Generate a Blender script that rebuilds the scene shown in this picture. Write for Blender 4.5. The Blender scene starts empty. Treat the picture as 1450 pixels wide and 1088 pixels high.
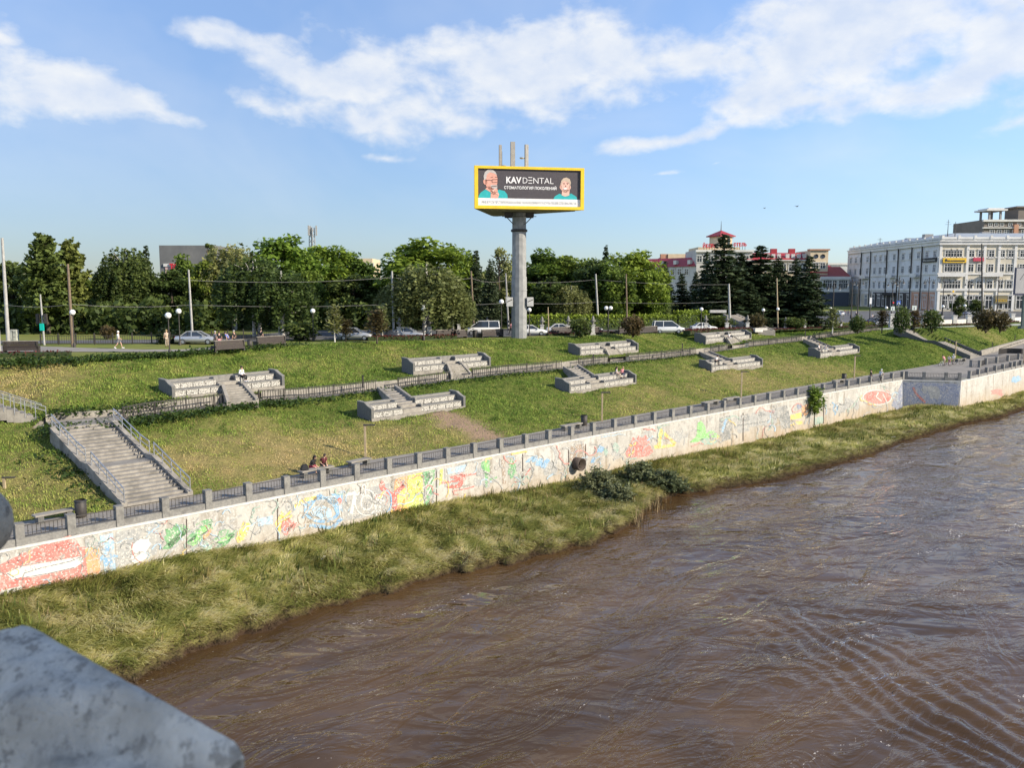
import bpy, bmesh, math, random
import numpy as np
from mathutils import Vector, Matrix
sc = bpy.context.scene
R = math.radians
random.seed(7); rng = np.random.default_rng(7)
# ------------------------------------------------------------------ camera, sky, sun, exposure
FPX = 1200.0; CX = 725.0; CY = 544.0; CAMZ = 18.0
PITCH = math.atan(136.0/FPX); CP = math.cos(PITCH); SP = math.sin(PITCH)
cd = bpy.data.cameras.new('camera'); cam = bpy.data.objects.new('camera', cd)
sc.collection.objects.link(cam); sc.camera = cam
cam.location = (0, 0, CAMZ); cam.rotation_euler = (math.pi/2-PITCH, 0, 0)
cd.sensor_width = 36; cd.lens = 36*FPX/1450; cd.clip_start = .05; cd.clip_end = 6000
cd.dof.use_dof = True; cd.dof.focus_distance = 95; cd.dof.aperture_fstop = 8.0
SUN_EL = R(27); SUN_AZ = R(112)                      # azimuth from +Y towards +X
sund = Vector((math.sin(SUN_AZ)*math.cos(SUN_EL), math.cos(SUN_AZ)*math.cos(SUN_EL), math.sin(SUN_EL)))
sl = bpy.data.lights.new('sun', 'SUN'); sun = bpy.data.objects.new('sun', sl); sc.collection.objects.link(sun)
sl.energy = 5.0; sl.angle = R(.5); sl.color = (1, .9, .76)
sun.rotation_euler = sund.to_track_quat('Z', 'Y').to_euler(); sun.location = (60, -30, 80)
sc.view_settings.view_transform = 'Standard'; sc.view_settings.look = 'None'
sc.view_settings.exposure = .55; sc.view_settings.gamma = 1; sc.view_settings.use_curve_mapping = False
W = bpy.data.worlds.new('World'); sc.world = W; W.use_nodes = True
def px_azel(px, py):
    u = (px-CX)/FPX; v = (CY-py)/FPX
    x, y, z = u, CP+v*SP, -SP+v*CP
    return math.atan2(x, y), math.atan2(z, math.hypot(x, y))
def build_sky():
    nt = W.node_tree; N = nt.nodes; L = nt.links; N.clear()
    out = N.new('ShaderNodeOutputWorld'); bg = N.new('ShaderNodeBackground')
    sky = N.new('ShaderNodeTexSky'); sky.sky_type = 'NISHITA'; sky.sun_disc = False
    sky.sun_elevation = SUN_EL; sky.sun_rotation = -SUN_AZ; sky.altitude = 100; sky.air_density = 1.0
    sky.dust_density = .25; sky.ozone_density = 1.6
    bg.inputs['Strength'].default_value = .112
    def math_(op, a, b=None, clamp=False):
        n = N.new('ShaderNodeMath'); n.operation = op; n.use_clamp = clamp
        for i, q in enumerate((a, b)):
            if q is None: continue
            if isinstance(q, (int, float)): n.inputs[i].default_value = q
            else: L.new(q, n.inputs[i])
        return n.outputs[0]
    tc = N.new('ShaderNodeTexCoord'); sep = N.new('ShaderNodeSeparateXYZ'); L.new(tc.outputs['Generated'], sep.inputs[0])
    x, y, z = sep.outputs
    az = math_('ARCTAN2', x, y); el = math_('ARCSINE', z)
    com = N.new('ShaderNodeCombineXYZ'); L.new(az, com.inputs[0]); L.new(el, com.inputs[1])
    mp = N.new('ShaderNodeMapping'); L.new(com.outputs[0], mp.inputs[0]); mp.inputs['Scale'].default_value = (1, 1.55, 1)
    def noise(scale, detail, rough, vec, dist=0):
        n = N.new('ShaderNodeTexNoise'); n.inputs['Scale'].default_value = scale; n.inputs['Detail'].default_value = detail
        n.inputs['Roughness'].default_value = rough; n.inputs['Distortion'].default_value = dist; L.new(vec, n.inputs['Vector']); return n
    nw = noise(9, 3, .5, mp.outputs[0])
    vm = N.new('ShaderNodeVectorMath'); vm.operation = 'SUBTRACT'; L.new(nw.outputs['Color'], vm.inputs[0]); vm.inputs[1].default_value = (.5, .5, .5)
    vs = N.new('ShaderNodeVectorMath'); vs.operation = 'MULTIPLY'; L.new(vm.outputs[0], vs.inputs[0]); vs.inputs[1].default_value = (.10, .035, 0)
    va = N.new('ShaderNodeVectorMath'); va.operation = 'ADD'; L.new(vs.outputs[0], va.inputs[0]); L.new(com.outputs[0], va.inputs[1])
    # cloud banks: px, py, half-width px, half-height px, tilt deg, weight
    banks = [(100,112,100,36,12,1),(60,138,100,28,0,.8),(205,150,84,14,10,.8),(10,45,34,30,0,.8),(310,50,80,20,8,.95),
      (405,88,95,26,16,.95),(470,112,80,26,10,.8),(525,100,46,26,0,1),(420,150,110,26,0,.75),(520,172,110,34,10,.85),(600,150,70,30,0,.7),(660,75,200,46,0,.9),
      (850,70,130,62,0,.95),(760,120,170,50,0,.9),(660,180,130,24,0,.7),(900,200,80,14,-8,.85),(990,185,90,12,-12,.8),(1060,130,70,46,-15,.85),
      (1000,85,60,26,-10,.8),(1140,60,130,66,0,1.05),(1200,18,110,44,0,1),(1250,52,80,40,0,.9),(1072,10,34,16,0,.8),(1150,140,90,34,0,.9),
      (1320,128,130,24,-12,.95),(1430,45,80,34,-10,.95),(1400,96,120,30,-8,.9),(1440,168,70,9,-8,.75),(545,220,44,9,0,.85),(935,242,46,5,-6,.75),
      (1015,227,28,4,-4,.6),(1300,283,150,6,-4,.4),(1500,-40,200,70,0,.9),(820,-70,300,40,0,.8),(150,-90,260,50,0,.9),
      (-300,110,240,60,0,1),(1850,90,260,70,0,1),(800,-300,600,80,0,.9)]
    f = None
    for (bx, by, rx, ry, tilt, wgt) in banks:
        a, e = px_azel(bx, by); m = N.new('ShaderNodeMapping'); m.vector_type = 'TEXTURE'; L.new(va.outputs[0], m.inputs[0])
        m.inputs['Location'].default_value = (a, e, 0); m.inputs['Rotation'].default_value = (0, 0, -R(tilt))
        m.inputs['Scale'].default_value = (rx/FPX*1.5, ry/FPX*1.5, 1)
        g = N.new('ShaderNodeTexGradient'); g.gradient_type = 'SPHERICAL'; L.new(m.outputs[0], g.inputs[0])
        v = math_('MULTIPLY', g.outputs['Fac'], wgt)
        f = v if f is None else math_('ADD', math_('MAXIMUM', f, v), math_('MULTIPLY', math_('MINIMUM', f, v), .4))
    n1 = noise(19, 8, .57, mp.outputs[0], .15)
    n2 = noise(6, 3, .5, mp.outputs[0], .5)
    d = math_('ADD', f, math_('MULTIPLY', math_('SUBTRACT', n1.outputs['Fac'], .5), 1.4))
    d = math_('ADD', d, math_('MULTIPLY', math_('SUBTRACT', n2.outputs['Fac'], .5), .45))
    mr = N.new('ShaderNodeMapRange'); mr.interpolation_type = 'SMOOTHSTEP'; L.new(d, mr.inputs[0])
    mr.inputs[1].default_value = .27; mr.inputs[2].default_value = .98; mr.inputs[4].default_value = .88
    # thin veil
    veil = noise(3.2, 4, .55, mp.outputs[0], .6)
    vr = N.new('ShaderNodeMapRange'); L.new(veil.outputs['Fac'], vr.inputs[0]); vr.inputs[1].default_value = .42; vr.inputs[2].default_value = .8; vr.inputs[4].default_value = .3
    cov = math_('MAXIMUM', mr.outputs[0], vr.outputs[0])
    # fade near the horizon
    hf = N.new('ShaderNodeMapRange'); L.new(el, hf.inputs[0]); hf.inputs[1].default_value = .03; hf.inputs[2].default_value = .13
    cov = math_('MULTIPLY', cov, hf.outputs[0])
    # cloud light: bright rims, greyer cores
    mp2 = N.new('ShaderNodeMapping'); L.new(mp.outputs[0], mp2.inputs[0]); mp2.inputs['Location'].default_value = (-.012, -.022, 0)
    n3 = noise(19, 5, .55, mp2.outputs[0], .15)
    rel = math_('SUBTRACT', n1.outputs['Fac'], n3.outputs['Fac'])
    sh = math_('ADD', math_('MULTIPLY', rel, 1.9), .66)
    core = math_('MULTIPLY', math_('SUBTRACT', d, .5), .55)
    sh = math_('SUBTRACT', sh, core, True)
    cr = N.new('ShaderNodeValToRGB'); L.new(sh, cr.inputs[0])
    cr.color_ramp.elements[0].color = (4.3, 4.8, 5.7, 1); cr.color_ramp.elements[1].color = (6.1, 6.1, 6.0, 1)
    # nishita, tinted a little more saturated as the air was clear
    hs = N.new('ShaderNodeHueSaturation'); hs.inputs['Saturation'].default_value = .95; hs.inputs['Value'].default_value = 1.0
    L.new(sky.outputs[0], hs.inputs['Color'])
    tr_ = N.new('ShaderNodeValToRGB'); L.new(el, tr_.inputs[0]); e_ = tr_.color_ramp.elements; e_[0].color = (.5, .585, .78, 1); e_[1].position = .35; e_[1].color = (1.13, 1.2, 1.38, 1)
    tm = N.new('ShaderNodeMixRGB'); tm.blend_type = 'MULTIPLY'; tm.inputs[0].default_value = 1; L.new(hs.outputs[0], tm.inputs[1]); L.new(tr_.outputs[0], tm.inputs[2])
    mx = N.new('ShaderNodeMixRGB'); L.new(cov, mx.inputs[0]); L.new(tm.outputs[0], mx.inputs[1]); L.new(cr.outputs[0], mx.inputs[2])
    L.new(mx.outputs[0], bg.inputs['Color']); L.new(bg.outputs[0], out.inputs[0])
build_sky()
W.cycles.sampling_method = 'MANUAL'; W.cycles.sample_map_resolution = 512
# ------------------------------------------------------------------ projection helpers (pixels of the photograph -> points in the place)
def ray(px, py):
    u = (px-CX)/FPX; v = (CY-py)/FPX
    return np.array([u, CP+v*SP, -SP+v*CP])
def at_z(px, py, z):
    d = ray(px, py); k = (z-CAMZ)/d[2]; return np.array([0, 0, CAMZ])+k*d
def at_Y(px, py, Y):
    d = ray(px, py); return np.array([0, 0, CAMZ])+d*(Y/d[1])
ZU = 11.4; ZP = 5.1; ZR = 4.9
def line(pts):
    p = np.array(pts, float)
    def f(x):
        x = np.asarray(x, float); y = np.interp(x, p[:, 0], p[:, 1])
        s0 = (p[1, 1]-p[0, 1])/(p[1, 0]-p[0, 0]); s1 = (p[-1, 1]-p[-2, 1])/(p[-1, 0]-p[-2, 0])
        y = np.where(x < p[0, 0], p[0, 1]+(x-p[0, 0])*s0, y); y = np.where(x > p[-1, 0], p[-1, 1]+(x-p[-1, 0])*s1, y)
        return y
    return f
PILL = [(30,773),(103,759),(171.5,747.5),(236,735),(297,723),(354,711),(407.7,701.6),(458.7,691.6),(506.7,681.5),(552.6,671),(595,663),(635.5,655.3),(673.8,648),(710.8,641),(746.5,634.4),(779.4,628.3),(811.3,622.4),(842,616.5),(872,611.5),(900.6,606.6),(928,601.5),(954,597),(979,592.3),(1003.7,588),(1027,584),(1049,580),(1070,576),(1090.7,571.4),(1111,567.5),(1130.5,563.3),(1149.4,559.7),(1167.5,556.6),(1185,553.3),(1202,550.5),(1218,548),(1234,545.2),(1250,542.4),(1265,540.3),(1278,538)]
_p = np.array(PILL); _c = np.polyfit(_p[:, 0], _p[:, 1], 3)
_rp = [(x, float(np.polyval(_c, x))) for x in (-60, 30, 140, 260, 380, 500, 620, 740, 860, 980, 1100, 1200)]
_xe = np.arange(0, 1279, 20); 
lineR = line([(-60+0*0, float(np.polyval(_c, 0))+60*.19)]+[(float(x), float(np.polyval(_c, x))) for x in _xe]+[(1278, 538), (1361, 540), (1445, 521), (1500, 508)])
lineP = line([(-60,752),(15,741),(110,730),(180,719),(268,703),(360,685),(406,675.5),(487,660),(523,652),(590,641.5),(630,635),(730,618),(796,606),(853,596),(950,579),(1049,562.5),(1118,550),(1195,537.5),(1233,531),(1279,524),(1327,516),(1373,507),(1386,504.6),(1450,486),(1500,472)])
zP = line([(1386, ZP), (1450, 5.6), (1500, 6.0)])
Zu = line([(-60, 12.0), (443, 11.8), (735, 11.45), (861, 11.2), (1100, 10.3), (1280, 9.95), (1500, 9.8)])   # the upper ground falls gently to the right
def upt(px, py): return at_z(px, py, float(Zu(min(max(px, -60), 1500))))
def zPf(x): return np.where(np.asarray(x) < 1386, ZP, zP(np.maximum(x, 1386)))
lineE = line([(-60,513),(0,512),(100,510),(240,503),(300,498),(360,493),(430,487),(560,482),(740,479),(860,474),(950,472),(1000,470),(1100,467),(1200,464),(1255,462),(1280,463),(1320,463),(1380,459),(1450,455),(1500,452)])
lineM = line([(0,612),(70,604),(170,598),(200,591),(303,577.4),(360,570.7),(420,566),(480,560.5),(530,554),(560,551),(600,545),(660,537),(720,530),(760,527),(796,523),(816,520),(860,515.3),(890,512.5),(940,508),(988,502),(1006,500),(1060,491.5),(1137,483),(1150,481),(1200,474),(1243,467.5),(1300,464.5),(1500,460)])
lineW = line([(-60,1060),(60,1010),(150,975),(220,950),(300,916),(420,876),(540,842),(640,813),(740,793),(842,770),(890,746),(905,735),(930,708),(962,700),(1059,689),(1118,675),(1223,647),(1274,627),(1360,601),(1409,593),(1450,578),(1600,535)])
lineB = line([(-60,852),(0,842),(150,812),(265,785),(390,768),(500,745),(560,725),(630,712),(720,698),(800,684),(850,672),(900,657),(1000,640),(1100,620),(1160,605),(1230,590),(1275,580),(1300,574),(1362,578),(1400,570),(1450,555),(1500,540)])
def Rw(px, z=ZR): p = at_z(px, float(lineR(px)), ZR); p[2] = z; return p
def Pw(px): return at_z(px, float(lineP(px)), float(zPf(px)))
def Ew(px): return upt(px, float(lineE(px)))
def slope(px, py):                       # where the line of sight meets the planar slope between its foot and its crest
    p, e = Pw(px), Ew(px); d = ray(px, py); m = -d[2]/d[1]
    g = (e[2]-p[2])/(e[1]-p[1]); Y = ((CAMZ-p[2])+g*p[1])/(m+g)
    return at_Y(px, py, Y)
def Mw(px): return slope(px, float(lineM(px)))
PATHW = 1.7
def M2w(px):
    p, e, m = Pw(px), Ew(px), Mw(px); d = e-p; d[2] = 0; d /= np.linalg.norm(d); dE = np.linalg.norm((e-m)[:2])
    q = m+d*min(PATHW*min(1, max(.02, (px-40)/40)), dE*.6); q[2] += kerb_h(px, e[2]-m[2]); return q
def kerb_h(px, dz): return min(.62, .55*dz)*min(1, max(0, (px-45)/20))
def ground(px, py):                      # the real ground: lower slope, path step, upper slope
    if py >= float(lineM(px)): return slope(px, py)
    p, e = M2w(px), Ew(px); d = ray(px, py); m = -d[2]/d[1]; q = at_z(px, py, p[2])
    if q[1] <= p[1]: return q
    g = (e[2]-p[2])/(e[1]-p[1]); Y = ((CAMZ-p[2])+g*p[1])/(m+g); return at_Y(px, py, Y)
def wallpt(px, py, off=0.0):
    d = ray(px, py); x = px
    for _ in range(4): v = (CY-float(lineR(x)))/FPX; x = CX+FPX*(d[0]/d[1])*(CP+v*SP)
    r = Rw(x); q = at_Y(px, py, r[1]); n = wall_out(x); return q+np.array([n[0], n[1], 0])*off
def wall_out(px):                        # horizontal normal of the wall pointing to the river
    a, b = Rw(px-2), Rw(px+2)
    if 1278 <= px <= 1361: a, b = Rw(1280), Rw(1359)
    elif px < 1278: a, b = Rw(px-2), Rw(min(px+2, 1278))
    else: a, b = Rw(max(px-2, 1361)), Rw(px+2)
    t = (b-a)[:2]; t /= np.linalg.norm(t); return np.array([t[1], -t[0]])
# ------------------------------------------------------------------ noise in numpy
def _hash(ix, iy, s):
    h = (ix.astype(np.int64)*374761393+iy.astype(np.int64)*668265263+s*974634543) & 0x7fffffff
    h = ((h ^ (h >> 13))*1274126177) & 0x7fffffff
    return ((h ^ (h >> 16)) & 0xffff)/65535.0
def vnoise(x, y, s=0):
    x = np.asarray(x, float); y = np.asarray(y, float); ix, iy = np.floor(x), np.floor(y); fx, fy = x-ix, y-iy
    fx = fx*fx*(3-2*fx); fy = fy*fy*(3-2*fy)
    a, b, c, d = _hash(ix, iy, s), _hash(ix+1, iy, s), _hash(ix, iy+1, s), _hash(ix+1, iy+1, s)
    return (a*(1-fx)+b*fx)*(1-fy)+(c*(1-fx)+d*fx)*fy
def fbm(x, y, s=0, o=4):
    r = 0; a = .5; t = 0
    for i in range(o): r = r+a*vnoise(x*2**i+17.3*i, y*2**i-9.1*i, s+i); t += a; a *= .5
    return r/t
def inpoly(x, y, poly):
    r = np.zeros(np.shape(x), bool); n = len(poly)
    for i in range(n):
        x0, y0 = poly[i][:2]; x1, y1 = poly[(i+1) % n][:2]
        if y0 == y1: continue
        r ^= ((y0 > y) != (y1 > y)) & (x < (x1-x0)*(y-y0)/(y1-y0)+x0)
    return r
# ------------------------------------------------------------------ mesh and object helpers
COL = sc.collection
class MB:
    def __init__(s): s.v = []; s.f = []; s.sm = []
    def add(s, vs, fs, smooth=False):
        b = len(s.v); s.v += [tuple(map(float, q)) for q in vs]; s.f += [tuple(b+i for i in f) for f in fs]; s.sm += [smooth]*len(fs); return s
    def box(s, c, d, rz=0, top=1.0, rx=0, ry=0):
        x, y, z = d[0]/2, d[1]/2, d[2]/2
        vs = [Vector((sx*x*(top if sz > 0 else 1), sy*y*(top if sz > 0 else 1), sz*z)) for sz in (-1, 1) for sx, sy in ((-1, -1), (1, -1), (1, 1), (-1, 1))]
        m = Matrix.Translation(c) @ Matrix.Rotation(rz, 4, 'Z') @ Matrix.Rotation(ry, 4, 'Y') @ Matrix.Rotation(rx, 4, 'X')
        return s.add([m @ v for v in vs], [(3, 2, 1, 0), (4, 5, 6, 7), (0, 1, 5, 4), (1, 2, 6, 5), (2, 3, 7, 6), (3, 0, 4, 7)])
    def beam(s, a, b, w, h, up=(0, 0, 1)):
        a, b = Vector(a), Vector(b); t = (b-a).normalized(); u = Vector(up); sd = t.cross(u)
        if sd.length < 1e-4: sd = t.cross(Vector((1, 0, 0)))
        sd.normalize(); u = sd.cross(t); sd *= w/2; u = u*h/2
        vs = [p+i*sd+j*u for p in (a, b) for i, j in ((-1, -1), (1, -1), (1, 1), (-1, 1))]
        return s.add(vs, [(3, 2, 1, 0), (4, 5, 6, 7), (0, 1, 5, 4), (1, 2, 6, 5), (2, 3, 7, 6), (3, 0, 4, 7)])
    def tube(s, pts, rad, n=8, cap=True):
        pts = [Vector(p) for p in pts]; k = len(pts)
        if isinstance(rad, (int, float)): rad = [rad]*k
        vs = []; ref = None
        for i, p in enumerate(pts):
            t = (pts[min(i+1, k-1)]-pts[max(i-1, 0)]).normalized()
            if ref is None: ref = Vector((1, 0, 0)) if abs(t.x) < .9 else Vector((0, 1, 0))
            a = t.cross(ref).normalized(); b = t.cross(a); ref = b.cross(t) if False else ref
            vs += [p+rad[i]*(math.cos(2*math.pi*j/n)*a+math.sin(2*math.pi*j/n)*b) for j in range(n)]
        fs = [(i*n+j, i*n+(j+1) % n, (i+1)*n+(j+1) % n, (i+1)*n+j) for i in range(k-1) for j in range(n)]
        s.add(vs, fs, True)
        if cap: s.add([vs[j] for j in range(n)], [tuple(range(n))]); s.add([vs[(k-1)*n+j] for j in range(n)], [tuple(range(n-1, -1, -1))])
        return s
    def lathe(s, prof, c=(0, 0, 0), n=14, smooth=True):
        c = Vector(c); vs = [c+Vector((r*math.cos(2*math.pi*j/n), r*math.sin(2*math.pi*j/n), z)) for r, z in prof for j in range(n)]
        fs = [(i*n+j, i*n+(j+1) % n, (i+1)*n+(j+1) % n, (i+1)*n+j) for i in range(len(prof)-1) for j in range(n)]
        return s.add(vs, fs, smooth)
    def ball(s, c, r, n=14, sq=1.0):
        return s.lathe([(max(r*math.sin(math.pi*i/(n//2)), 1e-4), -r*sq*math.cos(math.pi*i/(n//2))) for i in range(n//2+1)], c, n)
    def prism(s, poly, z0, z1):
        n = len(poly); vs = [(p[0], p[1], z0) for p in poly]+[(p[0], p[1], z1) for p in poly]
        return s.add(vs, [tuple(range(n-1, -1, -1)), tuple(range(n, 2*n))]+[(i, (i+1) % n, n+(i+1) % n, n+i) for i in range(n)])
    def loft(s, rings, smooth=True, cap=True):
        n = len(rings[0]); k = len(rings); vs = [q for r in rings for q in r]
        s.add(vs, [(i*n+j, i*n+(j+1) % n, (i+1)*n+(j+1) % n, (i+1)*n+j) for i in range(k-1) for j in range(n)], smooth)
        if cap: s.add(rings[0], [tuple(range(n-1, -1, -1))]); s.add(rings[-1], [tuple(range(n))])
        return s
    def shift(s, d):
        s.v = [(a-d[0], b-d[1], c-d[2]) for a, b, c in s.v]; return s
    def mesh(s, name, m):
        me = bpy.data.meshes.new(name); me.from_pydata(s.v, [], s.f); me.validate()
        if len(me.polygons) == len(s.sm): me.polygons.foreach_set('use_smooth', s.sm)
        if m: me.materials.append(m)
        return me
def link(name, me, parent=None):
    o = bpy.data.objects.new(name, me); COL.objects.link(o)
    if parent: o.parent = parent
    return o
def obj(name, mb, m, parent=None, label=None, bevel=0):
    if isinstance(mb, MB):
        me = mb.mesh(name, m)
    else: me = mb
    o = link(name, me, parent)
    if label: o['label'] = label
    if bevel:
        bm = bmesh.new(); bm.from_mesh(me); bmesh.ops.remove_doubles(bm, verts=bm.verts, dist=1e-5)
        bmesh.ops.bevel(bm, geom=[e for e in bm.edges if e.calc_face_angle(0) > .5], offset=bevel, segments=2, affect='EDGES'); bm.to_mesh(me); bm.free()
    return o
def tag(o, label=None, cat=None, group=None, kind=None):
    if label: o['label'] = label
    if cat: o['category'] = cat
    if group: o['group'] = group
    if kind: o['kind'] = kind
    return o
def thing(name, label, cat, loc=(0, 0, 0), rz=0, group=None):
    o = bpy.data.objects.new(name, None); COL.objects.link(o); o.location = loc; o.rotation_euler = (0, 0, rz); o.empty_display_size = .2
    return tag(o, label, cat, group)
def struct(name, mb, m): return tag(obj(name, mb, m), kind='structure')
def dup(root, loc, rz=0, label=None, scale=None, group=None):
    def cp(o, par):
        c = o.copy(); COL.objects.link(c); c.parent = par
        for ch in o.children: cp(ch, c)
        return c
    c = cp(root, None); c.location = loc; c.rotation_euler = (0, 0, rz)
    if scale is not None: c.scale = scale
    return tag(c, label, None, group)
def npmesh(name, V, F, m, tint=None):
    me = bpy.data.meshes.new(name); V = np.ascontiguousarray(V, np.float32); F = np.ascontiguousarray(F, np.int32); k = F.shape[1]
    me.vertices.add(len(V)); me.vertices.foreach_set('co', V.ravel()); me.loops.add(F.size); me.loops.foreach_set('vertex_index', F.ravel())
    me.polygons.add(len(F)); me.polygons.foreach_set('loop_start', np.arange(0, F.size, k, dtype=np.int32)); me.update(calc_edges=True)
    if tint is not None:
        a = me.color_attributes.new('tint', 'FLOAT_COLOR', 'POINT'); t = np.asarray(tint, np.float32)
        if t.ndim == 1: t = np.stack([t, t, t, np.ones_like(t)], 1)
        a.data.foreach_set('color', np.ascontiguousarray(t, np.float32).ravel())
    if m: me.materials.append(m)
    return me
# ------------------------------------------------------------------ materials
def newmat(name):
    m = bpy.data.materials.new(name); m.use_nodes = True; nt = m.node_tree; b = nt.nodes['Principled BSDF']; return m, nt, b
def nd(nt, t, **kw):
    n = nt.nodes.new(t)
    for k, v in kw.items():
        if k in n.inputs: n.inputs[k].default_value = v
        else: setattr(n, k, v)
    return n
def c4(c): return (c[0], c[1], c[2], 1)
def mix(nt, fac, a, b):
    n = nt.nodes.new('ShaderNodeMixRGB')
    for i, q in enumerate((fac, a, b)):
        if hasattr(q, 'is_linked') or hasattr(q, 'links'): nt.links.new(q, n.inputs[i])
        elif isinstance(q, (int, float)): n.inputs[i].default_value = q
        else: n.inputs[i].default_value = c4(q)
    return n.outputs[0]
def noisefac(nt, scale, detail=4, lo=.35, hi=.65, coord='Object', stretch=None, rough=.55, dist=0):
    tc = nt.nodes.new('ShaderNodeTexCoord'); v = tc.outputs[coord]
    if stretch:
        mp = nd(nt, 'ShaderNodeMapping'); mp.inputs['Scale'].default_value = stretch; nt.links.new(v, mp.inputs[0]); v = mp.outputs[0]
    n = nd(nt, 'ShaderNodeTexNoise', Scale=scale, Detail=detail, Roughness=rough, Distortion=dist); nt.links.new(v, n.inputs['Vector'])
    mr = nd(nt, 'ShaderNodeMapRange'); nt.links.new(n.outputs['Fac'], mr.inputs[0]); mr.inputs[1].default_value = lo; mr.inputs[2].default_value = hi
    return mr.outputs[0], n.outputs['Fac']
def pm(name, c1, c2=None, scale=4, rough=.8, bump=0, metal=0, detail=5, bscale=None, c3=None, s3=.6, stretch=None, spec=.4):
    m, nt, b = newmat(name); b.inputs['Roughness'].default_value = rough; b.inputs['Metallic'].default_value = metal; b.inputs['Specular IOR Level'].default_value = spec
    if c2 is None: c2 = tuple(q*.8 for q in c1)
    f, raw = noisefac(nt, scale, detail, stretch=stretch); col = mix(nt, f, c1, c2)
    if c3 is not None:
        f3, _ = noisefac(nt, s3, 5, .5, .72); col = mix(nt, f3, col, c3)
    nt.links.new(col, b.inputs['Base Color'])
    if bump:
        _, r2 = noisefac(nt, bscale or scale*4, 5); bp = nd(nt, 'ShaderNodeBump', Strength=1.0, Distance=bump); nt.links.new(r2, bp.inputs['Height']); nt.links.new(bp.outputs[0], b.inputs['Normal'])
    return m
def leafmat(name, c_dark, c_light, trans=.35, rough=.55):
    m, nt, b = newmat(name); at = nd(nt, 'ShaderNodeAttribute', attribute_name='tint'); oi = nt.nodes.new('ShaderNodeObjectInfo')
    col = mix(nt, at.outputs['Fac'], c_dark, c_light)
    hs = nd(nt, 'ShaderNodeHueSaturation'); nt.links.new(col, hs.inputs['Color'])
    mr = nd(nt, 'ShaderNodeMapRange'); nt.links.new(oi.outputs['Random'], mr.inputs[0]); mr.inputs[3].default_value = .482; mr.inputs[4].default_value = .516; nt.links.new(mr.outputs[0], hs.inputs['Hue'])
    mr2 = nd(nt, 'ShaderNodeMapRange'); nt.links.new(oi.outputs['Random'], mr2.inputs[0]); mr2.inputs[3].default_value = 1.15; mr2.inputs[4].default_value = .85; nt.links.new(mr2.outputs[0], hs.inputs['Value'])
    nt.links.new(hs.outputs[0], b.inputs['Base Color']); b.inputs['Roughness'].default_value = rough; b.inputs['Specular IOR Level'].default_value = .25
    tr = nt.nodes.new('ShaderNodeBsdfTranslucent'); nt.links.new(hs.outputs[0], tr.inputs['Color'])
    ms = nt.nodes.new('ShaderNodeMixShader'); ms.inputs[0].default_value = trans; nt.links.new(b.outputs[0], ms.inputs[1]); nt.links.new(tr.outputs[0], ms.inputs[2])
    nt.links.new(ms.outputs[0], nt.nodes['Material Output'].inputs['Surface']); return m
def tintmat(name, cols, rough=.9, trans=0):      # colour from the red channel of 'tint' through a ramp
    m, nt, b = newmat(name); at = nd(nt, 'ShaderNodeAttribute', attribute_name='tint'); cr = nt.nodes.new('ShaderNodeValToRGB'); nt.links.new(at.outputs['Fac'], cr.inputs[0])
    el = cr.color_ramp.elements; el[0].position = cols[0][0]; el[0].color = c4(cols[0][1]); el[1].position = cols[-1][0]; el[1].color = c4(cols[-1][1])
    for p, c in cols[1:-1]: e = el.new(p); e.color = c4(c)
    nt.links.new(cr.outputs[0], b.inputs['Base Color']); b.inputs['Roughness'].default_value = rough; b.inputs['Specular IOR Level'].default_value = .15
    if trans:
        tr = nt.nodes.new('ShaderNodeBsdfTranslucent'); nt.links.new(cr.outputs[0], tr.inputs['Color'])
        ms = nt.nodes.new('ShaderNodeMixShader'); ms.inputs[0].default_value = trans; nt.links.new(b.outputs[0], ms.inputs[1]); nt.links.new(tr.outputs[0], ms.inputs[2])
        nt.links.new(ms.outputs[0], nt.nodes['Material Output'].inputs['Surface'])
    return m
M = {}
M['granite'] = pm('granite', (.235,.225,.2), (.17,.165,.15), 9, .8, .004, c3=(.12,.115,.105), s3=2)
M['granite_dark'] = pm('granite_dark', (.15,.145,.135), (.1,.1,.09), 7, .8, .004)  # also stands in for shade on the terrace cheeks
M['concrete'] = pm('concrete', (.31,.285,.24), (.22,.2,.17), 2.5, .9, .004, c3=(.14,.13,.11), s3=.9)
M['pave'] = pm('pave', (.27,.245,.21), (.2,.185,.16), 1.4, .9, .003, c3=(.3,.27,.23), s3=.35)
M['asphalt'] = pm('asphalt', (.11,.11,.11), (.075,.075,.075), .8, .9, .003, c3=(.15,.145,.14), s3=.12)
M['iron'] = pm('iron', (.035,.033,.03), (.06,.05,.04), 6, .6, spec=.4)
M['steel'] = pm('steel', (.5,.5,.5), (.42,.42,.42), 6, .38, metal=.7)
M['pole_grey'] = pm('pole_grey', (.32,.31,.29), (.25,.24,.22), 3, .75)
M['pole_white'] = pm('pole_white', (.4,.39,.36), (.3,.29,.265), 3, .7)
M['pole_brown'] = pm('pole_brown', (.2,.15,.1), (.14,.1,.07), 4, .85)
M['pole_tan'] = pm('pole_tan', (.42,.33,.2), (.33,.25,.15), 4, .7)
M['white'] = pm('white', (.6,.58,.53), (.5,.48,.43), 3, .7, c3=(.5,.48,.43), s3=1.5)
M['opal'] = pm('opal', (.85,.84,.8), (.78,.77,.73), 3, .25)
M['bench'] = pm('bench', (.04,.027,.02), (.025,.018,.014), 3, .65, stretch=(1, 1, 9))
M['bench_rail'] = pm('bench_rail', (.3,.27,.22), (.2,.18,.15), 3, .7)
M['black'] = pm('black', (.02,.02,.02), (.03,.03,.03), 5, .6)
M['rubber'] = pm('rubber', (.025,.025,.025), (.035,.035,.035), 9, .8)
M['glass'] = pm('glass', (.02,.025,.03), (.035,.04,.05), 1.5, .08, spec=.8)
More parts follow.
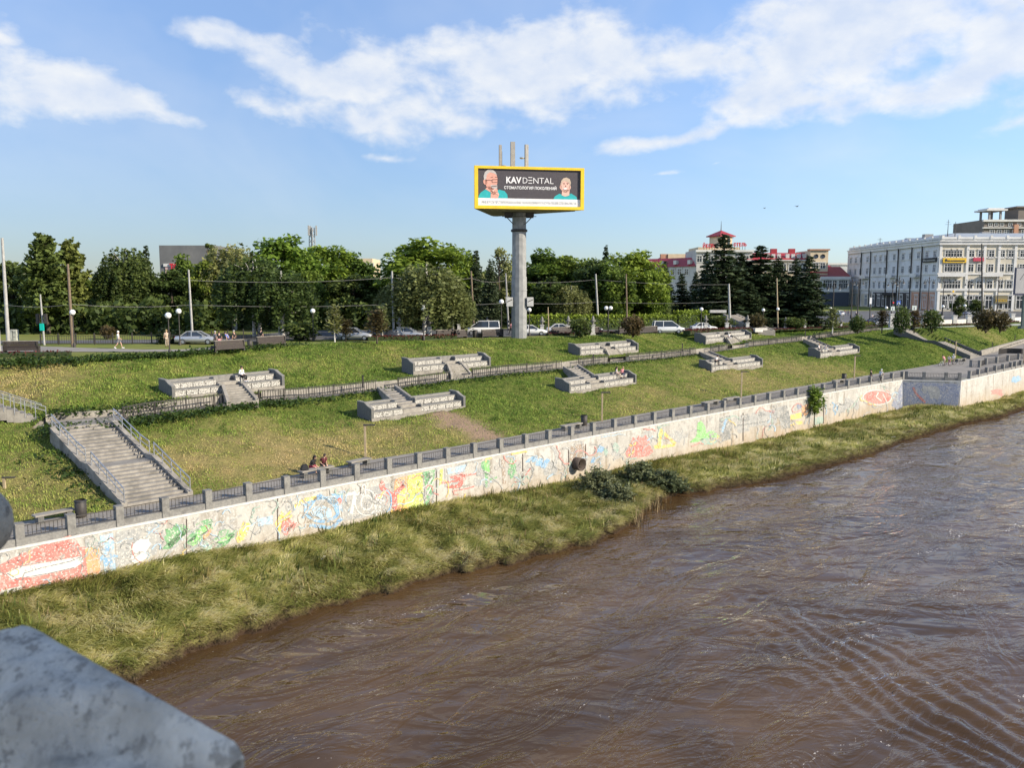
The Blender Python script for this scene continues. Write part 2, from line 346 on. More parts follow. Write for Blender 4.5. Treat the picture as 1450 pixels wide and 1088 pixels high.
M['yellow'] = pm('yellow', (.82,.56,.03), (.72,.48,.03), 1.2, .45)
M['rust'] = pm('rust', (.1,.075,.06), (.06,.045,.035), 5, .85)
M['skin'] = pm('skin', (.62,.38,.27), (.56,.33,.23), 8, .55)
M['bark'] = pm('bark', (.09,.07,.05), (.05,.04,.03), 5, .95, .02, stretch=(1, 1, .25))
M['birch_bark'] = pm('birch_bark', (.62,.59,.53), (.5,.47,.42), 3, .85, .008, c3=(.05,.045,.04), s3=2.2, stretch=(1, 1, 3))
M['stone_panel'] = None
def solid(name, c, rough=.6, metal=0, spec=.4): return pm(name, c, tuple(q*.88 for q in c), 3, rough, metal=metal, spec=spec)
# ------------------------------------------------------------------ materials of the setting
def make_stone_panel():
    m, nt, b = newmat('stone_panel'); tc = nt.nodes.new('ShaderNodeTexCoord')
    v = nd(nt, 'ShaderNodeTexVoronoi', Scale=6.5); v.feature = 'DISTANCE_TO_EDGE'; nt.links.new(tc.outputs['Object'], v.inputs['Vector'])
    mr = nd(nt, 'ShaderNodeMapRange'); nt.links.new(v.outputs['Distance'], mr.inputs[0]); mr.inputs[1].default_value = .02; mr.inputs[2].default_value = .09
    f, _ = noisefac(nt, 5, 3)
    nt.links.new(mix(nt, mr.outputs[0], (.12, .115, .1), mix(nt, f, (.6, .57, .5), (.42, .4, .35))), b.inputs['Base Color']); b.inputs['Roughness'].default_value = .8
    bp = nd(nt, 'ShaderNodeBump', Strength=1.0, Distance=.03); nt.links.new(mr.outputs[0], bp.inputs['Height']); nt.links.new(bp.outputs[0], b.inputs['Normal'])
    return m
M['stone_panel'] = make_stone_panel()
def wall_color(nt):
    f1, _ = noisefac(nt, .35, 6, .42, .62); f2, _ = noisefac(nt, 2.2, 8, .5, .66); f3, _ = noisefac(nt, 1.6, 6, .5, .7, stretch=(1, 1, .16))
    f4, _ = noisefac(nt, 7, 6, .56, .62)
    c = mix(nt, f1, (.485, .465, .415), (.38, .36, .315)); c = mix(nt, f2, c, (.33, .31, .275)); c = mix(nt, f3, c, (.25, .22, .175)); c = mix(nt, f4, c, (.5, .48, .43))
    g = nt.nodes.new('ShaderNodeNewGeometry'); sp = nt.nodes.new('ShaderNodeSeparateXYZ'); nt.links.new(g.outputs['Position'], sp.inputs[0])
    mr = nd(nt, 'ShaderNodeMapRange'); nt.links.new(sp.outputs[2], mr.inputs[0]); mr.inputs[1].default_value = 3.1; mr.inputs[2].default_value = 1.1
    _, raw = noisefac(nt, .5, 5); mm = nd(nt, 'ShaderNodeMath', operation='MULTIPLY'); nt.links.new(mr.outputs[0], mm.inputs[0]); nt.links.new(raw, mm.inputs[1])
    c = mix(nt, mm.outputs[0], c, (.4, .28, .15))
    v = nd(nt, 'ShaderNodeTexVoronoi', Scale=1.1); v.feature = 'DISTANCE_TO_EDGE'; tc = nt.nodes.new('ShaderNodeTexCoord')
    nz = nd(nt, 'ShaderNodeTexNoise', Scale=3.0, Detail=4.0); nt.links.new(tc.outputs['Object'], nz.inputs['Vector'])
    mv = mix(nt, .22, (0, 0, 0), (0, 0, 0)); ad = nd(nt, 'ShaderNodeVectorMath', operation='ADD'); nt.links.new(tc.outputs['Object'], ad.inputs[0]); nt.links.new(nz.outputs['Color'], ad.inputs[1]); nt.links.new(ad.outputs[0], v.inputs['Vector'])
    cr = nd(nt, 'ShaderNodeMapRange'); nt.links.new(v.outputs['Distance'], cr.inputs[0]); cr.inputs[1].default_value = .0; cr.inputs[2].default_value = .012; cr.inputs[3].default_value = .55; cr.inputs[4].default_value = 0
    return mix(nt, cr.outputs[0], c, (.2, .18, .15))
def make_wall():
    m, nt, b = newmat('painted_concrete'); nt.links.new(wall_color(nt), b.inputs['Base Color']); b.inputs['Roughness'].default_value = .9
    _, r = noisefac(nt, 6, 6); bp = nd(nt, 'ShaderNodeBump', Strength=1.0, Distance=.015); nt.links.new(r, bp.inputs['Height']); nt.links.new(bp.outputs[0], b.inputs['Normal']); return m
M['wall'] = make_wall()
def paintmat(name, c, c2=None, flake=.5, scale=2.4):
    m, nt, b = newmat(name); f, _ = noisefac(nt, 1.3, 5, .3, .7); col = mix(nt, f, c, c2 or tuple(min(1, q*1.25+.03) for q in c))
    fl, _ = noisefac(nt, scale, 9, flake-.07, flake+.05, rough=.7); fs, _ = noisefac(nt, 9, 6, .55, .63); fd, _ = noisefac(nt, 5, 7, .585, .62, rough=.65)
    col = mix(nt, fd, col, tuple(q*.45 for q in c))
    col = mix(nt, .1, col, (.6, .57, .5)); col = mix(nt, fl, col, wall_color(nt)); col = mix(nt, fs, col, (.55, .52, .46))
    nt.links.new(col, b.inputs['Base Color']); b.inputs['Roughness'].default_value = .9; return m
def make_grass(name, dry_soil=True):
    m, nt, b = newmat(name); at = nd(nt, 'ShaderNodeAttribute', attribute_name='tint'); sp = nt.nodes.new('ShaderNodeSeparateColor'); nt.links.new(at.outputs['Color'], sp.inputs[0])
    f1, _ = noisefac(nt, .22, 6, .35, .65); f2, _ = noisefac(nt, 1.6, 6, .35, .65); f3, _ = noisefac(nt, 8, 5, .3, .7)
    c = mix(nt, f1, (0.150, 0.191, 0.038), (0.239, 0.260, 0.062)); c = mix(nt, f2, c, (0.108, 0.152, 0.029))
    d = mix(nt, f3, (0.369, 0.290, 0.124), (0.507, 0.372, 0.169))
    ad = nd(nt, 'ShaderNodeMath', operation='ADD'); nt.links.new(sp.outputs[0], ad.inputs[0]); _, rw = noisefac(nt, .9, 7, rough=.65)
    sb = nd(nt, 'ShaderNodeMath', operation='MULTIPLY_ADD'); nt.links.new(rw, sb.inputs[0]); sb.inputs[1].default_value = 1.5; sb.inputs[2].default_value = -.85; nt.links.new(sb.outputs[0], ad.inputs[1]); ad.use_clamp = True
    c = mix(nt, ad.outputs[0], c, d)
    c = mix(nt, sp.outputs[1], c, mix(nt, f3, (0.351, 0.234, 0.156), (0.468, 0.338, 0.234)))
    c = mix(nt, f3, c, mix(nt, .5, c, (.02, .03, .008)))
    nt.links.new(c, b.inputs['Base Color']); b.inputs['Roughness'].default_value = 1; b.inputs['Specular IOR Level'].default_value = .05
    _, r = noisefac(nt, 4, 8, rough=.7); bp = nd(nt, 'ShaderNodeBump', Strength=1.0, Distance=.25); nt.links.new(r, bp.inputs['Height']); nt.links.new(bp.outputs[0], b.inputs['Normal']); return m
M['slope'] = make_grass('slope_grass'); 
M['lawn'] = pm('lawn', (.2, .22, .06), (.14, .165, .042), .3, 1, .05, c3=(.2, .18, .07), s3=.1, spec=.05)
M['soil'] = pm('soil', (.17, .15, .055), (.1, .085, .035), 1.2, 1, .12, c3=(.15, .15, .045), s3=.5, spec=.05)
def wet_soil(m):
    nt = m.node_tree; b = nt.nodes['Principled BSDF']; src = b.inputs['Base Color'].links[0].from_socket; g = nt.nodes.new('ShaderNodeNewGeometry'); sp = nt.nodes.new('ShaderNodeSeparateXYZ'); nt.links.new(g.outputs['Position'], sp.inputs[0])
    f, raw = noisefac(nt, 1.5, 4); ad = nd(nt, 'ShaderNodeMath', operation='MULTIPLY_ADD'); nt.links.new(raw, ad.inputs[0]); ad.inputs[1].default_value = -.5; nt.links.new(sp.outputs[2], ad.inputs[2])
    mr = nd(nt, 'ShaderNodeMapRange'); nt.links.new(ad.outputs[0], mr.inputs[0]); mr.inputs[1].default_value = -.2; mr.inputs[2].default_value = .08; nt.links.new(mix(nt, mr.outputs[0], (.05, .032, .02), src), b.inputs['Base Color'])
wet_soil(M['soil'])
# ------------------------------------------------------------------ stairs, terraces: footprints to sink the turf under them
PXC = np.unique(np.concatenate([np.arange(-300, 1900, 5.0), [1278.0, 1361.0]])); 
def clampx(x): return np.clip(x, -60, 1500)
def colpt(f, px):                                     # outside the frame carry on along the last direction
    if px < -60: return f(-60)-np.array([.72, .69, 0])*(-60-px)*.12
    if px > 1500: return f(1500)+np.array([.74, .67, 0])*(px-1500)*.2
    return f(px)
Rc = np.array([colpt(Rw, x) for x in PXC]); Pc = np.array([colpt(Pw, x) for x in PXC]); Ec = np.array([colpt(Ew, x) for x in PXC]); Mc = np.array([colpt(Mw, x) for x in PXC]); M2c = np.array([colpt(M2w, x) for x in PXC]); kh = np.array([kerb_h(x, e[2]-m[2]) for x, e, m in zip(PXC, Ec, Mc)])
Wc = np.array([colpt(lambda x: at_z(x, float(lineW(x)), 0), x) for x in PXC]); Bc = np.array([colpt(lambda x: at_Y(x, float(lineB(x)), Rw(x)[1]), x) for x in PXC])
M1b = M2c.copy(); M1b[:, 2] = Mc[:, 2]
cdir = (Ec-Pc); cdir[:, 2] = 0; cdir /= np.linalg.norm(cdir, axis=1)[:, None]
def path_back(px): i = np.searchsorted(PXC, px); return M2c[i]
TERR = [  # front-left px, front-right px (bottom of the front), stairs: top edge L,R  bottom edge L,R (px) , upper row?
 ('A', (244,566.5), (403,549), True), ('B', (585,529.5), (695,520), True), ('C', (821,505), (904,498), True), ('D', (999,486.5), (1064,480.5), True),
 ('E', (526,597), (659,578), False), ('F', (806,558), (901,544), False), ('G', (1007,527.5), (1080,519), False), ('H', (1161,507.5), (1217,500), False)]
TD = {}
for k, a, b, up in TERR:
    z0 = (ground(*a)[2]+ground(*b)[2])/2
    A, B = at_z(a[0], a[1], z0), at_z(b[0], b[1], z0); t = (B-A)[:2]; Ln = np.linalg.norm(t); t /= Ln; n = np.array([-t[1], t[0]])
    TD[k] = (A, t, n, Ln, z0, up)
BIGS = dict(TL=(78,611), TR=(158,602.5), BL=(181,719), BR=(266,704))
bs_z = float(Mw(110)[2])
BS = {k: (at_z(p[0], p[1], bs_z) if k[0] == 'T' else at_z(p[0], p[1], ZP+.02)) for k, p in BIGS.items()}
RS = dict(TL=upt(1266,466.5), TR=upt(1281,462.5), BL=at_z(1374,508,ZP+.05), BR=at_z(1390,504,ZP+.05))
dep = []
for k, (A, t, n, Ln, z0, up) in TD.items():
    p = [A[:2]+t*.15-n*.05, A[:2]+t*(Ln-.15)-n*.05, A[:2]+t*(Ln-.15)+n*1.8, A[:2]+t*.15+n*1.8]; dep.append((p, z0-.5))
def edgein(a, b, f): return a+(b-a)*f
dep.append(([edgein(BS['TL'], BS['TR'], .04), edgein(BS['TR'], BS['TL'], .04), edgein(BS['BR'], BS['BL'], .04), edgein(BS['BL'], BS['BR'], .04)], None))
dep.append(([edgein(RS['TL'], RS['TR'], .1), edgein(RS['TR'], RS['TL'], .1), edgein(RS['BR'], RS['BL'], .1), edgein(RS['BL'], RS['BR'], .1)], None))
# dry patches (photo px on the slope, radius m, amount) and bare earth
DRY = [(300,655,5,.9),(230,690,3,.5),(400,645,6,.9),(470,632,5,.8),(560,622,5,.75),(640,612,5,.55),(40,690,5,.6),(70,640,4,.3),(20,545,7,.75),(60,560,5,.4),(300,530,5,.35),
  (880,580,7,.5),(930,565,7,.55),(1000,552,7,.5),(1060,540,9,.75),(1130,525,8,.7),(1000,535,8,.4),(850,590,6,.4),(740,608,4,.3),(560,500,7,.35),(640,495,6,.3),(420,515,6,.3),(1190,528,7,.6),(1395,473,6,.5),(700,500,8,.2),(930,482,7,.4),(1040,470,6,.4),(820,520,5,.15),(270,620,5,.35),(770,500,6,.3),(340,640,6,.6),(170,570,7,.3)]
BARE = [(632,592,2.0),(650,600,2.3),(668,608,2.3),(685,616,1.9),(640,603,1.4)]
DRYW = [(ground(x, y)[:2], r, a) for x, y, r, a in DRY]; BAREW = [(slope(x, y)[:2], r) for x, y, r in BARE]
def dryness(x, y):
    d = np.zeros_like(x); s = np.zeros_like(x)
    wx = (fbm(x*.5, y*.5, 71)-.5)*5; wy = (fbm(x*.5, y*.5, 72)-.5)*5
    for c, r, a in DRYW: d = np.maximum(d, a*np.exp(-(((x+wx-c[0])**2+(y+wy-c[1])**2)/(r*r*1.3))))
    for c, r in BAREW: s = np.maximum(s, np.clip(1.7-1.3*np.sqrt((x+wx*.5-c[0])**2+(y+wy*.5-c[1])**2)/r, 0, 1))
    return np.clip(d+(fbm(x*.25, y*.25, 9)-.5)*.35, 0, 1), s
# ------------------------------------------------------------------ embankment slope (grassed), with the level step of the middle path
def grid_faces(nr, nc):
    i = np.arange(nr-1)[:, None]*nc+np.arange(nc-1)[None, :]; i = i.ravel(); return np.stack([i, i+1, i+nc+1, i+nc], 1)
t1 = np.linspace(0, 1, 56); t2 = np.linspace(0, 1, 44)
low = Pc[None]+(Mc-Pc)[None]*t1[:, None, None]; hi = M2c[None]+(Ec-M2c)[None]*t2[:, None, None]
def sink(V):
    x, y = V[..., 0], V[..., 1]
    for p, zz in dep:
        k = inpoly(x, y, p)
        V[..., 2] = np.where(k, np.minimum(V[..., 2], zz) if zz is not None else V[..., 2]-.75, V[..., 2])
    return V
for G, t in ((low, t1), (hi, t2)):
    e = np.minimum(1, 6*np.minimum(t, 1-t))[:, None]
    G[..., 2] += ((fbm(G[..., 0]*.9, G[..., 1]*.9, 3)-.5)*.34+(fbm(G[..., 0]*.18, G[..., 1]*.18, 5)-.5)*.7)*e-.02
    sink(G)
SV = np.concatenate([low.reshape(-1, 3), hi.reshape(-1, 3)]); nlow = low.shape[0]*low.shape[1]
SF = np.concatenate([grid_faces(low.shape[0], low.shape[1]), grid_faces(hi.shape[0], hi.shape[1])+nlow])
dr, so = dryness(SV[:, 0], SV[:, 1])
emb = tag(link('embankment', npmesh('embankment', SV, SF, M['slope'], np.stack([dr, so, dr*0, dr*0+1], 1))), kind='structure')
emb.data.polygons.foreach_set('use_smooth', np.ones(len(SF), bool))
# middle path slab
def strip(name, a, b, z, m, kind='structure', dz=0, skip=None):
    k = len(a); V = np.concatenate([a, b]).astype(float); V[:, 2] = (np.concatenate([a[:, 2], b[:, 2]]) if z is None else z)+dz
    i = np.arange(k-1)
    if skip is not None: i = i[~skip[:-1]]
    o = link(name, npmesh(name, V, np.stack([i, i+1, k+i+1, k+i], 1), m)); o['kind'] = kind; return o
sel = (PXC >= 55) & (PXC <= 1250)
strip('middle_path', Mc[sel]-cdir[sel]*.15, M1b[sel]+cdir[sel]*.1, None, M['concrete'], dz=.06)
# promenade and upper ground
Pin = Rc.copy(); Pin[:, 2] = ZP
nrm = np.array([wall_out(float(np.clip(x, -55, 1495))) for x in PXC])
Pin[:, :2] -= nrm*.4
Pp = Pc.copy(); Pp[:, 2] = np.maximum(Pp[:, 2], ZP)
strip('promenade', Pin, Pp+cdir*.5, None, M['pave'])
k0 = (PXC >= -60) & (PXC <= 1500); Eo = Ec[k0]; n = len(Eo)
ug = MB(); Fo = Eo.copy(); Fo[:, :2] = Eo[:, :2]*(3200/Eo[:, 1])[:, None]
vs = [(-900, Eo[0][1]-250, Eo[0][2])]+[tuple(p) for p in Eo]+[(1500, Eo[-1][1]+60, Eo[-1][2])]+[(-4500, 2500, Eo[0][2])]+[tuple(p) for p in Fo]+[(4500, 2500, Eo[-1][2])]
ug.add(vs, [(i, i+1, n+2+i+1, n+2+i) for i in range(n+1)]); struct('upper_ground', ug, M['lawn'])
def upoly(name, lower, upper, m, dz):      # a sheet on the upper ground between two edge lines
    lo, hi_ = line(lower), line(upper); xs = np.arange(max(lower[0][0], upper[0][0]), min(lower[-1][0], upper[-1][0])+.1, 10.0); k = len(xs); mb = MB()
    a = [upt(x, float(lo(x)))+np.array([0, 0, dz]) for x in xs]; b = [upt(x, float(hi_(x)))+np.array([0, 0, dz]) for x in xs]
    mb.add(a+b, [(i, i+1, k+i+1, k+i) for i in range(k-1)]); return struct(name, mb, m)
upoly('road', [(-200,492),(0,487.5),(200,487),(300,485.5),(430,482),(600,480),(740,476.5),(860,473),(960,470.5),(1060,467.5),(1100,466),(1200,461.5),(1260,460),(1450,452),(1700,445)], [(-200,486),(0,483),(270,481),(430,468.5),(600,467),(740,465.5),(960,463),(1060,458),(1150,452),(1164,441),(1450,438),(1700,434)], M['asphalt'], .03)
upoly('footpath', [(-200,508),(0,498.5),(100,498.8),(200,499),(260,498.3),(300,495.2),(340,492)], [(-200,498),(0,490),(60,491),(110,493),(200,495.5),(260,495.3),(300,492.5),(340,490)], M['pave'], .035)
upoly('footpath', [(1060,470.3),(1150,466.6),(1200,464.4),(1258,462.6)], [(1060,468.5),(1150,465),(1200,462.8),(1258,461)], M['pave'], .05)
# ------------------------------------------------------------------ river bank below the wall
tb = np.concatenate([[-.9, -.35, -.08, .0, .02, .05], np.linspace(.08, 1, 40)])
Bb = Bc.copy(); Bb[:, :2] -= nrm*.05
BK = Wc[None]+(Bb-Wc)[None]*np.clip(tb, -.4, 1)[:, None, None]
zz = np.interp(tb, [-.9, -.35, -.08, 0, .05, .2, 1], [-2.2, -1.2, -.35, .02, .3, .5, 0])
lin = np.clip(tb, 0, 1)[:, None]*Bb[None, :, 2]
BK[..., 2] = np.where(tb[:, None] < 0, zz[:, None], lin+np.interp(tb, [0, .04, .1, .3, .7, 1], [0, .28, .42, .4, .2, 0])[:, None])
e = np.clip(np.minimum((tb+.02)*9, (1-tb)*5), 0, 1)[:, None]
BK[..., 2] += ((fbm(BK[..., 0]*.55, BK[..., 1]*.55, 21)-.5)*.7+(fbm(BK[..., 0]*2.2, BK[..., 1]*2.2, 22)-.5)*.45)*e
je = np.exp(-((tb-.0)/.12)**2)[:, None]; jn = (fbm(BK[..., 0]*.7, BK[..., 1]*.7, 31)-.5)*3.0*je
nb = (Wc-Bb)[:, :2]; nb /= np.linalg.norm(nb, axis=1)[:, None]; BK[..., :2] += nb[None]*jn[..., None]
bkme = npmesh('river_bank', BK.reshape(-1, 3), grid_faces(*BK.shape[:2]), M['soil'])
tag(link('river_bank', bkme), kind='structure')
# ------------------------------------------------------------------ grass as blades
def blades(P, N, L, wd, lean_dir, lean, seg=2, tint=None):
    """P roots, L length, wd width, lean_dir azimuth, lean 0..1 -> bent blades; two quads folded to a point"""
    n = len(P); dx, dy = np.cos(lean_dir), np.sin(lean_dir); sx, sy = -dy, dx
    h1 = L*.55; ang1 = lean*.9; ang2 = np.clip(lean*1.5, 0, 1.75)
    m = P+np.stack([dx*np.sin(ang1)*h1, dy*np.sin(ang1)*h1, np.cos(ang1)*h1], 1)
    t = m+np.stack([dx*np.sin(ang2)*L*.45, dy*np.sin(ang2)*L*.45, np.cos(ang2)*L*.45], 1)
    s = np.stack([sx, sy, sx*0], 1)*(wd/2)[:, None]
    V = np.stack([P-s, P+s, m+s*.8, m-s*.8, t], 1).reshape(-1, 3); b = np.arange(n)*5
    F = np.concatenate([np.stack([b, b+1, b+2], 1), np.stack([b, b+2, b+3], 1), np.stack([b+3, b+2, b+4], 1)])
    return V, F, (np.repeat(tint, 5) if tint is not None else None)
def sample_grid(G, n, wts=None):
    A, B, C, D = G[:-1, :-1], G[:-1, 1:], G[1:, 1:], G[1:, :-1]
    ar = np.linalg.norm(np.cross((B-A), (D-A)), axis=-1)*(1 if wts is None else wts)
    p = ar.ravel()/ar.sum(); i = rng.choice(p.size, n, p=p); r, c = np.unravel_index(i, ar.shape); u, v = rng.random(n)[:, None], rng.random(n)[:, None]
    return A[r, c]*(1-u)*(1-v)+B[r, c]*u*(1-v)+C[r, c]*u*v+D[r, c]*(1-u)*v, r, c
vis = ((PXC[:-1] > -40) & (PXC[:-1] < 1490)).astype(float)
# long bank grass, flattened towards the river by the flood
w = np.broadcast_to(vis[None, :], (BK.shape[0]-1, BK.shape[1]-1)).copy(); w[:5] = 0
w *= (60.0/np.maximum(BK[:-1, :-1, 1], 30))**1.1
NB = 190000
P, r, c = sample_grid(BK, NB, w); tt = tb[r]
flow = math.atan2(.72, .69); out = np.arctan2(-nrm[c, 0]*0-.72, .69)
cl = fbm(P[:, 0]*.6, P[:, 1]*.6, 41); fl = np.clip(1.5-tt*.8+(cl-.5)*1.9, 0.05, 1)       # 1: laid flat and yellow, 0: upright and green
az = np.where(rng.random(NB) < .7, flow+math.pi*.0-.5, flow-1.3)+(fbm(P[:, 0]*.35, P[:, 1]*.35, 43)-.5)*4+rng.normal(0, .45, NB)
Ln = .26+.72*fl*rng.random(NB)+.12*rng.random(NB)
V, F, T = blades(P-np.array([0, 0, .03]), None, Ln, .022+.02*rng.random(NB)+P[:, 1]*.00022, az, .35+.85*fl+rng.normal(0, .15, NB), tint=np.clip(.1+.75*fl*(.1+1.3*np.clip(2.2*fbm(P[:, 0]*1.3, P[:, 1]*1.3, 47)-.75, 0, 1))+rng.normal(0, .17, NB), 0, 1))
M['bank_grass'] = tintmat('bank_grass', [(0, (.13, .155, .034)), (.25, (.29, .305, .07)), (.55, (.45, .42, .125)), (.8, (.64, .58, .24)), (1, (.68, .6, .32))], trans=.25)
tag(link('bank_grass', npmesh('bank_grass', V, F, M['bank_grass'], T)), 'long flattened yellow green grass covering the river bank below the painted wall', 'grass', kind='stuff')
# taller weeds and brown dead patches standing in the bank grass
w3_ = w.copy(); n = 9000; P, r, c = sample_grid(BK, n, w3_); k = fbm(P[:, 0]*.45, P[:, 1]*.45, 91) > .52; P, r, c = P[k], r[k], c[k]; n = len(P); M['weeds'] = tintmat('bank_weeds', [(0, (.08, .11, .026)), (.45, (.17, .19, .045)), (.65, (.22, .16, .07)), (1, (.34, .27, .13))], trans=.25)
V, F, T = blades(P-np.array([0, 0, .05]), None, .35+.6*rng.random(n), .05+.04*rng.random(n)+P[:, 1]*.0003, rng.random(n)*6.283, .15+.6*rng.random(n), tint=np.clip(fbm(P[:, 0]*.3, P[:, 1]*.3, 93)*1.6-.4+rng.normal(0, .15, n), 0, 1))
tag(link('bank_weeds', npmesh('bank_weeds', V, F, M['weeds'], T)), 'taller green and brown weeds scattered through the flattened bank grass', 'weeds', kind='stuff')
# dark roots and dead stems hanging over the eroded edge
w2 = np.zeros_like(w); w2[3:8] = vis; P, r, c = sample_grid(BK, 16000, w2)
V, F, T = blades(P+np.array([0, 0, .05]), None, .25+.45*rng.random(16000), .02+P[:, 1]*.0003, flow-1.57+rng.normal(0, .7, 16000), 1.1+.5*rng.random(16000), tint=rng.random(16000)*.6)
M['dead'] = tintmat('dead_stems', [(0, (.05, .035, .02)), (.5, (.16, .11, .06)), (1, (.3, .24, .13))])
tag(link('dead_stems', npmesh('dead_stems', V, F, M['dead'], T)), 'dead brown roots and stems hanging over the eroded river edge', 'dead grass', kind='stuff')
# mown grass of the slopes
def turf(G, n, name, label, wts, hmin, hmax, seed):
    P, r, c = sample_grid(G, n, wts); ok = np.ones(n, bool)
    for p, zz in dep: ok &= ~inpoly(P[:, 0], P[:, 1], p)
    P = P[ok]; k = len(P); d, s = dryness(P[:, 0], P[:, 1]); keep = rng.random(k) > s*.9; P, d = P[keep], d[keep]; k = len(P)
    cl = fbm(P[:, 0]*.9, P[:, 1]*.9, seed)
    L = (hmin+(hmax-hmin)*np.clip(cl*1.6-.3, 0, 1))*(.6+.8*rng.random(k))*(1-.45*d)
    V, F, T = blades(P-np.array([0, 0, .02]), None, L, .03+P[:, 1]*.00045, rng.random(k)*6.283, .2+.9*rng.random(k), tint=np.clip((.12+.75*d**1.2+.5*(fbm(P[:, 0]*.3, P[:, 1]*.3, seed+1)-.5)+.7*(fbm(P[:, 0]*1.3, P[:, 1]*1.3, seed+2)-.5))+rng.normal(0, .06, k), 0, 1))
    tag(link(name, npmesh(name, V, F, M['turf'], T)), label, 'grass', kind='stuff')
M['turf'] = tintmat('turf', [(0, (.085, .15, .026)), (.25, (.205, .295, .052)), (.5, (.36, .385, .095)), (.8, (.55, .43, .19)), (1, (.62, .48, .25))], trans=.25)
wl = np.broadcast_to(vis[None, :], (low.shape[0]-1, low.shape[1]-1))*(70.0/np.maximum(low[:-1, :-1, 1], 40))
wh = np.broadcast_to(vis[None, :], (hi.shape[0]-1, hi.shape[1]-1))*(70.0/np.maximum(hi[:-1, :-1, 1], 40))
turf(low, 110000, 'slope_turf', 'short mown grass with dry patches between the promenade and the middle path', wl, .07, .32, 51)
turf(hi, 90000, 'slope_turf', 'short mown grass on the upper slope above the middle path', wh, .07, .32, 61)
# leafy ground cover: crest at the left, below the path railing, beside the stairs
def leaf_scatter(C, rad, per, size, seed):
    r_ = np.random.default_rng(seed); n = len(C)*per; P = np.repeat(C, per, 0)+r_.normal(0, 1, (n, 3))*np.asarray(rad)
    return leafcards(P, size*(.6+.8*r_.random(n)), r_)
def leafcards(P, S, r_, up=.5, tint=None):
    n = len(P); N = r_.normal(0, 1, (n, 3)); N[:, 2] = np.abs(N[:, 2])+up; N /= np.linalg.norm(N, axis=1)[:, None]
    a = r_.normal(0, 1, (n, 3)); a -= N*(a*N).sum(1)[:, None]; a /= np.linalg.norm(a, axis=1)[:, None]; b = np.cross(N, a)
    S = S[:, None]; V = np.stack([P-a*S*.62, P+b*S*.42-a*S*.05, P+a*S*.62, P-b*S*.42], 1).reshape(-1, 3)
    F = (np.arange(n)*4)[:, None]+np.arange(4)[None]
    return V, F, np.repeat(np.clip((r_.random(n) if tint is None else tint), 0, 1), 4)
M['ivy'] = leafmat('ivy', (.022, .045, .01), (.075, .12, .022))
cs = []
for x in np.arange(-40, 470, 1.6):
    pr = 1 if x < 330 else max(0, (470-x)/160)
    if random.random() < pr:
        e_ = Ew(x); d = cdir[np.searchsorted(PXC, x)]; q = e_-d*random.uniform(-.2, 2.6 if x < 120 else 1.2); q = q+np.array([0, 0, .12-.1*random.random()]); cs.append(q)
for x in np.arange(60, 420, 2.4):
    m_ = Mw(x); d = cdir[np.searchsorted(PXC, x)]; cs.append(m_-d*random.uniform(.3, 2.4)+np.array([0, 0, .02]))
for x in np.arange(420, 1000, 7):
    m_ = Mw(x); d = cdir[np.searchsorted(PXC, x)]; cs.append(m_-d*random.uniform(.2, 1.6))
for x in np.arange(60, 240, 1.2):
    b_ = path_back(max(x, 70)); d = cdir[np.searchsorted(PXC, x)]; cs.append(b_+d*random.uniform(.1, 1.8))
for k in range(160):
    f = random.random(); q = BS['TL']+(BS['BL']-BS['TL'])*(.25+.75*f); cs.append(q+np.array([-random.uniform(.2, 3.2), random.uniform(-1, 1.2), -.35]))
V, F, T = leaf_scatter(np.array(cs), (.35, .35, .14), 22, .2, 5)
tag(link('ivy_cover', npmesh('ivy_cover', V, F, M['ivy'], T)), 'dark green leafy ground cover along the slope crest and under the path railing', 'ground cover', kind='stuff')
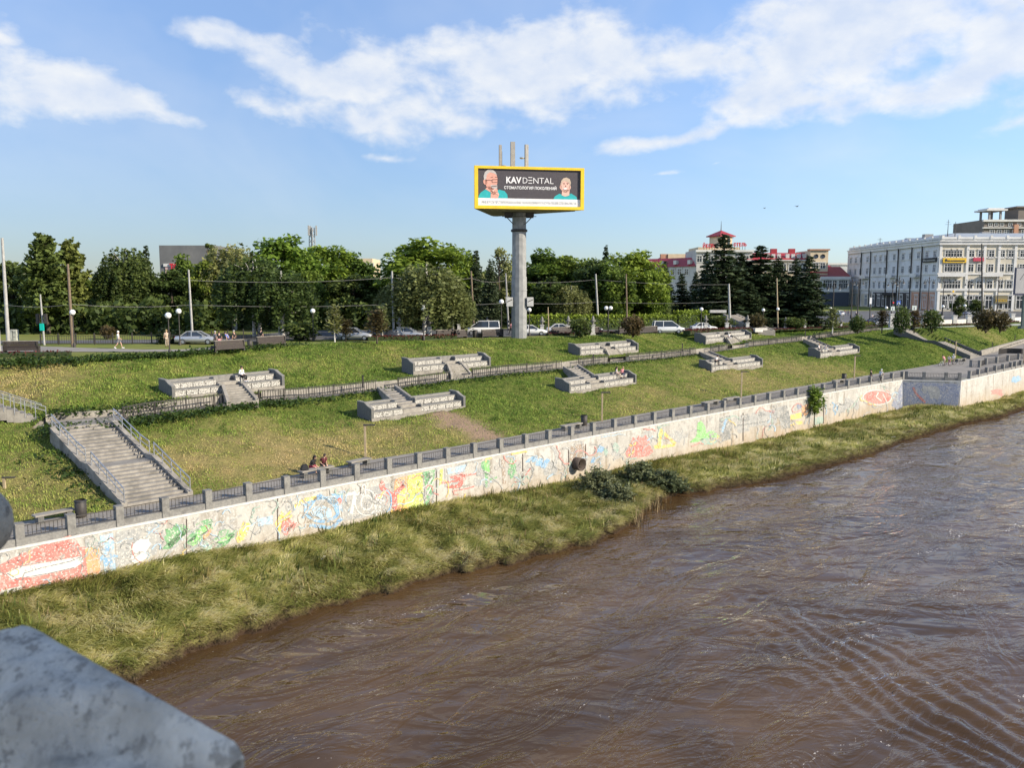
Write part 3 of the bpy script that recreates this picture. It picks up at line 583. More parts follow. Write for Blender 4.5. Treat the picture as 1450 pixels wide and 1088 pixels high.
# ------------------------------------------------------------------ river
def make_water():
    m, nt, b = newmat('river_water'); g = nt.nodes.new('ShaderNodeNewGeometry'); mp = nd(nt, 'ShaderNodeMapping'); nt.links.new(g.outputs['Position'], mp.inputs[0])
    mp.inputs['Rotation'].default_value = (0, 0, -R(46)); 
    def nz(scale, st, det, rough=.55, dist=0, src=None):
        q = nd(nt, 'ShaderNodeMapping'); nt.links.new(mp.outputs[0], q.inputs[0]); q.inputs['Scale'].default_value = st
        n = nd(nt, 'ShaderNodeTexNoise', Scale=scale, Detail=det, Roughness=rough, Distortion=dist); nt.links.new(q.outputs[0], n.inputs['Vector']); return n.outputs['Fac']
    big = nz(.16, (.55, 1, 1), 5, .6, .8)
    mr = nd(nt, 'ShaderNodeMapRange'); nt.links.new(big, mr.inputs[0]); mr.inputs[1].default_value = .35; mr.inputs[2].default_value = .68
    col = mix(nt, mr.outputs[0], (.062, .036, .016), (.115, .066, .028))
    # foam specks in streaks
    f1 = nz(6.5, (.6, 1, 1), 6, .75); f2 = nz(.22, (.5, 1.6, 1), 4, .6, 1.0)
    ml = nd(nt, 'ShaderNodeMath', operation='MULTIPLY_ADD'); nt.links.new(f2, ml.inputs[0]); ml.inputs[1].default_value = .8; nt.links.new(f1, ml.inputs[2])
    fr = nd(nt, 'ShaderNodeMapRange'); nt.links.new(ml.outputs[0], fr.inputs[0]); fr.inputs[1].default_value = 1.125; fr.inputs[2].default_value = 1.16
    col = mix(nt, fr.outputs[0], col, (.6, .54, .46)); nt.links.new(col, b.inputs['Base Color'])
    rr = nd(nt, 'ShaderNodeMapRange'); nt.links.new(fr.outputs[0], rr.inputs[0]); rr.inputs[3].default_value = .05; rr.inputs[4].default_value = .8; nt.links.new(rr.outputs[0], b.inputs['Roughness'])
    b.inputs['IOR'].default_value = 1.33; b.inputs['Specular IOR Level'].default_value = .5
    def nr(scale, st, det, rot, dist=0, rough=.5):
        q0 = nd(nt, 'ShaderNodeMapping'); nt.links.new(g.outputs['Position'], q0.inputs[0]); q0.inputs['Rotation'].default_value = (0, 0, R(rot)); q = nd(nt, 'ShaderNodeMapping'); nt.links.new(q0.outputs[0], q.inputs[0]); q.inputs['Scale'].default_value = st
        n = nd(nt, 'ShaderNodeTexNoise', Scale=scale, Detail=det, Roughness=rough, Distortion=dist); nt.links.new(q.outputs[0], n.inputs['Vector']); return n.outputs['Fac']
    w1 = nr(.55, (.38, 1, 1), 2, 14, .9); w2 = nr(1.5, (.42, 1, 1), 2.5, -12, .7); w3 = nr(4.2, (.5, 1, 1), 3, 8, .5, .55)
    calm = nz(.085, (.6, 1, 1), 3, .5, .8); cm = nd(nt, 'ShaderNodeMapRange'); nt.links.new(calm, cm.inputs[0]); cm.inputs[1].default_value = .4; cm.inputs[2].default_value = .6; cm.inputs[3].default_value = .16; cm.inputs[4].default_value = 1.0
    calm2 = nz(.3, (.5, 1.3, 1), 4, .6, 1.2); cm2 = nd(nt, 'ShaderNodeMapRange'); nt.links.new(calm2, cm2.inputs[0]); cm2.inputs[1].default_value = .42; cm2.inputs[2].default_value = .64; cm2.inputs[3].default_value = .14; cm2.inputs[4].default_value = 1.0
    def ma(op, a, b, c=None):
        n = nd(nt, 'ShaderNodeMath', operation=op)
        for i, q in enumerate((a, b, c)):
            if q is None: continue
            if isinstance(q, (int, float)): n.inputs[i].default_value = q
            else: nt.links.new(q, n.inputs[i])
        return n.outputs[0]
    fine = ma('MULTIPLY', ma('ADD', ma('MULTIPLY', w2, .5), ma('MULTIPLY', w3, .12)), cm2.outputs[0])
    h2 = ma('ADD', ma('MULTIPLY', w1, ma('MULTIPLY', cm.outputs[0], .65)), fine)
    bp = nd(nt, 'ShaderNodeBump', Strength=1.0, Distance=.33); nt.links.new(h2, bp.inputs['Height'])
    # turbid water: the brown comes from inside (no relief), the sky is mirrored by the rippled surface
    up_ = nd(nt, 'ShaderNodeCombineXYZ'); up_.inputs[2].default_value = 1
    df = nt.nodes.new('ShaderNodeBsdfDiffuse'); nt.links.new(col, df.inputs['Color']); nt.links.new(up_.outputs[0], df.inputs['Normal'])
    gl = nt.nodes.new('ShaderNodeBsdfGlossy'); nt.links.new(rr.outputs[0], gl.inputs['Roughness']); nt.links.new(bp.outputs[0], gl.inputs['Normal']); gl.inputs['Color'].default_value = (1, 1, 1, 1)
    fr2 = nt.nodes.new('ShaderNodeFresnel'); fr2.inputs['IOR'].default_value = 1.4; nt.links.new(bp.outputs[0], fr2.inputs['Normal'])
    mx = nt.nodes.new('ShaderNodeMixShader'); nt.links.new(fr2.outputs[0], mx.inputs[0]); nt.links.new(df.outputs[0], mx.inputs[1]); nt.links.new(gl.outputs[0], mx.inputs[2]); nt.links.new(mx.outputs[0], nt.nodes['Material Output'].inputs['Surface'])
    return m
M['water'] = make_water()
fu = np.array([.70, .714]); fv = np.array([.714, -.70])
us = np.concatenate([np.arange(-30, 62, .2), np.arange(62, 210, .4)]); vs_ = np.concatenate([np.arange(-2, 62, .2), np.arange(62, 110, .4)])
U, Vv = np.meshgrid(us, vs_, indexing='ij'); o = np.array([-12.0, 26.0])+0
WX = -32+U*fu[0]+Vv*fv[0]; WY = 33+U*fu[1]+Vv*fv[1]
amp = np.clip((fbm(WX*.07, WY*.07, 81)-.3)*2.2, .1, 1)
hgt = ((fbm(U*.25, Vv*.4, 82, 3)-.5)*.22+(fbm(WX*.3, WY*.85, 83, 2)-.5)*.16)*amp
# a train of standing waves lower right
tr_c = at_z(1290, 985, 0); tdir = at_z(1400, 1060, 0)-at_z(1200, 930, 0); tdir = tdir[:2]/np.linalg.norm(tdir[:2]); tn = np.array([-tdir[1], tdir[0]])
ax = (WX-tr_c[0])*tdir[0]+(WY-tr_c[1])*tdir[1]; ay = (WX-tr_c[0])*tn[0]+(WY-tr_c[1])*tn[1]
env = np.exp(-(ax/10)**2-(ay/3.2)**2)*(.5+fbm(WX*.5, WY*.5, 86)); ph = ay*2*math.pi/1.05+(fbm(WX*.3, WY*.3, 85)-.5)*13+ax*.25
hgt += env*.1*np.sin(ph)
wm = npmesh('river', np.stack([WX, WY, hgt], -1).reshape(-1, 3), grid_faces(*WX.shape), M['water']); wm.polygons.foreach_set('use_smooth', np.ones(len(wm.polygons), bool))
wo = tag(link('river', wm), kind='structure')
ru = MB(); 
def uv(u, v): return (-32+u*fu[0]+v*fv[0], 33+u*fu[1]+v*fv[1], -.15)
ru.add([uv(-300, -2), uv(1200, -2), uv(1200, 500), uv(-300, 500)], [(3, 2, 1, 0)]); struct('river', ru, M['water'])
# ------------------------------------------------------------------ painted retaining wall (one wall, its paintings are parts)
wx = [x for x in PXC if -60 <= x <= 1500]
wall = thing('painted_wall', 'long white concrete retaining wall covered with faded graffiti along the river bank', 'wall', tuple(Rw(725)))
WO = np.array(Rw(725))
mb = MB(); fr, tp, bk, bt = [], [], [], []
for x in wx:
    r = Rw(x); n = wall_out(x); B = at_Y(x, float(lineB(x)), r[1])
    fr.append(r); bt.append((r[0], r[1], B[2]-.7)); bk.append((r[0]-n[0]*.5, r[1]-n[1]*.5, r[2]))
k = len(wx)
mb.add(fr+bt, [(i, k+i, k+i+1, i+1) for i in range(k-1)]); mb.add(fr+bk, [(i, i+1, k+i+1, k+i) for i in range(k-1)])
bb = [(q[0], q[1], q[2]-6) for q in bk]; mb.add(bk+bb, [(i, i+1, k+i+1, k+i) for i in range(k-1)])
obj('wall_face', mb.shift(WO), M['wall'], wall)
# a thin projecting lip of the coping
mb = MB(); a0 = [wallpt(x, float(lineR(x)), .05)+np.array([0, 0, -.12]) for x in wx]; a1 = [wallpt(x, float(lineR(x)), .05)+np.array([0, 0, .012]) for x in wx]; a2 = [wallpt(x, float(lineR(x)), -.45)+np.array([0, 0, .012]) for x in wx]; a3 = [wallpt(x, float(lineR(x)), .003)+np.array([0, 0, -.12]) for x in wx]
mb.add(a3+a0+a1+a2, [(j*k+i, j*k+i+1, (j+1)*k+i+1, (j+1)*k+i) for j in range(3) for i in range(k-1)])
obj('coping_lip', mb.shift(WO), M['white'], wall)
def mural(name, polys, m, layer=1):
    """flat paint on the wall: polygons given where they stand on it, cut into narrow strips so that they follow the curve"""
    bm = bmesh.new()
    for pl in polys:
        vs = [bm.verts.new((x, -y, 0)) for x, y in pl]
        try: f = bm.faces.new(vs)
        except Exception: continue
    bmesh.ops.triangulate(bm, faces=bm.faces[:])
    xs = [v.co.x for v in bm.verts]; x0, x1 = min(xs), max(xs); x = math.ceil(x0/12)*12
    while x < x1:
        bmesh.ops.bisect_plane(bm, geom=bm.verts[:]+bm.edges[:]+bm.faces[:], plane_co=(x, 0, 0), plane_no=(1, 0, 0)); x += 12
    for c in (1278, 1361):
        if x0 < c < x1: bmesh.ops.bisect_plane(bm, geom=bm.verts[:]+bm.edges[:]+bm.faces[:], plane_co=(c, 0, 0), plane_no=(1, 0, 0))
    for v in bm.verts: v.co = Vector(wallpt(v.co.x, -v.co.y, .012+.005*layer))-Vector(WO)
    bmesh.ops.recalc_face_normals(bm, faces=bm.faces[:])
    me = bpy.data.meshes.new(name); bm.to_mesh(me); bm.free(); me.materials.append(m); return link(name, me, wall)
def blob(cx, cy, rx, ry, n=18, tilt=0, jit=.2, seed=0):
    r_ = random.Random(seed+int(cx*7+cy)); q = []
    for i in range(n):
        a = 2*math.pi*i/n; s = 1+r_.uniform(-jit, jit); x, y = rx*s*math.cos(a), ry*s*math.sin(a); c, t = math.cos(R(tilt)), math.sin(R(tilt)); q.append((cx+x*c-y*t, cy+x*t+y*c))
    return q
def ring(cx, cy, rx, ry, w, n=28, a0=0, a1=360):
    q = []; k = n
    for i in range(k):
        p0, p1 = R(a0+(a1-a0)*i/k), R(a0+(a1-a0)*(i+1)/k)
        q.append([(cx+(rx)*math.cos(p0), cy+ry*math.sin(p0)), (cx+rx*math.cos(p1), cy+ry*math.sin(p1)), (cx+(rx-w)*math.cos(p1), cy+(ry-w)*math.sin(p1)), (cx+(rx-w)*math.cos(p0), cy+(ry-w)*math.sin(p0))])
    return q
def stroke(pts, w):
    q = []
    for (x0, y0), (x1, y1) in zip(pts[:-1], pts[1:]):
        d = math.hypot(x1-x0, y1-y0) or 1; nx, ny = -(y1-y0)/d*w/2, (x1-x0)/d*w/2; q.append([(x0+nx, y0+ny), (x1+nx, y1+ny), (x1-nx, y1-ny), (x0-nx, y0-ny)])
    return q
PC = {'red': ((.4,.08,.06), None, .6), 'pink': ((.5,.2,.16), (.42,.12,.1), .61), 'orange': ((.55,.24,.09), None, .6), 'yellow': ((.58,.4,.07), None, .6), 'lime': ((.36,.42,.06), None, .62), 'green': ((.07,.26,.1), (.14,.34,.14), .58),
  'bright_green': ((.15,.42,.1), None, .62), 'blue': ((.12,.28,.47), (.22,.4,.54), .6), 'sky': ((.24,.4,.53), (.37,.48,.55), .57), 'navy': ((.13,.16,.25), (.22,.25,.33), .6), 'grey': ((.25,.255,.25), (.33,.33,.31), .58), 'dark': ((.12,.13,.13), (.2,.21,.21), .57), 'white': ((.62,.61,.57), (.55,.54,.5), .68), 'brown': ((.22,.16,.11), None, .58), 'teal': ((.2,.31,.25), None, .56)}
PM = {k: paintmat('paint_'+k, *v[:2], flake=v[2]) for k, v in PC.items()}
def mu(name, col, polys, layer=1): return mural(name+'_painting', polys, PM[col], layer)
mu('red_letters', 'pink', [[(0,800),(20,790),(60,772),(100,758),(112,775),(140,775),(142,815),(120,820),(80,826),(55,830),(30,836),(0,838)], [(-40,812),(0,800),(0,838),(-40,846)]])
mu('white_letters', 'white', [[(8,812),(30,803),(70,796),(115,788),(118,796),(105,805),(60,815),(35,820),(20,824)], [(0,838),(12,834),(30,830),(32,834),(12,840)]], 2)
mu('red_splash', 'red', [blob(45,790,26,9,16,-14,.4), blob(92,775,18,8,14,-16,.4), blob(30,822,18,5,12,-8,.4)], 3)
mu('orange_square', 'orange', [[(120,777),(140,774),(142,814),(124,817)]], 2)
mu('black_outline', 'dark', stroke([(10,812),(30,824),(34,812),(60,804),(100,795),(116,788)], 1.4)+stroke([(20,806),(34,800),(60,796)], 1.2)+stroke([(36,818),(70,812),(105,804)], 1.3), 4)
mu('blue_column', 'sky', [[(141,759),(160,755),(164,807),(148,811)]]); mu('grey_panel', 'grey', [[(164,754),(225,742),(222,785),(164,805)], [(120,764),(138,760),(140,773),(121,777)]])
mu('blue_figure', 'blue', [blob(152,777,3,4,10), [(147,784),(157,784),(160,797),(156,806),(149,806),(147,797)], [(139,792),(147,784),(150,788),(142,796)], [(157,784),(167,787),(166,790),(158,789)]], 2)
mu('white_arc', 'white', [blob(200,775,14,9,16,-35), blob(196,790,13,7,14,-20)], 2); mu('red_arc', 'red', ring(204,776,18,22,1.2,14,90,200), 3)
mu('green_swirl', 'green', [blob(250,757,18,13,16,-35,.3), [(228,778),(262,748),(270,750),(240,778)]]); mu('green_figure', 'green', [blob(283,752,20,9,16,-35,.3), [(262,770),(295,742),(300,744),(282,768)], blob(316,762,16,8,16,-30,.35), [(302,778),(330,752),(338,750),(318,774)]])
mu('bright_green_figure', 'bright_green', [blob(286,752,12,4,12,-38,.4), blob(276,768,9,4,12,-25,.4), blob(318,764,9,3,12,-32,.4)], 2); mu('grey_stripe', 'grey', [s for s in stroke([(232,790),(262,760),(285,742)], 4)+stroke([(248,788),(292,768)], 3)+stroke([(316,744),(342,730)], 3)], 3)
mu('peach_stripe', 'orange', [blob(293,757,3,9,10,40)], 3); mu('yellow_figure', 'yellow', [blob(346,752,8,14,14,20,.35), blob(338,762,5,7,10,0,.4)]); mu('green_grass', 'teal', [blob(296,774,18,6,14,-15,.35)])
mu('blue_wash', 'sky', [[(364,735),(386,730),(386,742),(366,746)]]); mu('yellow_flame', 'yellow', [[(389,742),(400,722),(402,732),(412,722),(414,732),(400,742),(396,756)], ] ); mu('yellow_arch', 'yellow', stroke([(416,718),(432,708),(448,705)], 5))
mu('red_rider', 'pink', [blob(407,743,9,9,14,0,.3), [(398,752),(420,740),(424,744),(404,760)]]); mu('purple_wheel', 'brown', ring(427,735,6,9,1.2,18))
mu('blue_wheel', 'blue', ring(456,722,26,19,4.5,30)+stroke([(428,734),(452,700),(470,714)], 3)+stroke([(438,744),(470,748),(484,734)], 5))
mu('blue_shape', 'sky', [[(452,706),(482,700),(486,726),(474,716)], blob(456,726,14,10,16)]); mu('blue_sail', 'blue', [[(468,700),(486,698),(484,712)], [(470,716),(482,710),(478,732)]], 2); mu('red_spot', 'red', [blob(481,709,3,4,8)], 3)
mu('grey_clock_panel', 'grey', [[(484,700),(552,684),(552,722),(512,734),(484,738)]])
mu('white_numeral', 'white', stroke([(488,701),(503,698),(497,728)], 4.5)+ring(515,690,3.4,4,1.5,14)+ring(514,698,4.2,5,1.8,14)+stroke([(530,718),(541,698),(537,720)], 3)+stroke([(530,712),(544,709)], 2.2)+ring(518,712,16,19,1.6,28)+ring(519,712,9,11,1.6,22)+ring(536,727,5,5,1.6,14)+ring(484,716,4,20,1.2,14,90,270), 3)
mu('blue_flag', 'blue', ring(545,710,10,17,2,14,-80,80), 4)
mu('orange_panel', 'orange', [[(559,678),(577,674),(576,722),(556,727)]]); mu('yellow_panel', 'yellow', [blob(568,700,8,20,14,0,.2), blob(574,715,6,8,10)], 2)
mu('red_gymnast', 'red', [blob(541,688,4,7,12), [(544,690),(556,698),(566,688),(572,684),(573,690),(562,702),(563,716),(558,726),(554,716),(553,704),(544,696)], blob(569,685,4,4,9)], 3)
mu('lime_panel', 'lime', [[(577,674),(598,669),(600,717),(577,722)]]); mu('yellow_blossom', 'yellow', [blob(588,693,7,6,12,0,.35)], 2)
mu('green_dragon', 'green', [[(598,669),(616,665),(613,690),(606,716),(600,718),(604,700)], blob(604,675,7,5,12,0,.4)]); mu('white_wave', 'white', stroke([(600,706),(608,694),(614,680)], 1.4)+stroke([(598,692),(606,686),(612,676)], 1.4), 3)
mu('yellow_strip', 'lime', [[(623,665),(627,664),(626,684),(622,688)]]); mu('grey_drape', 'grey', stroke([(617,668),(618,690),(612,712)], 3)+stroke([(630,664),(631,690)], 2)); mu('blue_wash', 'sky', [[(632,664),(660,658),(658,668),(634,672)]])
mu('red_runner', 'red', [blob(652,671,3.4,3,10), [(636,676),(648,672),(658,672),(660,678),(652,691),(634,692),(632,689),(648,686),(650,682),(626,686),(624,683),(646,680),(638,677)], [(656,672),(674,670),(674,672),(658,675)]], 2)
mu('red_line', 'red', stroke([(640,696),(662,692),(672,689)], 1.6))
mu('green_tree', 'green', [blob(688,662,6,10,14,0,.3), [(686,668),(692,668),(690,690),(687,690)], stroke([(692,680),(704,676),(709,666)], 2.2)[0]]); mu('green_crown', 'bright_green', [blob(689,662,4,8,12,0,.35)], 2); mu('brown_post', 'brown', stroke([(712,650),(714,686)], 5)); mu('green_bush', 'green', [blob(725,664,7,13,14,0,.35)]); mu('grey_crown', 'grey', [blob(680,668,5,10,12,0,.4)])
mu('blue_wing', 'blue', [blob(754,651,10,4,12,-35,.35), blob(768,656,9,7,12,-20,.35)]); mu('grey_fan', 'grey', ring(776,648,14,18,4,14,-70,60)+stroke([(742,666),(756,648)], 2)); mu('red_branch', 'red', stroke([(742,676),(752,662)], 1.5)+stroke([(728,684),(744,678)], 1.5))
mu('grey_concrete', 'brown', [[(808,632),(829,628),(829,650),(806,655)]]); mu('blue_bird', 'blue', [blob(849,637,6,4,12,-30,.4), blob(840,652,3,5,10,30)]); mu('dark_bird', 'dark', stroke([(838,646),(848,632)], 1.6)+stroke([(842,658),(850,650)], 1.5), 2)
mu('green_scribble', 'teal', [blob(858,640,4,6,10,0,.4), blob(872,634,5,7,10,0,.45)]); mu('dark_text', 'dark', stroke([(866,628),(870,646)], 1.5)+stroke([(860,632),(858,648)], 1.4))
mu('red_castle', 'pink', [[(885,642),(892,630),(896,619),(901,623),(904,617),(909,621),(914,616),(918,622),(922,634),(925,640),(918,646),(900,649),(888,648)]]); mu('red_shade', 'red', [blob(903,636,12,7,14,0,.4)], 2)
mu('grey_arch', 'dark', ring(924,630,9,10,2,12,-170,-20)); mu('yellow_arm', 'yellow', stroke([(926,634),(933,632),(935,611),(938,609)], 5)+stroke([(936,610),(956,629)], 4.5)+stroke([(956,630),(932,634)], 4))
mu('green_figurine', 'bright_green', [[(976,627),(986,618),(988,599),(993,596),(998,604),(1000,614),(1008,609),(1016,615),(1019,619),(1006,620),(998,622),(988,626)]]); mu('grey_loop', 'grey', ring(985,622,14,14,1.5,18,-170,-60)+ring(960,622,10,18,1.5,12,-60,30)); mu('green_haze', 'teal', [blob(1002,626,12,5,12,0,.35)])
mu('dark_column', 'dark', [[(1019,592),(1034,588),(1037,600),(1034,622),(1022,626),(1018,610)]]); mu('blue_drip', 'blue', stroke([(1028,594),(1022,612)], 3.4), 2)
mu('grey_city', 'grey', [[(1040,592),(1068,585),(1100,578),(1100,600),(1040,608)], [(1100,577),(1113,574),(1118,590),(1118,606),(1106,608)]]); mu('grey_skyline', 'dark', [blob(1056,592,7,5,10,0,.5), blob(1078,588,6,5,10,0,.5), blob(1096,586,6,7,10,0,.4)]+stroke([(1040,604),(1090,596)], 2.5), 2); mu('grey_shadow_arch', 'dark', [[(1108,575),(1114,574),(1119,592),(1119,607),(1112,606),(1104,590)]], 3)
mu('yellow_strip', 'yellow', [[(1119,588),(1135,584),(1135,592),(1119,595)], [(1119,599),(1136,596),(1136,601),(1119,603)]]); mu('orange_flower', 'orange', [blob(1141,580,6,8,12,0,.35)]); mu('navy_scribble', 'navy', [blob(1132,576,4,4,10,0,.4)]); mu('green_strip', 'teal', [[(1152,592),(1166,589),(1166,599),(1152,603)]])
mu('blue_loop', 'blue', ring(1183,579,4,6,1.6,12)+stroke([(1178,570),(1186,576),(1182,588)], 1.6)); mu('grey_scribble', 'grey', [blob(1200,568,7,5,10,0,.5), blob(1212,574,4,6,10,0,.5)])
mu('red_helmet', 'pink', [blob(1242,563,21,11,20,-8,.05)]); mu('red_helmet_visor', 'red', [blob(1234,562,9,7,14,0,.2), blob(1256,566,5,4,10,0,.2)], 2); mu('white_outline', 'white', ring(1242,563,21,11,1.3,26)+stroke([(1244,556),(1240,562),(1248,568)], 1.3)+stroke([(1250,558),(1256,570)], 1), 3)
mu('grey_corner', 'navy', [[(1262,574),(1278,540),(1278,579),(1268,581)]]); mu('bastion_shade', 'navy', [[(1279,541),(1360,544),(1360,575),(1300,571),(1279,576)]]); mu('white_streaks', 'grey', [blob(1322,556,9,10,12,0,.4), blob(1308,552,5,7,10,0,.5)], 2); mu('red_curve', 'red', stroke([(1293,549),(1298,559),(1310,570)], 3), 3)  # navy sheet puts the shade of the bastion's side into colour
mu('blue_splash', 'blue', [blob(1438,538,6,5,12,0,.45)]); mu('pink_splash', 'pink', [blob(1412,556,9,5,12,0,.5)])
# scribbles, tags and worn lines between the larger paintings
r_ = random.Random(12); wl_ = line([(0, 0), (1, 1)])
def scrib(name, col, n, w_, layer, x0=0, x1=1275):
    q = []
    for i in range(n):
        x = r_.uniform(x0, x1); yt, yb = float(lineR(x))+5, float(lineB(x))-5; y = r_.uniform(yt, yb); sc_ = (yb-yt)/60*r_.uniform(.5, 1.3); a = r_.uniform(0, 6.28); p = [(x, y)]
        for j in range(r_.randint(3, 7)): a += r_.uniform(-1.3, 1.3); p.append((min(max(p[-1][0]+7*sc_*math.cos(a), 0), 1276), p[-1][1]+7*sc_*math.sin(a)-.18*7*sc_*math.cos(a)))
        p = [(u, min(max(v, float(lineR(u))+4), float(lineB(u))-1)) for u, v in p]; q += stroke(p, w_*r_.uniform(.6, 1.3))
    mu(name, col, q, layer)
scrib('grey_scribble', 'grey', 85, 1.7, 5); scrib('dark_scribble', 'dark', 60, .8, 6); scrib('blue_scribble', 'sky', 40, 1.6, 5); scrib('pink_scribble', 'pink', 18, 1.4, 5); scrib('green_scribble', 'teal', 26, 1.6, 5); scrib('yellow_scribble', 'yellow', 14, 1.6, 5)
mu('grey_wash', 'grey', [blob(r_.uniform(0, 1270), 0, 10, 6) for i in range(0)]+[[(x+(u-x)*1.0, float(lineR(x))+float(lineB(x))*0+v) for u, v in blob(x, r_.uniform(16, 36), r_.uniform(6, 14), r_.uniform(5, 10), 14, r_.uniform(-40, 10), .45)] for x in range(180, 1250, 46)], 0)
# vertical joints with rust
mb = MB()
for x, y0, y1 in ((264,735,790),(393,706,772),(740,643,688),(805,634,660),(829,629,664),(1052,585,625),(1166,562,600),(510,690,700),(618,664,712)):
    for q in [[wallpt(x+d*.55, y, .03) for d, y in ((-1, y0), (1, y0), (1, y1), (-1, y1))]]: mb.add(q, [(0, 3, 2, 1)])
obj('joint', mb.shift(WO), M['rust'], wall)
# drain outlet
pc = wallpt(815, 656.5, 0); n = wall_out(815); t = np.array([-n[1], n[0]])
dp = thing('drain_pipe', 'short round rusty drain outlet sticking out of the painted wall above a bush', 'pipe', tuple(pc))
mb = MB(); A = Vector((0, 0, 0)); nn = Vector((n[0], n[1], 0)); prof = [(.52, -.05), (.56, .0), (.56, .75), (.48, .75), (.46, .1), (.01, .08)]
vs = []; N_ = 24; sdv = Vector((t[0], t[1], 0))
for r_, d_ in prof: vs += [nn*d_+sdv*r_*math.cos(2*math.pi*j/N_)+Vector((0, 0, r_*math.sin(2*math.pi*j/N_))) for j in range(N_)]
mb.add(vs, [(i*N_+j, i*N_+(j+1) % N_, (i+1)*N_+(j+1) % N_, (i+1)*N_+j) for i in range(len(prof)-1) for j in range(N_)], True)
obj('pipe_ring', mb, M['rust'], dp)
# ------------------------------------------------------------------ promenade balustrade: granite pillars, curb, iron panels
def balustrade(name, label, pts, outs, zb, group=None, ph=1.12, curb=True, pw_=.42, colr='granite', infill=True):
    O = Vector(pts[0]); o = thing(name, label, 'railing', tuple(O), group=group)
    pr = [Vector(p) for p in pts]
    for i, p in enumerate(pr):
        a = pr[max(i-1, 0)]; b = pr[min(i+1, len(pr)-1)]; rz = math.atan2((b-a).y, (b-a).x)
        mb = MB(); mb.box((0, 0, ph/2), (pw_, pw_, ph), rz); mb.box((0, 0, ph+.02), (pw_+.03, pw_+.03, .05), rz); mb.v = [(v[0]+p.x-O.x, v[1]+p.y-O.y, v[2]+zb-O.z) for v in mb.v]
        obj('pillar', mb, M[colr], o, bevel=.012)
    for i in range(len(pr)-1):
        a, b = pr[i], pr[i+1]; d = (b-a); d.z = 0; L = d.length; d.normalize()
        if L > 9: continue
        a2, b2 = a+d*(pw_/2+.005), b-d*(pw_/2+.005)
        if curb:
            mb = MB(); mb.beam((a2.x-O.x, a2.y-O.y, zb+.2-O.z), (b2.x-O.x, b2.y-O.y, zb+.2-O.z), .3, .36); obj('curb', mb, M['granite'], o)
        if not infill: continue
        z0, z1 = zb+(.44 if curb else .12)-O.z, zb+.98-O.z; mb = MB()
        for z in (z0, z1): mb.beam((a2.x-O.x, a2.y-O.y, z), (b2.x-O.x, b2.y-O.y, z), .035, .03 if z != z1 else .045)
        nb_ = max(3, int(round((L-pw_)/.21)))
        for j in range(1, nb_):
            q = a2+(b2-a2)*(j/nb_); mb.box((q.x-O.x, q.y-O.y, (z0+z1)/2), (.02, .02, z1-z0))
            if j % 2: mb.box((q.x-O.x, q.y-O.y, z0+.22), (.06, .02, .08), math.atan2(d.y, d.x), ry=.785)
        obj('iron_panel', mb, M['iron'], o)
    return o
def Rin(x, off=-.24): 
    q = wallpt(x, float(lineR(x)), off); q[2] = ZR; return q
px_l = [-235+0, -150, -45]; 
P1 = [Rin(x) for x in [-45]+[p[0] for p in PILL]]
balustrade('promenade_railing', 'long iron railing between grey granite pillars on top of the painted wall', P1, None, ZR)
P2 = [Rin(x) for x in (1308.6, 1340, 1359)]
balustrade('promenade_railing', 'short railing across the shaded side of the wall bastion', [Rin(1280)+np.array([.5,.3,0])]+P2, None, ZR)
P3 = [Rin(x) for x in (1363, 1375, 1387, 1399, 1411, 1422, 1433, 1439, 1447, 1456)]
balustrade('promenade_railing', 'railing of close granite pillars on the bright wall right of the bastion corner', P3[1:], None, ZR)
in_px = [(1374.4,520),(1386.6,520.5),(1395.7,517),(1411,515),(1427,512.5),(1442,510),(1456,508)]
P4 = [at_z(x, y, ZP) for x, y in in_px]
balustrade('promenade_railing', 'inner row of dark sided pillars behind the bastion, beside the ramp', P4, None, ZP, curb=False)
# low wall of the ramp at the far right with its dark fence
rw_ = [at_z(x, float(lineP(x)), float(zPf(x))) for x in (1388, 1400, 1415, 1430, 1447, 1460, 1480)]
o = thing('ramp_wall', 'low pale concrete parapet rising beside the ramp at the foot of the right slope', 'wall', tuple(rw_[0])); mb = MB(); O = rw_[0]
for a, b in zip(rw_[:-1], rw_[1:]): mb.beam(a-O+np.array([0, 0, .45]), b-O+np.array([0, 0, .45]), .35, 1.1)
obj('parapet', mb, M['concrete'], o)
fa = [at_z(x, y, z) for x, y, z in ((1415,502,5.6),(1425,498.5,5.9),(1436,495,6.4),(1449,491,7.0))]
o = thing('ramp_fence', 'dark slatted fence on the ramp left of the tall pole', 'fence', tuple(fa[0])); mb = MB(); O = fa[0]
for a, b in zip(fa[:-1], fa[1:]):
    for j in range(14):
        q = a+(b-a)*j/14-O; mb.box((q[0], q[1], .5), (.3, .08, 1.0))
    mb.beam(a-O+np.array([0, 0, 1.05]), b-O+np.array([0, 0, 1.05]), .12, .08)
obj('slats', mb, M['iron'], o)
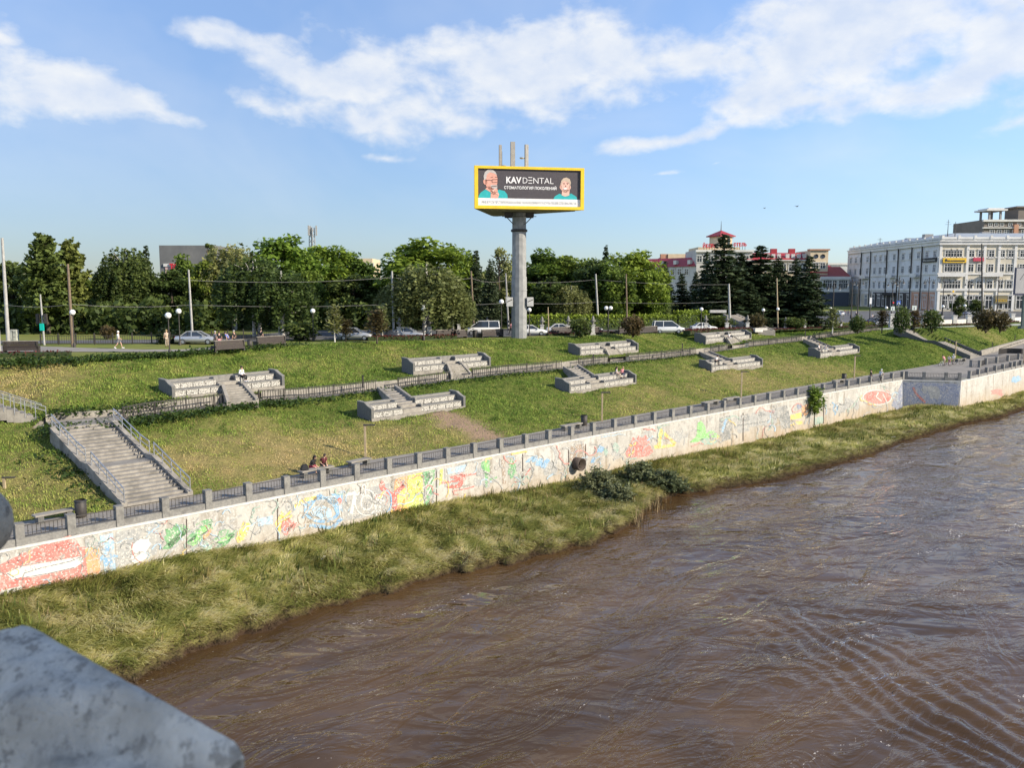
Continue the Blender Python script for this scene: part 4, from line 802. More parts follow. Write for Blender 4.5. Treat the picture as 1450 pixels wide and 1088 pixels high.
# ------------------------------------------------------------------ stairs
def stair_parts(root, O, TL, TR, BL, BR, n, m=None, cheek=.38, cw=.3, landing=None, raise_=.18, rails=False, depth=.9, cm=None):
    TL, TR, BL, BR = [Vector(q)-Vector(O) for q in (TL, TR, BL, BR)]
    def at(f, s): a = BL.lerp(TL, f); b = BR.lerp(TR, f); return a.lerp(b, s)
    mb = MB(); zb, zt = BL.z, TL.z
    prof = []                                            # fraction along -> height
    fs = np.linspace(0, 1, n+1); 
    if landing:
        l0, l1 = landing; k = n//2; fs = np.concatenate([np.linspace(0, l0, k+1), np.linspace(l1, 1, n-k+1)[:]])
        hs = np.concatenate([np.linspace(0, .5, k+1), np.linspace(.5, 1, n-k+1)])
    else: hs = fs
    for i in range(len(fs)-1):
        if hs[i+1] == hs[i]: z = zb+(zt-zb)*hs[i]
        else: z = zb+(zt-zb)*hs[i+1]
        z += raise_; q = [at(fs[i], .0), at(fs[i], 1.), at(fs[i+1]+.002, 1.), at(fs[i+1]+.002, 0.)]
        mb.add([(p.x, p.y, z) for p in q]+[(p.x, p.y, z-depth) for p in q], [(0, 1, 2, 3), (4, 5, 1, 0), (5, 6, 2, 1), (6, 7, 3, 2), (7, 4, 0, 3)])
    obj('steps', mb, m or M['concrete'], root)
    if cheek:
        for s in (0, 1):
            out = (at(.5, 1)-at(.5, 0)).normalized()*(-1 if s == 0 else 1); out.z = 0; mb = MB(); top = []
            kk = sorted(set([0, 1]+(list(landing) if landing else [])))
            hh = {0: 0, 1: 1}
            if landing: hh[landing[0]] = hh[landing[1]] = .5
            for f in kk:
                p = at(f, s); z = zb+(zt-zb)*hh[f]+raise_+cheek; top.append((p+out*.01, p+out*cw, z))
            vs = []
            for a, b, z in top: vs += [(a.x, a.y, z), (b.x, b.y, z), (b.x, b.y, z-1.5), (a.x, a.y, z-1.5)]
            k = len(top); mb.add(vs, [(4*i+j, 4*i+(j+1) % 4, 4*i+4+(j+1) % 4, 4*i+4+j) for i in range(k-1) for j in range(4)]+[(3, 2, 1, 0), (4*k-4, 4*k-3, 4*k-2, 4*k-1)])
            obj('cheek_wall', mb, cm or M['concrete'], root)
            if rails:
                seg = [(0, .42), (.5, 1)] if s == 0 else [(0, .44), (.5, 1)]
                for f0, f1 in seg:
                    mb = MB(); P_ = []
                    for j in range(5):
                        f = f0+(f1-f0)*j/4; p = at(f, s)+out*cw*.5; h = np.interp(f, kk, [hh[q] for q in kk]); z = zb+(zt-zb)*h+raise_+cheek; P_.append(Vector((p.x, p.y, z+.85))); mb.tube([(p.x, p.y, z-.02), (p.x, p.y, z+.85)], .035, 6)
                    mb.tube(P_, .04, 6); mb.tube([q-Vector((0, 0, .4)) for q in P_], .028, 6); obj('handrail', mb, M['steel'], root)
st = thing('staircase', 'broad worn concrete staircase in two flights from the promenade to the middle path', 'stairs', tuple(BS['BL']))
stair_parts(st, BS['BL'], BS['TL'], BS['TR'], BS['BL'], BS['BR'], 22, landing=(.44, .54), rails=True, cheek=.26, cw=.34, raise_=.06)
st2 = thing('staircase', 'narrow staircase with dark side walls cut diagonally into the right hand slope', 'stairs', tuple(RS['BL']))
stair_parts(st2, RS['BL'], RS['TL'], RS['TR'], RS['BL'], RS['BR'], 36, landing=(.45, .58), cheek=.7, cw=.3, raise_=-.1, cm=M['granite_dark'])
# landing slab joining the top of the big stairs with the path
mb = MB(); q = [at_z(78,611,bs_z), at_z(158,602.5,bs_z), at_z(172,597,bs_z), at_z(168,591,bs_z), at_z(110,595,bs_z), at_z(70,597.5,bs_z), at_z(66,602,bs_z)]
mb.prism([(p[0], p[1]) for p in q], bs_z-.6, bs_z+.2); lo_ = struct('landing', mb, M['concrete'])
pwl = thing('path_wall', 'low pale retaining wall on the uphill side of the middle path, striped by railing shadows', 'wall', tuple(M1b[np.searchsorted(PXC, 65)]))
PO = M1b[np.searchsorted(PXC, 65)]
for x0, x1 in ((62, 318), (366, 638), (670, 862), (888, 1034), (1058, 1246)):
    ii = [i for i, x in enumerate(PXC) if x0 <= x <= x1]; mb = MB(); rings = []
    for i in ii:
        p = M1b[i]-PO; d = cdir[i]*.28; h = kh[i]+.06; rings.append([(p[0], p[1], p[2]-.2), (p[0]+d[0], p[1]+d[1], p[2]-.2), (p[0]+d[0], p[1]+d[1], p[2]+h), (p[0], p[1], p[2]+h)])
    mb.loft(rings, False); obj('wall_segment', mb, M['concrete'], pwl)
# flight leaving the landing to the left, with tube rails
LA = [at_z(66,601,bs_z), at_z(60,596.5,bs_z)]; z1_ = bs_z+2.6; LB = [at_z(-90,556,z1_), at_z(-92,549.5,z1_)]
st3 = thing('staircase', 'ramp with double steel tube handrails climbing left from the landing', 'stairs', tuple(LA[0]))
stair_parts(st3, LA[0], LB[0], LB[1], LA[0], LA[1], 16, cheek=0, raise_=.2)
for s in (0, 1):
    a, b = Vector(LA[s]-LA[0]), Vector(LB[s]-LA[0]); mb = MB()
    for h in (1.05, .75): mb.tube([a+Vector((0, 0, h+.2)), b+Vector((0, 0, h+.2))], .03, 6)
    for j in range(11): p = a.lerp(b, j/10); mb.tube([p, p+Vector((0, 0, 1.25))], .03, 6)
    obj('handrail', mb, M['steel'], st3)
# ------------------------------------------------------------------ stone seat terraces on the slope
TLAB = {'A': 'stone seating terrace above the path at the left, a person in white sitting on it', 'B': 'stone seating terrace above the path, left of the billboard column', 'C': 'stone seating terrace above the path, right of the billboard column', 'D': 'topmost stone seating terrace, just under the red flower bed',
  'E': 'stone seating terrace below the path with a patch of bare earth under its right end', 'F': 'stone seating terrace below the path, a couple sitting at its right end', 'G': 'stone seating terrace below the path, third from the left in its row', 'H': 'stone seating terrace below the path, nearest the buildings'}
STP = {'A': ((315,552),(343,549.5),(326,574),(362,571.5)), 'B': ((630,525),(646,523),(642,536.5),(666,534)), 'C': ((853,499),(866,497.5),(866,511.5),(884,509.5)), 'D': ((1028,482),(1040,480.5),(1038,493),(1054,490.5)),
  'E': ((537,553),(558,551),(561,577),(582,574.5)), 'F': ((799,523),(817,520.5),(824,541),(842,538.5)), 'G': ((991,501.5),(1003,500.5),(1014,515),(1025,513)), 'H': ((1138,483),(1148,481.5),(1160,496),(1170,494.5))}
def terrace(k):
    A, t, n, Ln, z0, up = TD[k]; rz = math.atan2(t[1], t[0])
    o = thing('seat_terrace', TLAB[k], 'terrace', (A[0], A[1], z0+.1), rz, 'stone seating terraces on the slope')
    D1, D2 = .75, 1.8; h0, h1, h2, h3 = .1, .64, 1.14, 1.34
    s0, s1 = (Ln*.43, Ln*.60) if up else (Ln*.33, Ln*.52)
    mb = MB(); mb.box((Ln/2, .12, h0/2-.35), (Ln-.02, .3, h0+.7)); obj('plinth', mb, M['concrete'], o)
    for nm, y0, z_lo, z_hi, y1 in (('lower_seat', .2, h0, h1, D1+.2), ('upper_seat', D1+.25, h1, h2, D2-.15)):
        for a, b in ((.28, s0), (s1, Ln-.28)):
            mb = MB(); L_ = b-a; mb.box(((a+b)/2, (y0+y1)/2+.02, z_hi-.05), (L_, y1-y0+.06, .1)); obj(nm, mb, M['granite'], o)
            npn = max(2, int(round(L_/1.0)))
            for j in range(npn):
                mb = MB(); w_ = L_/npn; mb.box((a+w_*(j+.5), y0+.07, (z_lo+z_hi-.1)/2), (w_-.07, .12, z_hi-.1-z_lo-.02)); obj('stone_panel', mb, M['stone_panel'], o)
            mb = MB(); mb.box(((a+b)/2, (y0+.16+y1)/2, (z_lo+z_hi-.1)/2-.15), (L_, y1-y0-.18, z_hi-.1-z_lo+.3)); obj('core', mb, M['granite_dark'], o)
            for xx in ((b-.12,) if a < 1 else (a+.12,)):
                mb = MB(); mb.box((xx, y0+.3, (z_lo+z_hi)/2+.06), (.24, .5, z_hi-z_lo+.16)); obj('end_block', mb, M['granite'], o)
    mb = MB(); mb.box(((s0+s1)/2, .95, .28), (s1-s0, 1.5, .5)); mb.box(((s0+s1)/2, 1.25, .66), (s1-s0, .85, .36)); obj('gangway', mb, M['concrete'], o)
    mb = MB()
    if up: mb.box((Ln/2, D2, h3/2-.2), (Ln-.5, .3, h3+.4))
    else:
        mb.box(((s0)/2+.1, D2, h3/2-.2), (s0-.2, .3, h3+.4)); mb.box(((s1+Ln)/2-.1, D2, h3/2-.2), (Ln-s1-.2, .3, h3+.4))
    obj('back_wall', mb, M['granite'], o)
    for xx in (.13, Ln-.13):
        mb = MB(); w_ = .13; pr = [(-.02, -.6), (-.02, .92), (.45, 1.08), (1.0, 1.38), (D2+.18, 1.44), (D2+.18, -.6)]
        vs = [(xx-w_, y, z) for y, z in pr]+[(xx+w_, y, z) for y, z in pr]; k_ = len(pr)
        mb.add(vs, [tuple(range(k_)), tuple(range(2*k_-1, k_-1, -1))]+[(i, k_+i, k_+(i+1) % k_, (i+1) % k_) for i in range(k_)]); ck = obj('cheek_wall', mb, M['granite_dark'], o); mb = MB()  # cheeks darker than the seats: their shade is put into the colour
        for (ya, za), (yb_, zb2) in zip(pr[1:4], pr[2:5]): mb.beam((xx, ya, za+.03), (xx, yb_, zb2+.03), .32, .08)
        obj('coping', mb, M['granite'], ck)
    # the short flight linking it with the path
    a, b, c, d = STP[k]; inv = lambda p, z: Matrix.Rotation(-rz, 4, 'Z') @ (Vector(p)-Vector((A[0], A[1], z0)))
    if up:
        zt, zbm = z0+.45, Mw((c[0]+d[0])/2)[2]+.08
        tl, tr = Vector((s0+.1, -.02, zt-z0)), Vector((s1-.1, -.02, zt-z0)); mz = Mw((c[0]+d[0])/2); bl, br = inv(at_z(c[0], c[1], zbm), 0), inv(at_z(d[0], d[1], zbm), 0)
    else:
        zt, zbm = Mw((a[0]+b[0])/2)[2]+.05, z0+.9
        tl, tr = inv(at_z(a[0], a[1], zt), 0), inv(at_z(b[0], b[1], zt), 0); bl, br = Vector((s0+.05, D2-.5, zbm-z0)), Vector((s1-.05, D2-.5, zbm-z0))
    stair_parts(o, (0, 0, 0), tl, tr, bl, br, 7, cheek=.28, cw=.28, raise_=.0, depth=1.0)
    return o
for k in TLAB: terrace(k)
# ------------------------------------------------------------------ railing of the middle path
def path_rail(x0, x1, label):
    xs = np.arange(x0, x1+.1, 4); P = np.array([Mw(x)-cdir[np.searchsorted(PXC, x)]*.05+np.array([0, 0, .06]) for x in xs]); O = P[0]; P = P-O
    s = np.concatenate([[0], np.cumsum(np.linalg.norm(np.diff(P, axis=0), axis=1))]); L = s[-1]
    def at(d): return np.array([np.interp(d, s, P[:, i]) for i in range(3)])
    o = thing('path_railing', label, 'railing', tuple(O), group='iron railings along the middle path')
    for h in (.95, .12):
        mb = MB()
        for i in range(len(P)-1): mb.beam(P[i]+np.array([0, 0, h]), P[i+1]+np.array([0, 0, h]), .07, .065)
        obj('rail', mb, M['iron'], o)
    mb = MB(); d = .15; r_ = random.Random(int(x0))
    while d < L-.1:
        q = at(d); w_ = .04+q[1]*.00022; j = r_.uniform(-.04, .04); mb.beam((q[0], q[1], q[2]+.1), (q[0]+j, q[1]+j, q[2]+.96), w_, w_); d += .27
    obj('bars', mb, M['iron'], o); d = .05
    while d < L:
        q = at(d); mb = MB(); mb.box((q[0], q[1], q[2]+.52), (.075, .075, 1.04)); obj('post', mb, M['iron'], o); d += 2.6
for a, b, l in ((174,318,'iron path railing left of the first upper terrace'), (366,535,'iron path railing between the first upper and the first lower terrace'), (563,640,'iron path railing left of the second upper terrace'), (668,796,'iron path railing in front of the billboard column'), (819,864,'iron path railing between the second lower and third upper terrace'),
   (886,988,'iron path railing right of the third upper terrace'), (1006,1036,'iron path railing left of the topmost terrace steps'), (1056,1136,'iron path railing right of the topmost terrace'), (1151,1254,'iron path railing running up to the road at the right')): path_rail(a, b, l)
# ------------------------------------------------------------------ trees
LEAF = {'broad': leafmat('leaf_broad', (.035, .068, .013), (.2, .27, .042)), 'bright': leafmat('leaf_bright', (.055, .105, .015), (.24, .34, .045)), 'birch': leafmat('leaf_birch', (.07, .09, .028), (.27, .29, .1)),
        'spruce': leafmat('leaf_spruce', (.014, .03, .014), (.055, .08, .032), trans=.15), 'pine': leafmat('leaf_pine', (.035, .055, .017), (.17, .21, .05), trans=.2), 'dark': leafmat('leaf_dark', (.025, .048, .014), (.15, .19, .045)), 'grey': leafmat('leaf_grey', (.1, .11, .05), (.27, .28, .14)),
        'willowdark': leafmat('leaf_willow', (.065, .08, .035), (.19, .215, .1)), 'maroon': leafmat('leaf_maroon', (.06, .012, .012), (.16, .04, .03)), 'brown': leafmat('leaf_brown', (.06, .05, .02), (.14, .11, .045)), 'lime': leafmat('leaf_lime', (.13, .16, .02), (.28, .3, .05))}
def crown_obj(P, S, T, m, par, r_, up_=.5, name='crown'):
    V, F, TT = leafcards(P, S, r_, up_, T); return link(name, npmesh(name, V, F, m, TT), par)
def limbs(mb, H, r_, base, n, spread, up0=.35):
    ends = []
    for i in range(n):
        a = r_.uniform(0, 6.283); z0 = H*r_.uniform(up0, .8); L = spread*r_.uniform(.6, 1.0)*(1.15-z0/H*.7); e = Vector((math.cos(a)*L, math.sin(a)*L, z0+L*r_.uniform(.35, .8)))
        m_ = Vector((math.cos(a)*L*.45, math.sin(a)*L*.45, z0+L*.15)); mb.tube([(0, 0, z0), m_, e], [base*.38, base*.24, base*.07], 5, False); ends.append(e)
    return ends
def broad(seed, leaf='broad', H=12., Wd=8.5, n=12000, trunk_frac=.08, bark='bark', size=.4, lump=75):
    r_ = np.random.default_rng(seed); pr = random.Random(seed); o = thing('tree', 't', 'tree'); mb = MB(); b = .03*H
    mb.tube([(0, 0, -.3), (0, 0, H*.2), (pr.uniform(-.3, .3), pr.uniform(-.3, .3), H*.55), (0, 0, H*.85)], [b, b*.75, b*.5, b*.12], 8); limbs(mb, H, pr, b, 9, Wd*.45); obj('trunk', mb, M[bark], o)
    C = []; cz = H*(trunk_frac+1)/2; rz = H*(1-trunk_frac)/2
    for i in range(lump):
        v = r_.normal(0, 1, 3); v /= np.linalg.norm(v); q = r_.uniform(.4, .95)**.8; taper = 1-.28*max(0, v[2])-.25*max(0, -v[2])
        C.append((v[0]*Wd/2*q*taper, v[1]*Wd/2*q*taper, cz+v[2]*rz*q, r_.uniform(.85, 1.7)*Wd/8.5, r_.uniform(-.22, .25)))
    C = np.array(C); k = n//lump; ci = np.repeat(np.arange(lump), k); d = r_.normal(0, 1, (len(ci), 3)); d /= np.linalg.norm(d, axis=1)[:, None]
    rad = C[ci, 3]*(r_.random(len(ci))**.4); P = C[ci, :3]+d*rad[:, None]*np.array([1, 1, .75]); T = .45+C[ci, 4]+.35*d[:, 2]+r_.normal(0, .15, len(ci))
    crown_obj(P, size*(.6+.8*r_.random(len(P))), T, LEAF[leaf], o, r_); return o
def birch(seed, H=13., Wd=7.5, leaf='birch', strands=470, size=.32):
    r_ = np.random.default_rng(seed); pr = random.Random(seed); o = thing('birch_tree', 't', 'tree'); mb = MB(); b = .016*H
    for s in ((0, 0), (.5, .2)) if seed % 2 else ((0, 0),):
        lean = pr.uniform(-.8, .8); mb.tube([(s[0], s[1], -.3), (s[0]+lean*.3, s[1], H*.3), (s[0]+lean, s[1], H*.6), (s[0]*.3+lean*.6, 0, H*.93)], [b, b*.8, b*.5, b*.12], 8)
    ends = limbs(mb, H, pr, b*1.5, 16, Wd*.45, .3); obj('trunk', mb, M['birch_bark'], o); P = []; T = []
    for i in range(strands):
        v = r_.normal(0, 1, 3); v /= np.linalg.norm(v); v[2] = abs(v[2]); q = r_.uniform(.35, 1)**.6; s = np.array([v[0]*Wd/2*q, v[1]*Wd/2*q, H*.5+v[2]*H*.47*q]); L = r_.uniform(.12, .42)*H*(.35+.65*math.hypot(v[0], v[1])); t0 = r_.uniform(.2, .8)
        k = int(10+L*4.5); f = np.linspace(0, 1, k); drift = r_.normal(0, .35, 2); Q = np.stack([s[0]*(1+.12*np.sqrt(f))+drift[0]*f, s[1]*(1+.12*np.sqrt(f))+drift[1]*f, s[2]-L*f], 1)+r_.normal(0, .13, (k, 3)); Q = Q[Q[:, 2] > H*.1]; P.append(Q); T.append(np.full(len(Q), t0)+r_.normal(0, .12, len(Q)))
    P = np.concatenate(P); crown_obj(P, size*(.6+.8*r_.random(len(P))), np.concatenate(T), LEAF[leaf], o, r_, 0.1); return o
def conifer(seed, H=14., Wd=6., leaf='spruce', lev=34, pine=False):
    r_ = np.random.default_rng(seed); pr = random.Random(seed); o = thing('pine_tree' if pine else 'spruce_tree', 't', 'tree'); mb = MB(); b = .018*H
    mb.tube([(0, 0, -.3), (0, 0, H*.5), (0, 0, H*.98)], [b, b*.6, b*.08], 8); P, S, T = [], [], []
    z0 = .2 if pine else .07
    for i in range(lev):
        f = z0+(1-z0)*(i+.3*r_.random())/lev; z = H*f
        if pine: rad = Wd/2*(math.sin(min(1, (1-f)*1.5+.12)*1.5))*r_.uniform(.6, 1.1)
        else: rad = Wd/2*((1-f)**.85)*r_.uniform(.82, 1.12)+.12
        nb_ = max(4, int(4+rad*1.9)); zs = H*(1-z0)/lev; a0 = r_.random()*6
        for j in range(nb_):
            a = a0+6.283*j/nb_+r_.normal(0, .18); rl = rad*r_.uniform(.7, 1.1); zj = z+r_.normal(0, .55)*zs; droop = r_.uniform(.0, .14) if pine else r_.uniform(.22, .42); k = int(9+rl*16); t = r_.random(k)**.65
            wv = (.2+.28*rl*.4*(1-t))*r_.normal(0, 1, k); x = math.cos(a)*rl*t-math.sin(a)*wv; y = math.sin(a)*rl*t+math.cos(a)*wv; zz = zj-droop*rl*t+(.22 if not pine else .3)*rl*t*t+r_.normal(0, .07+.05*pine, k)-.12*np.abs(wv)
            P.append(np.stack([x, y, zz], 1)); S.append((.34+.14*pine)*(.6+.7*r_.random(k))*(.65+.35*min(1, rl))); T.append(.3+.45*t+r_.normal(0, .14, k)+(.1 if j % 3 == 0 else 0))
            mb.tube([(0, 0, zj), (math.cos(a)*rl*.8, math.sin(a)*rl*.8, zj-droop*rl*.8+(.22 if not pine else .3)*rl*.64)], [b*.16, b*.04], 4, False)
    obj('trunk', mb, M['bark'], o); P = np.concatenate(P); crown_obj(P, np.concatenate(S), np.concatenate(T), LEAF[leaf], o, r_, .35); return o
def shrub(seed, leaf='dark', H=2., Wd=2.2, n=1100, size=.2, name='shrub', thin=False):
    r_ = np.random.default_rng(seed); o = thing(name, 't', 'shrub'); mb = MB()
    for i in range(6):
        a = i*1.05; mb.tube([(0, 0, -.1), (math.cos(a)*Wd*.2, math.sin(a)*Wd*.2, H*.5), (math.cos(a)*Wd*.32, math.sin(a)*Wd*.32, H*.85)], [.05, .035, .012], 5, False)
    obj('stems', mb, M['bark'], o); v = r_.normal(0, 1, (n, 3)); v /= np.linalg.norm(v, axis=1)[:, None]; q = r_.random(n)**.33*(.5+.95*fbm(v[:, 0]*2.6+5, v[:, 2]*2.6+v[:, 1]*1.7, seed)); P = v*q[:, None]*np.array([Wd/2, Wd/2, H*.48])+np.array([0, 0, H*.52])
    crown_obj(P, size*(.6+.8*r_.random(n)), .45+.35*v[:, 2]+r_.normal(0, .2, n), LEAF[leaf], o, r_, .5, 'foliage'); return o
def willow(seed, leaf='grey', H=2., Wd=2.6, stems=150):
    r_ = np.random.default_rng(seed); o = thing('willow_bush', 't', 'bush'); mb = MB(); P = []
    for i in range(stems):
        a = r_.uniform(0, 6.283); q = r_.uniform(.1, 1); L = Wd/2*q*r_.uniform(.8, 1.2); h = H*(1.05-.55*q*q)*r_.uniform(.6, 1.1); t = np.linspace(0, 1, 26); b0 = r_.normal(0, .22, 2)
        x = b0[0]+math.cos(a)*L*t**1.2; y = b0[1]+math.sin(a)*L*t**1.2; z = h*(1.25*t-.25*t*t-.3*q*t**3); S = np.stack([x, y, z], 1); k = t > r_.uniform(.15, .5); P.append(np.repeat(S[k], 2, 0)+r_.normal(0, .055, (2*k.sum(), 3)))
        if i % 2 == 0: mb.tube([tuple(S[0]-[0, 0, .1]), tuple(S[9]), tuple(S[18]), tuple(S[25])], [.018, .014, .01, .004], 4, False)
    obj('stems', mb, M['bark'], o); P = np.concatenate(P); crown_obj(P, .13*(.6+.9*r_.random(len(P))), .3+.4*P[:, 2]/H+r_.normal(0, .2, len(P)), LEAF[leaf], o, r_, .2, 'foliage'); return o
def sapling(seed, leaf='birch', H=4., Wd=1.8, n=700):
    r_ = np.random.default_rng(seed); o = thing('young_tree', 't', 'tree'); mb = MB(); mb.tube([(0, 0, -.2), (.04, 0, H*.5), (0, .03, H*.95)], [.06, .04, .012], 6); P = []
    for i in range(26):
        z = H*(.25+.7*i/26); a = i*2.4; L = Wd/2*(1-.6*i/26)*r_.uniform(.6, 1.1); e = (math.cos(a)*L, math.sin(a)*L, z+L*.8); mb.tube([(0, 0, z), e], [.02, .006], 4, False); k = n//26; t = r_.random(k)[:, None]; P.append(np.array([[0, 0, z]])*(1-t)+np.array([e])*t+r_.normal(0, .16, (k, 3)))
    obj('trunk', mb, M['bark'] if leaf != 'birch' else M['birch_bark'], o); P = np.concatenate(P); crown_obj(P, .2*(.6+.8*r_.random(len(P))), r_.random(len(P)), LEAF[leaf], o, r_); return o
PROTO = {}
def proto(key):
    if key not in PROTO:
        k = key.split('-'); sd = int(k[1]); kind = k[0]
        o, H, Wd = {'broad': lambda: (broad(sd), 12., 8.5), 'bright': lambda: (broad(sd, 'bright'), 12., 8.5), 'dark': lambda: (broad(sd, 'dark', n=8000), 12., 8.5), 'sparse': lambda: (broad(sd, 'birch', n=3200, lump=34, size=.36), 12., 8.5), 'birch': lambda: (birch(sd), 13., 7.5),
          'greybirch': lambda: (birch(sd, leaf='dark'), 13., 7.5), 'spruce': lambda: (conifer(sd), 14., 6.), 'pine': lambda: (conifer(sd, leaf='pine', lev=24, pine=True), 14., 6.), 'poplar': lambda: (broad(sd, 'dark', 14., 2.4, 1800, .1, lump=22, size=.36), 14., 2.4),
          'shrub': lambda: (shrub(sd), 2., 2.2), 'brownshrub': lambda: (shrub(sd, 'brown'), 2., 2.2), 'greyshrub': lambda: (willow(sd, 'grey' if sd == 31 else 'willowdark'), 2., 2.6), 'greensap': lambda: (sapling(sd, 'bright', 4., 3.0, 1700), 4., 3.0), 'sap': lambda: (sapling(sd), 4., 1.8), 'brownsap': lambda: (sapling(sd, 'brown'), 4., 1.8), 'firlet': lambda: (conifer(sd, H=3., Wd=1.9, lev=11), 3., 1.9)}[kind]()
        PROTO[key] = [o, H, Wd, False]
    return PROTO[key]
CNT = [0]
def plant(key, px, ytop, Y, wpx, label, group=None, z=None, cat=None):
    P = proto(key); o, H, Wd, used = P; zg = float(Zu(px)) if z is None else z; X = (px-CX)/FPX*Y/(CP)*1.0
    q = at_Y(px, ytop, Y); h = q[2]-zg; s = h/H; sw = (wpx*Y/FPX)/Wd; CNT[0] += 1; rz = CNT[0]*2.39 % 6.28
    base = (q[0], Y, zg)
    if not used: P[3] = True; o.location = base; o.rotation_euler = (0, 0, rz); o.scale = (sw, sw, s); tag(o, label, cat, group)
    else: o = dup(o, base, rz, label, (sw, sw, s), group)
    return o
G1 = 'trees along the road behind the crest'; G2 = 'trees of the wood behind'; G3 = 'dark spruces in front of the red roofed building'
for a in [('pine-1',60,330,112,78,'tall ragged pine behind the traffic light at the left',G1),('pine-2',98,339,116,62,'pine with a thin top behind the brown pole',G1),('dark-3',16,366,122,86,'dark leafy tree behind the tall grey mast at the left edge',G1),('broad-4',128,392,130,76,'low broad tree between the left pines and the next dark group',G1),
  ('greybirch-5',176,344,120,84,'dark drooping birch above the walker in white',G1),('spruce-6',206,345,126,44,'dark spruce top rising left of the grey roofed building',G1),('dark-3',240,378,122,72,'dark tree in front of the red lettered building',G1),('broad-7',266,362,132,66,'leafy tree hiding the right half of the grey roof block',G1),('poplar-8',293,330,134,17,'narrow column of a poplar rising from the grey roof',G1),
  ('birch-9',326,336,126,92,'tall birch with an open top right of the poplar',G1),('broad-4',300,366,124,70,'leafy tree under the poplar, behind the two small firs',G1),('bright-10',398,332,132,112,'big bright green tree left of the lattice mast',G1),('greybirch-5',356,358,107,104,'dark weeping birch over the first pair of benches',G1),('greybirch-11',398,376,105,96,'dark weeping birch with two white trunks left of the second globe lamp pair',G1),
  ('bright-12',458,346,144,104,'bright round tree under the lattice mast',G1),('broad-7',508,360,148,76,'pale green tree with a beige roof behind it',G1),('broad-4',432,380,128,66,'mid green tree behind the maroon shrub',G1),('dark-13',500,388,134,84,'dark tree behind the silver hatchback',G1),
  ('bright-10',598,338,136,148,'largest round tree of the row, left of the billboard',G1),('birch-9',604,366,110,112,'pale weeping birch with white trunks in front of the largest round tree',G1),('birch-14',566,392,112,74,'shorter weeping birch left of the pale one',G1),('birch-14',640,396,112,66,'weeping birch right of the pale one',G1),
  ('bright-12',652,356,140,60,'bright tree between the round tree and the spruces',G1),('spruce-6',674,352,134,50,'dark slim spruce left of the billboard column',G1),('spruce-15',694,366,130,46,'shorter spruce next to the billboard column',G1),('sparse-16',707,340,144,64,'thin crowned tree with sky showing through it beside the billboard column',G1),
  ('broad-7',764,354,156,92,'pale leafy tree right of the billboard column',G1),('dark-17',780,392,142,78,'dark low tree in front of the pale one right of the column',G1),('broad-4',812,358,156,84,'leafy tree left of the spiky spruce top',G1),('birch-14',806,400,140,62,'drooping tree behind the globe topped posts',G1),('spruce-15',858,346,164,40,'spiky spruce top above the leafy trees',G1),('dark-13',846,366,148,84,'dark tree behind the double globe lamp',G1),
  ('bright-10',898,354,154,104,'bright green tree at the right end of the leafy row',G1),('broad-7',872,372,144,74,'greyish tree left of the bright one at the end of the row',G1),('bright-12',924,382,150,48,'small bright tree above the left end of the hedge',G1)]: plant(*a)
for i, (x, y, w_) in enumerate([(-40,372,110),(80,384,90),(150,388,90),(220,392,80),(285,384,90),(345,378,90),(420,372,90),(480,378,90),(545,392,90),(630,378,90),(690,384,80),(740,372,90),(800,374,90),(850,384,90),(910,388,70)]):
    plant(('dark-3','dark-13','dark-17')[i % 3], x, y, (152 if x < 740 else 186)+(i % 4)*4, w_, 'dark tree of the wood behind the front row of trees', G2)
for a in [('spruce-18',942,370,184,47,'small spruce in front of the grey left wing with the red roof'),('spruce-6',966,386,192,47,'lowest of the background spruces before the grey wing'),('spruce-15',986,384,189,44,'background spruce right of the lowest one'),('spruce-18',1001,356,184,52,'background spruce left of the tower'),
  ('spruce-19',1026,331,166,120,'tallest spruce, covering the hotel tower'),('spruce-6',1049,356,170,91,'spruce just right of the tallest one'),('spruce-19',1078,347,170,120,'broad dark spruce with a pointed top in the middle of the spruce row'),('spruce-15',1103,362,174,81,'spruce below the red roof, right of the broad one'),('spruce-18',1128,366,174,73,'second last spruce before the low white building'),('spruce-19',1147,362,168,86,'bluish last spruce at the right end of the row'),('spruce-6',1012,392,162,65,'low spruce at the foot of the tallest one'),('spruce-15',1062,398,164,68,'low spruce behind the grey pole with the wires')]: plant(*a[:6], group=G3)
G4 = 'shrubs and small trees along the upper promenade'
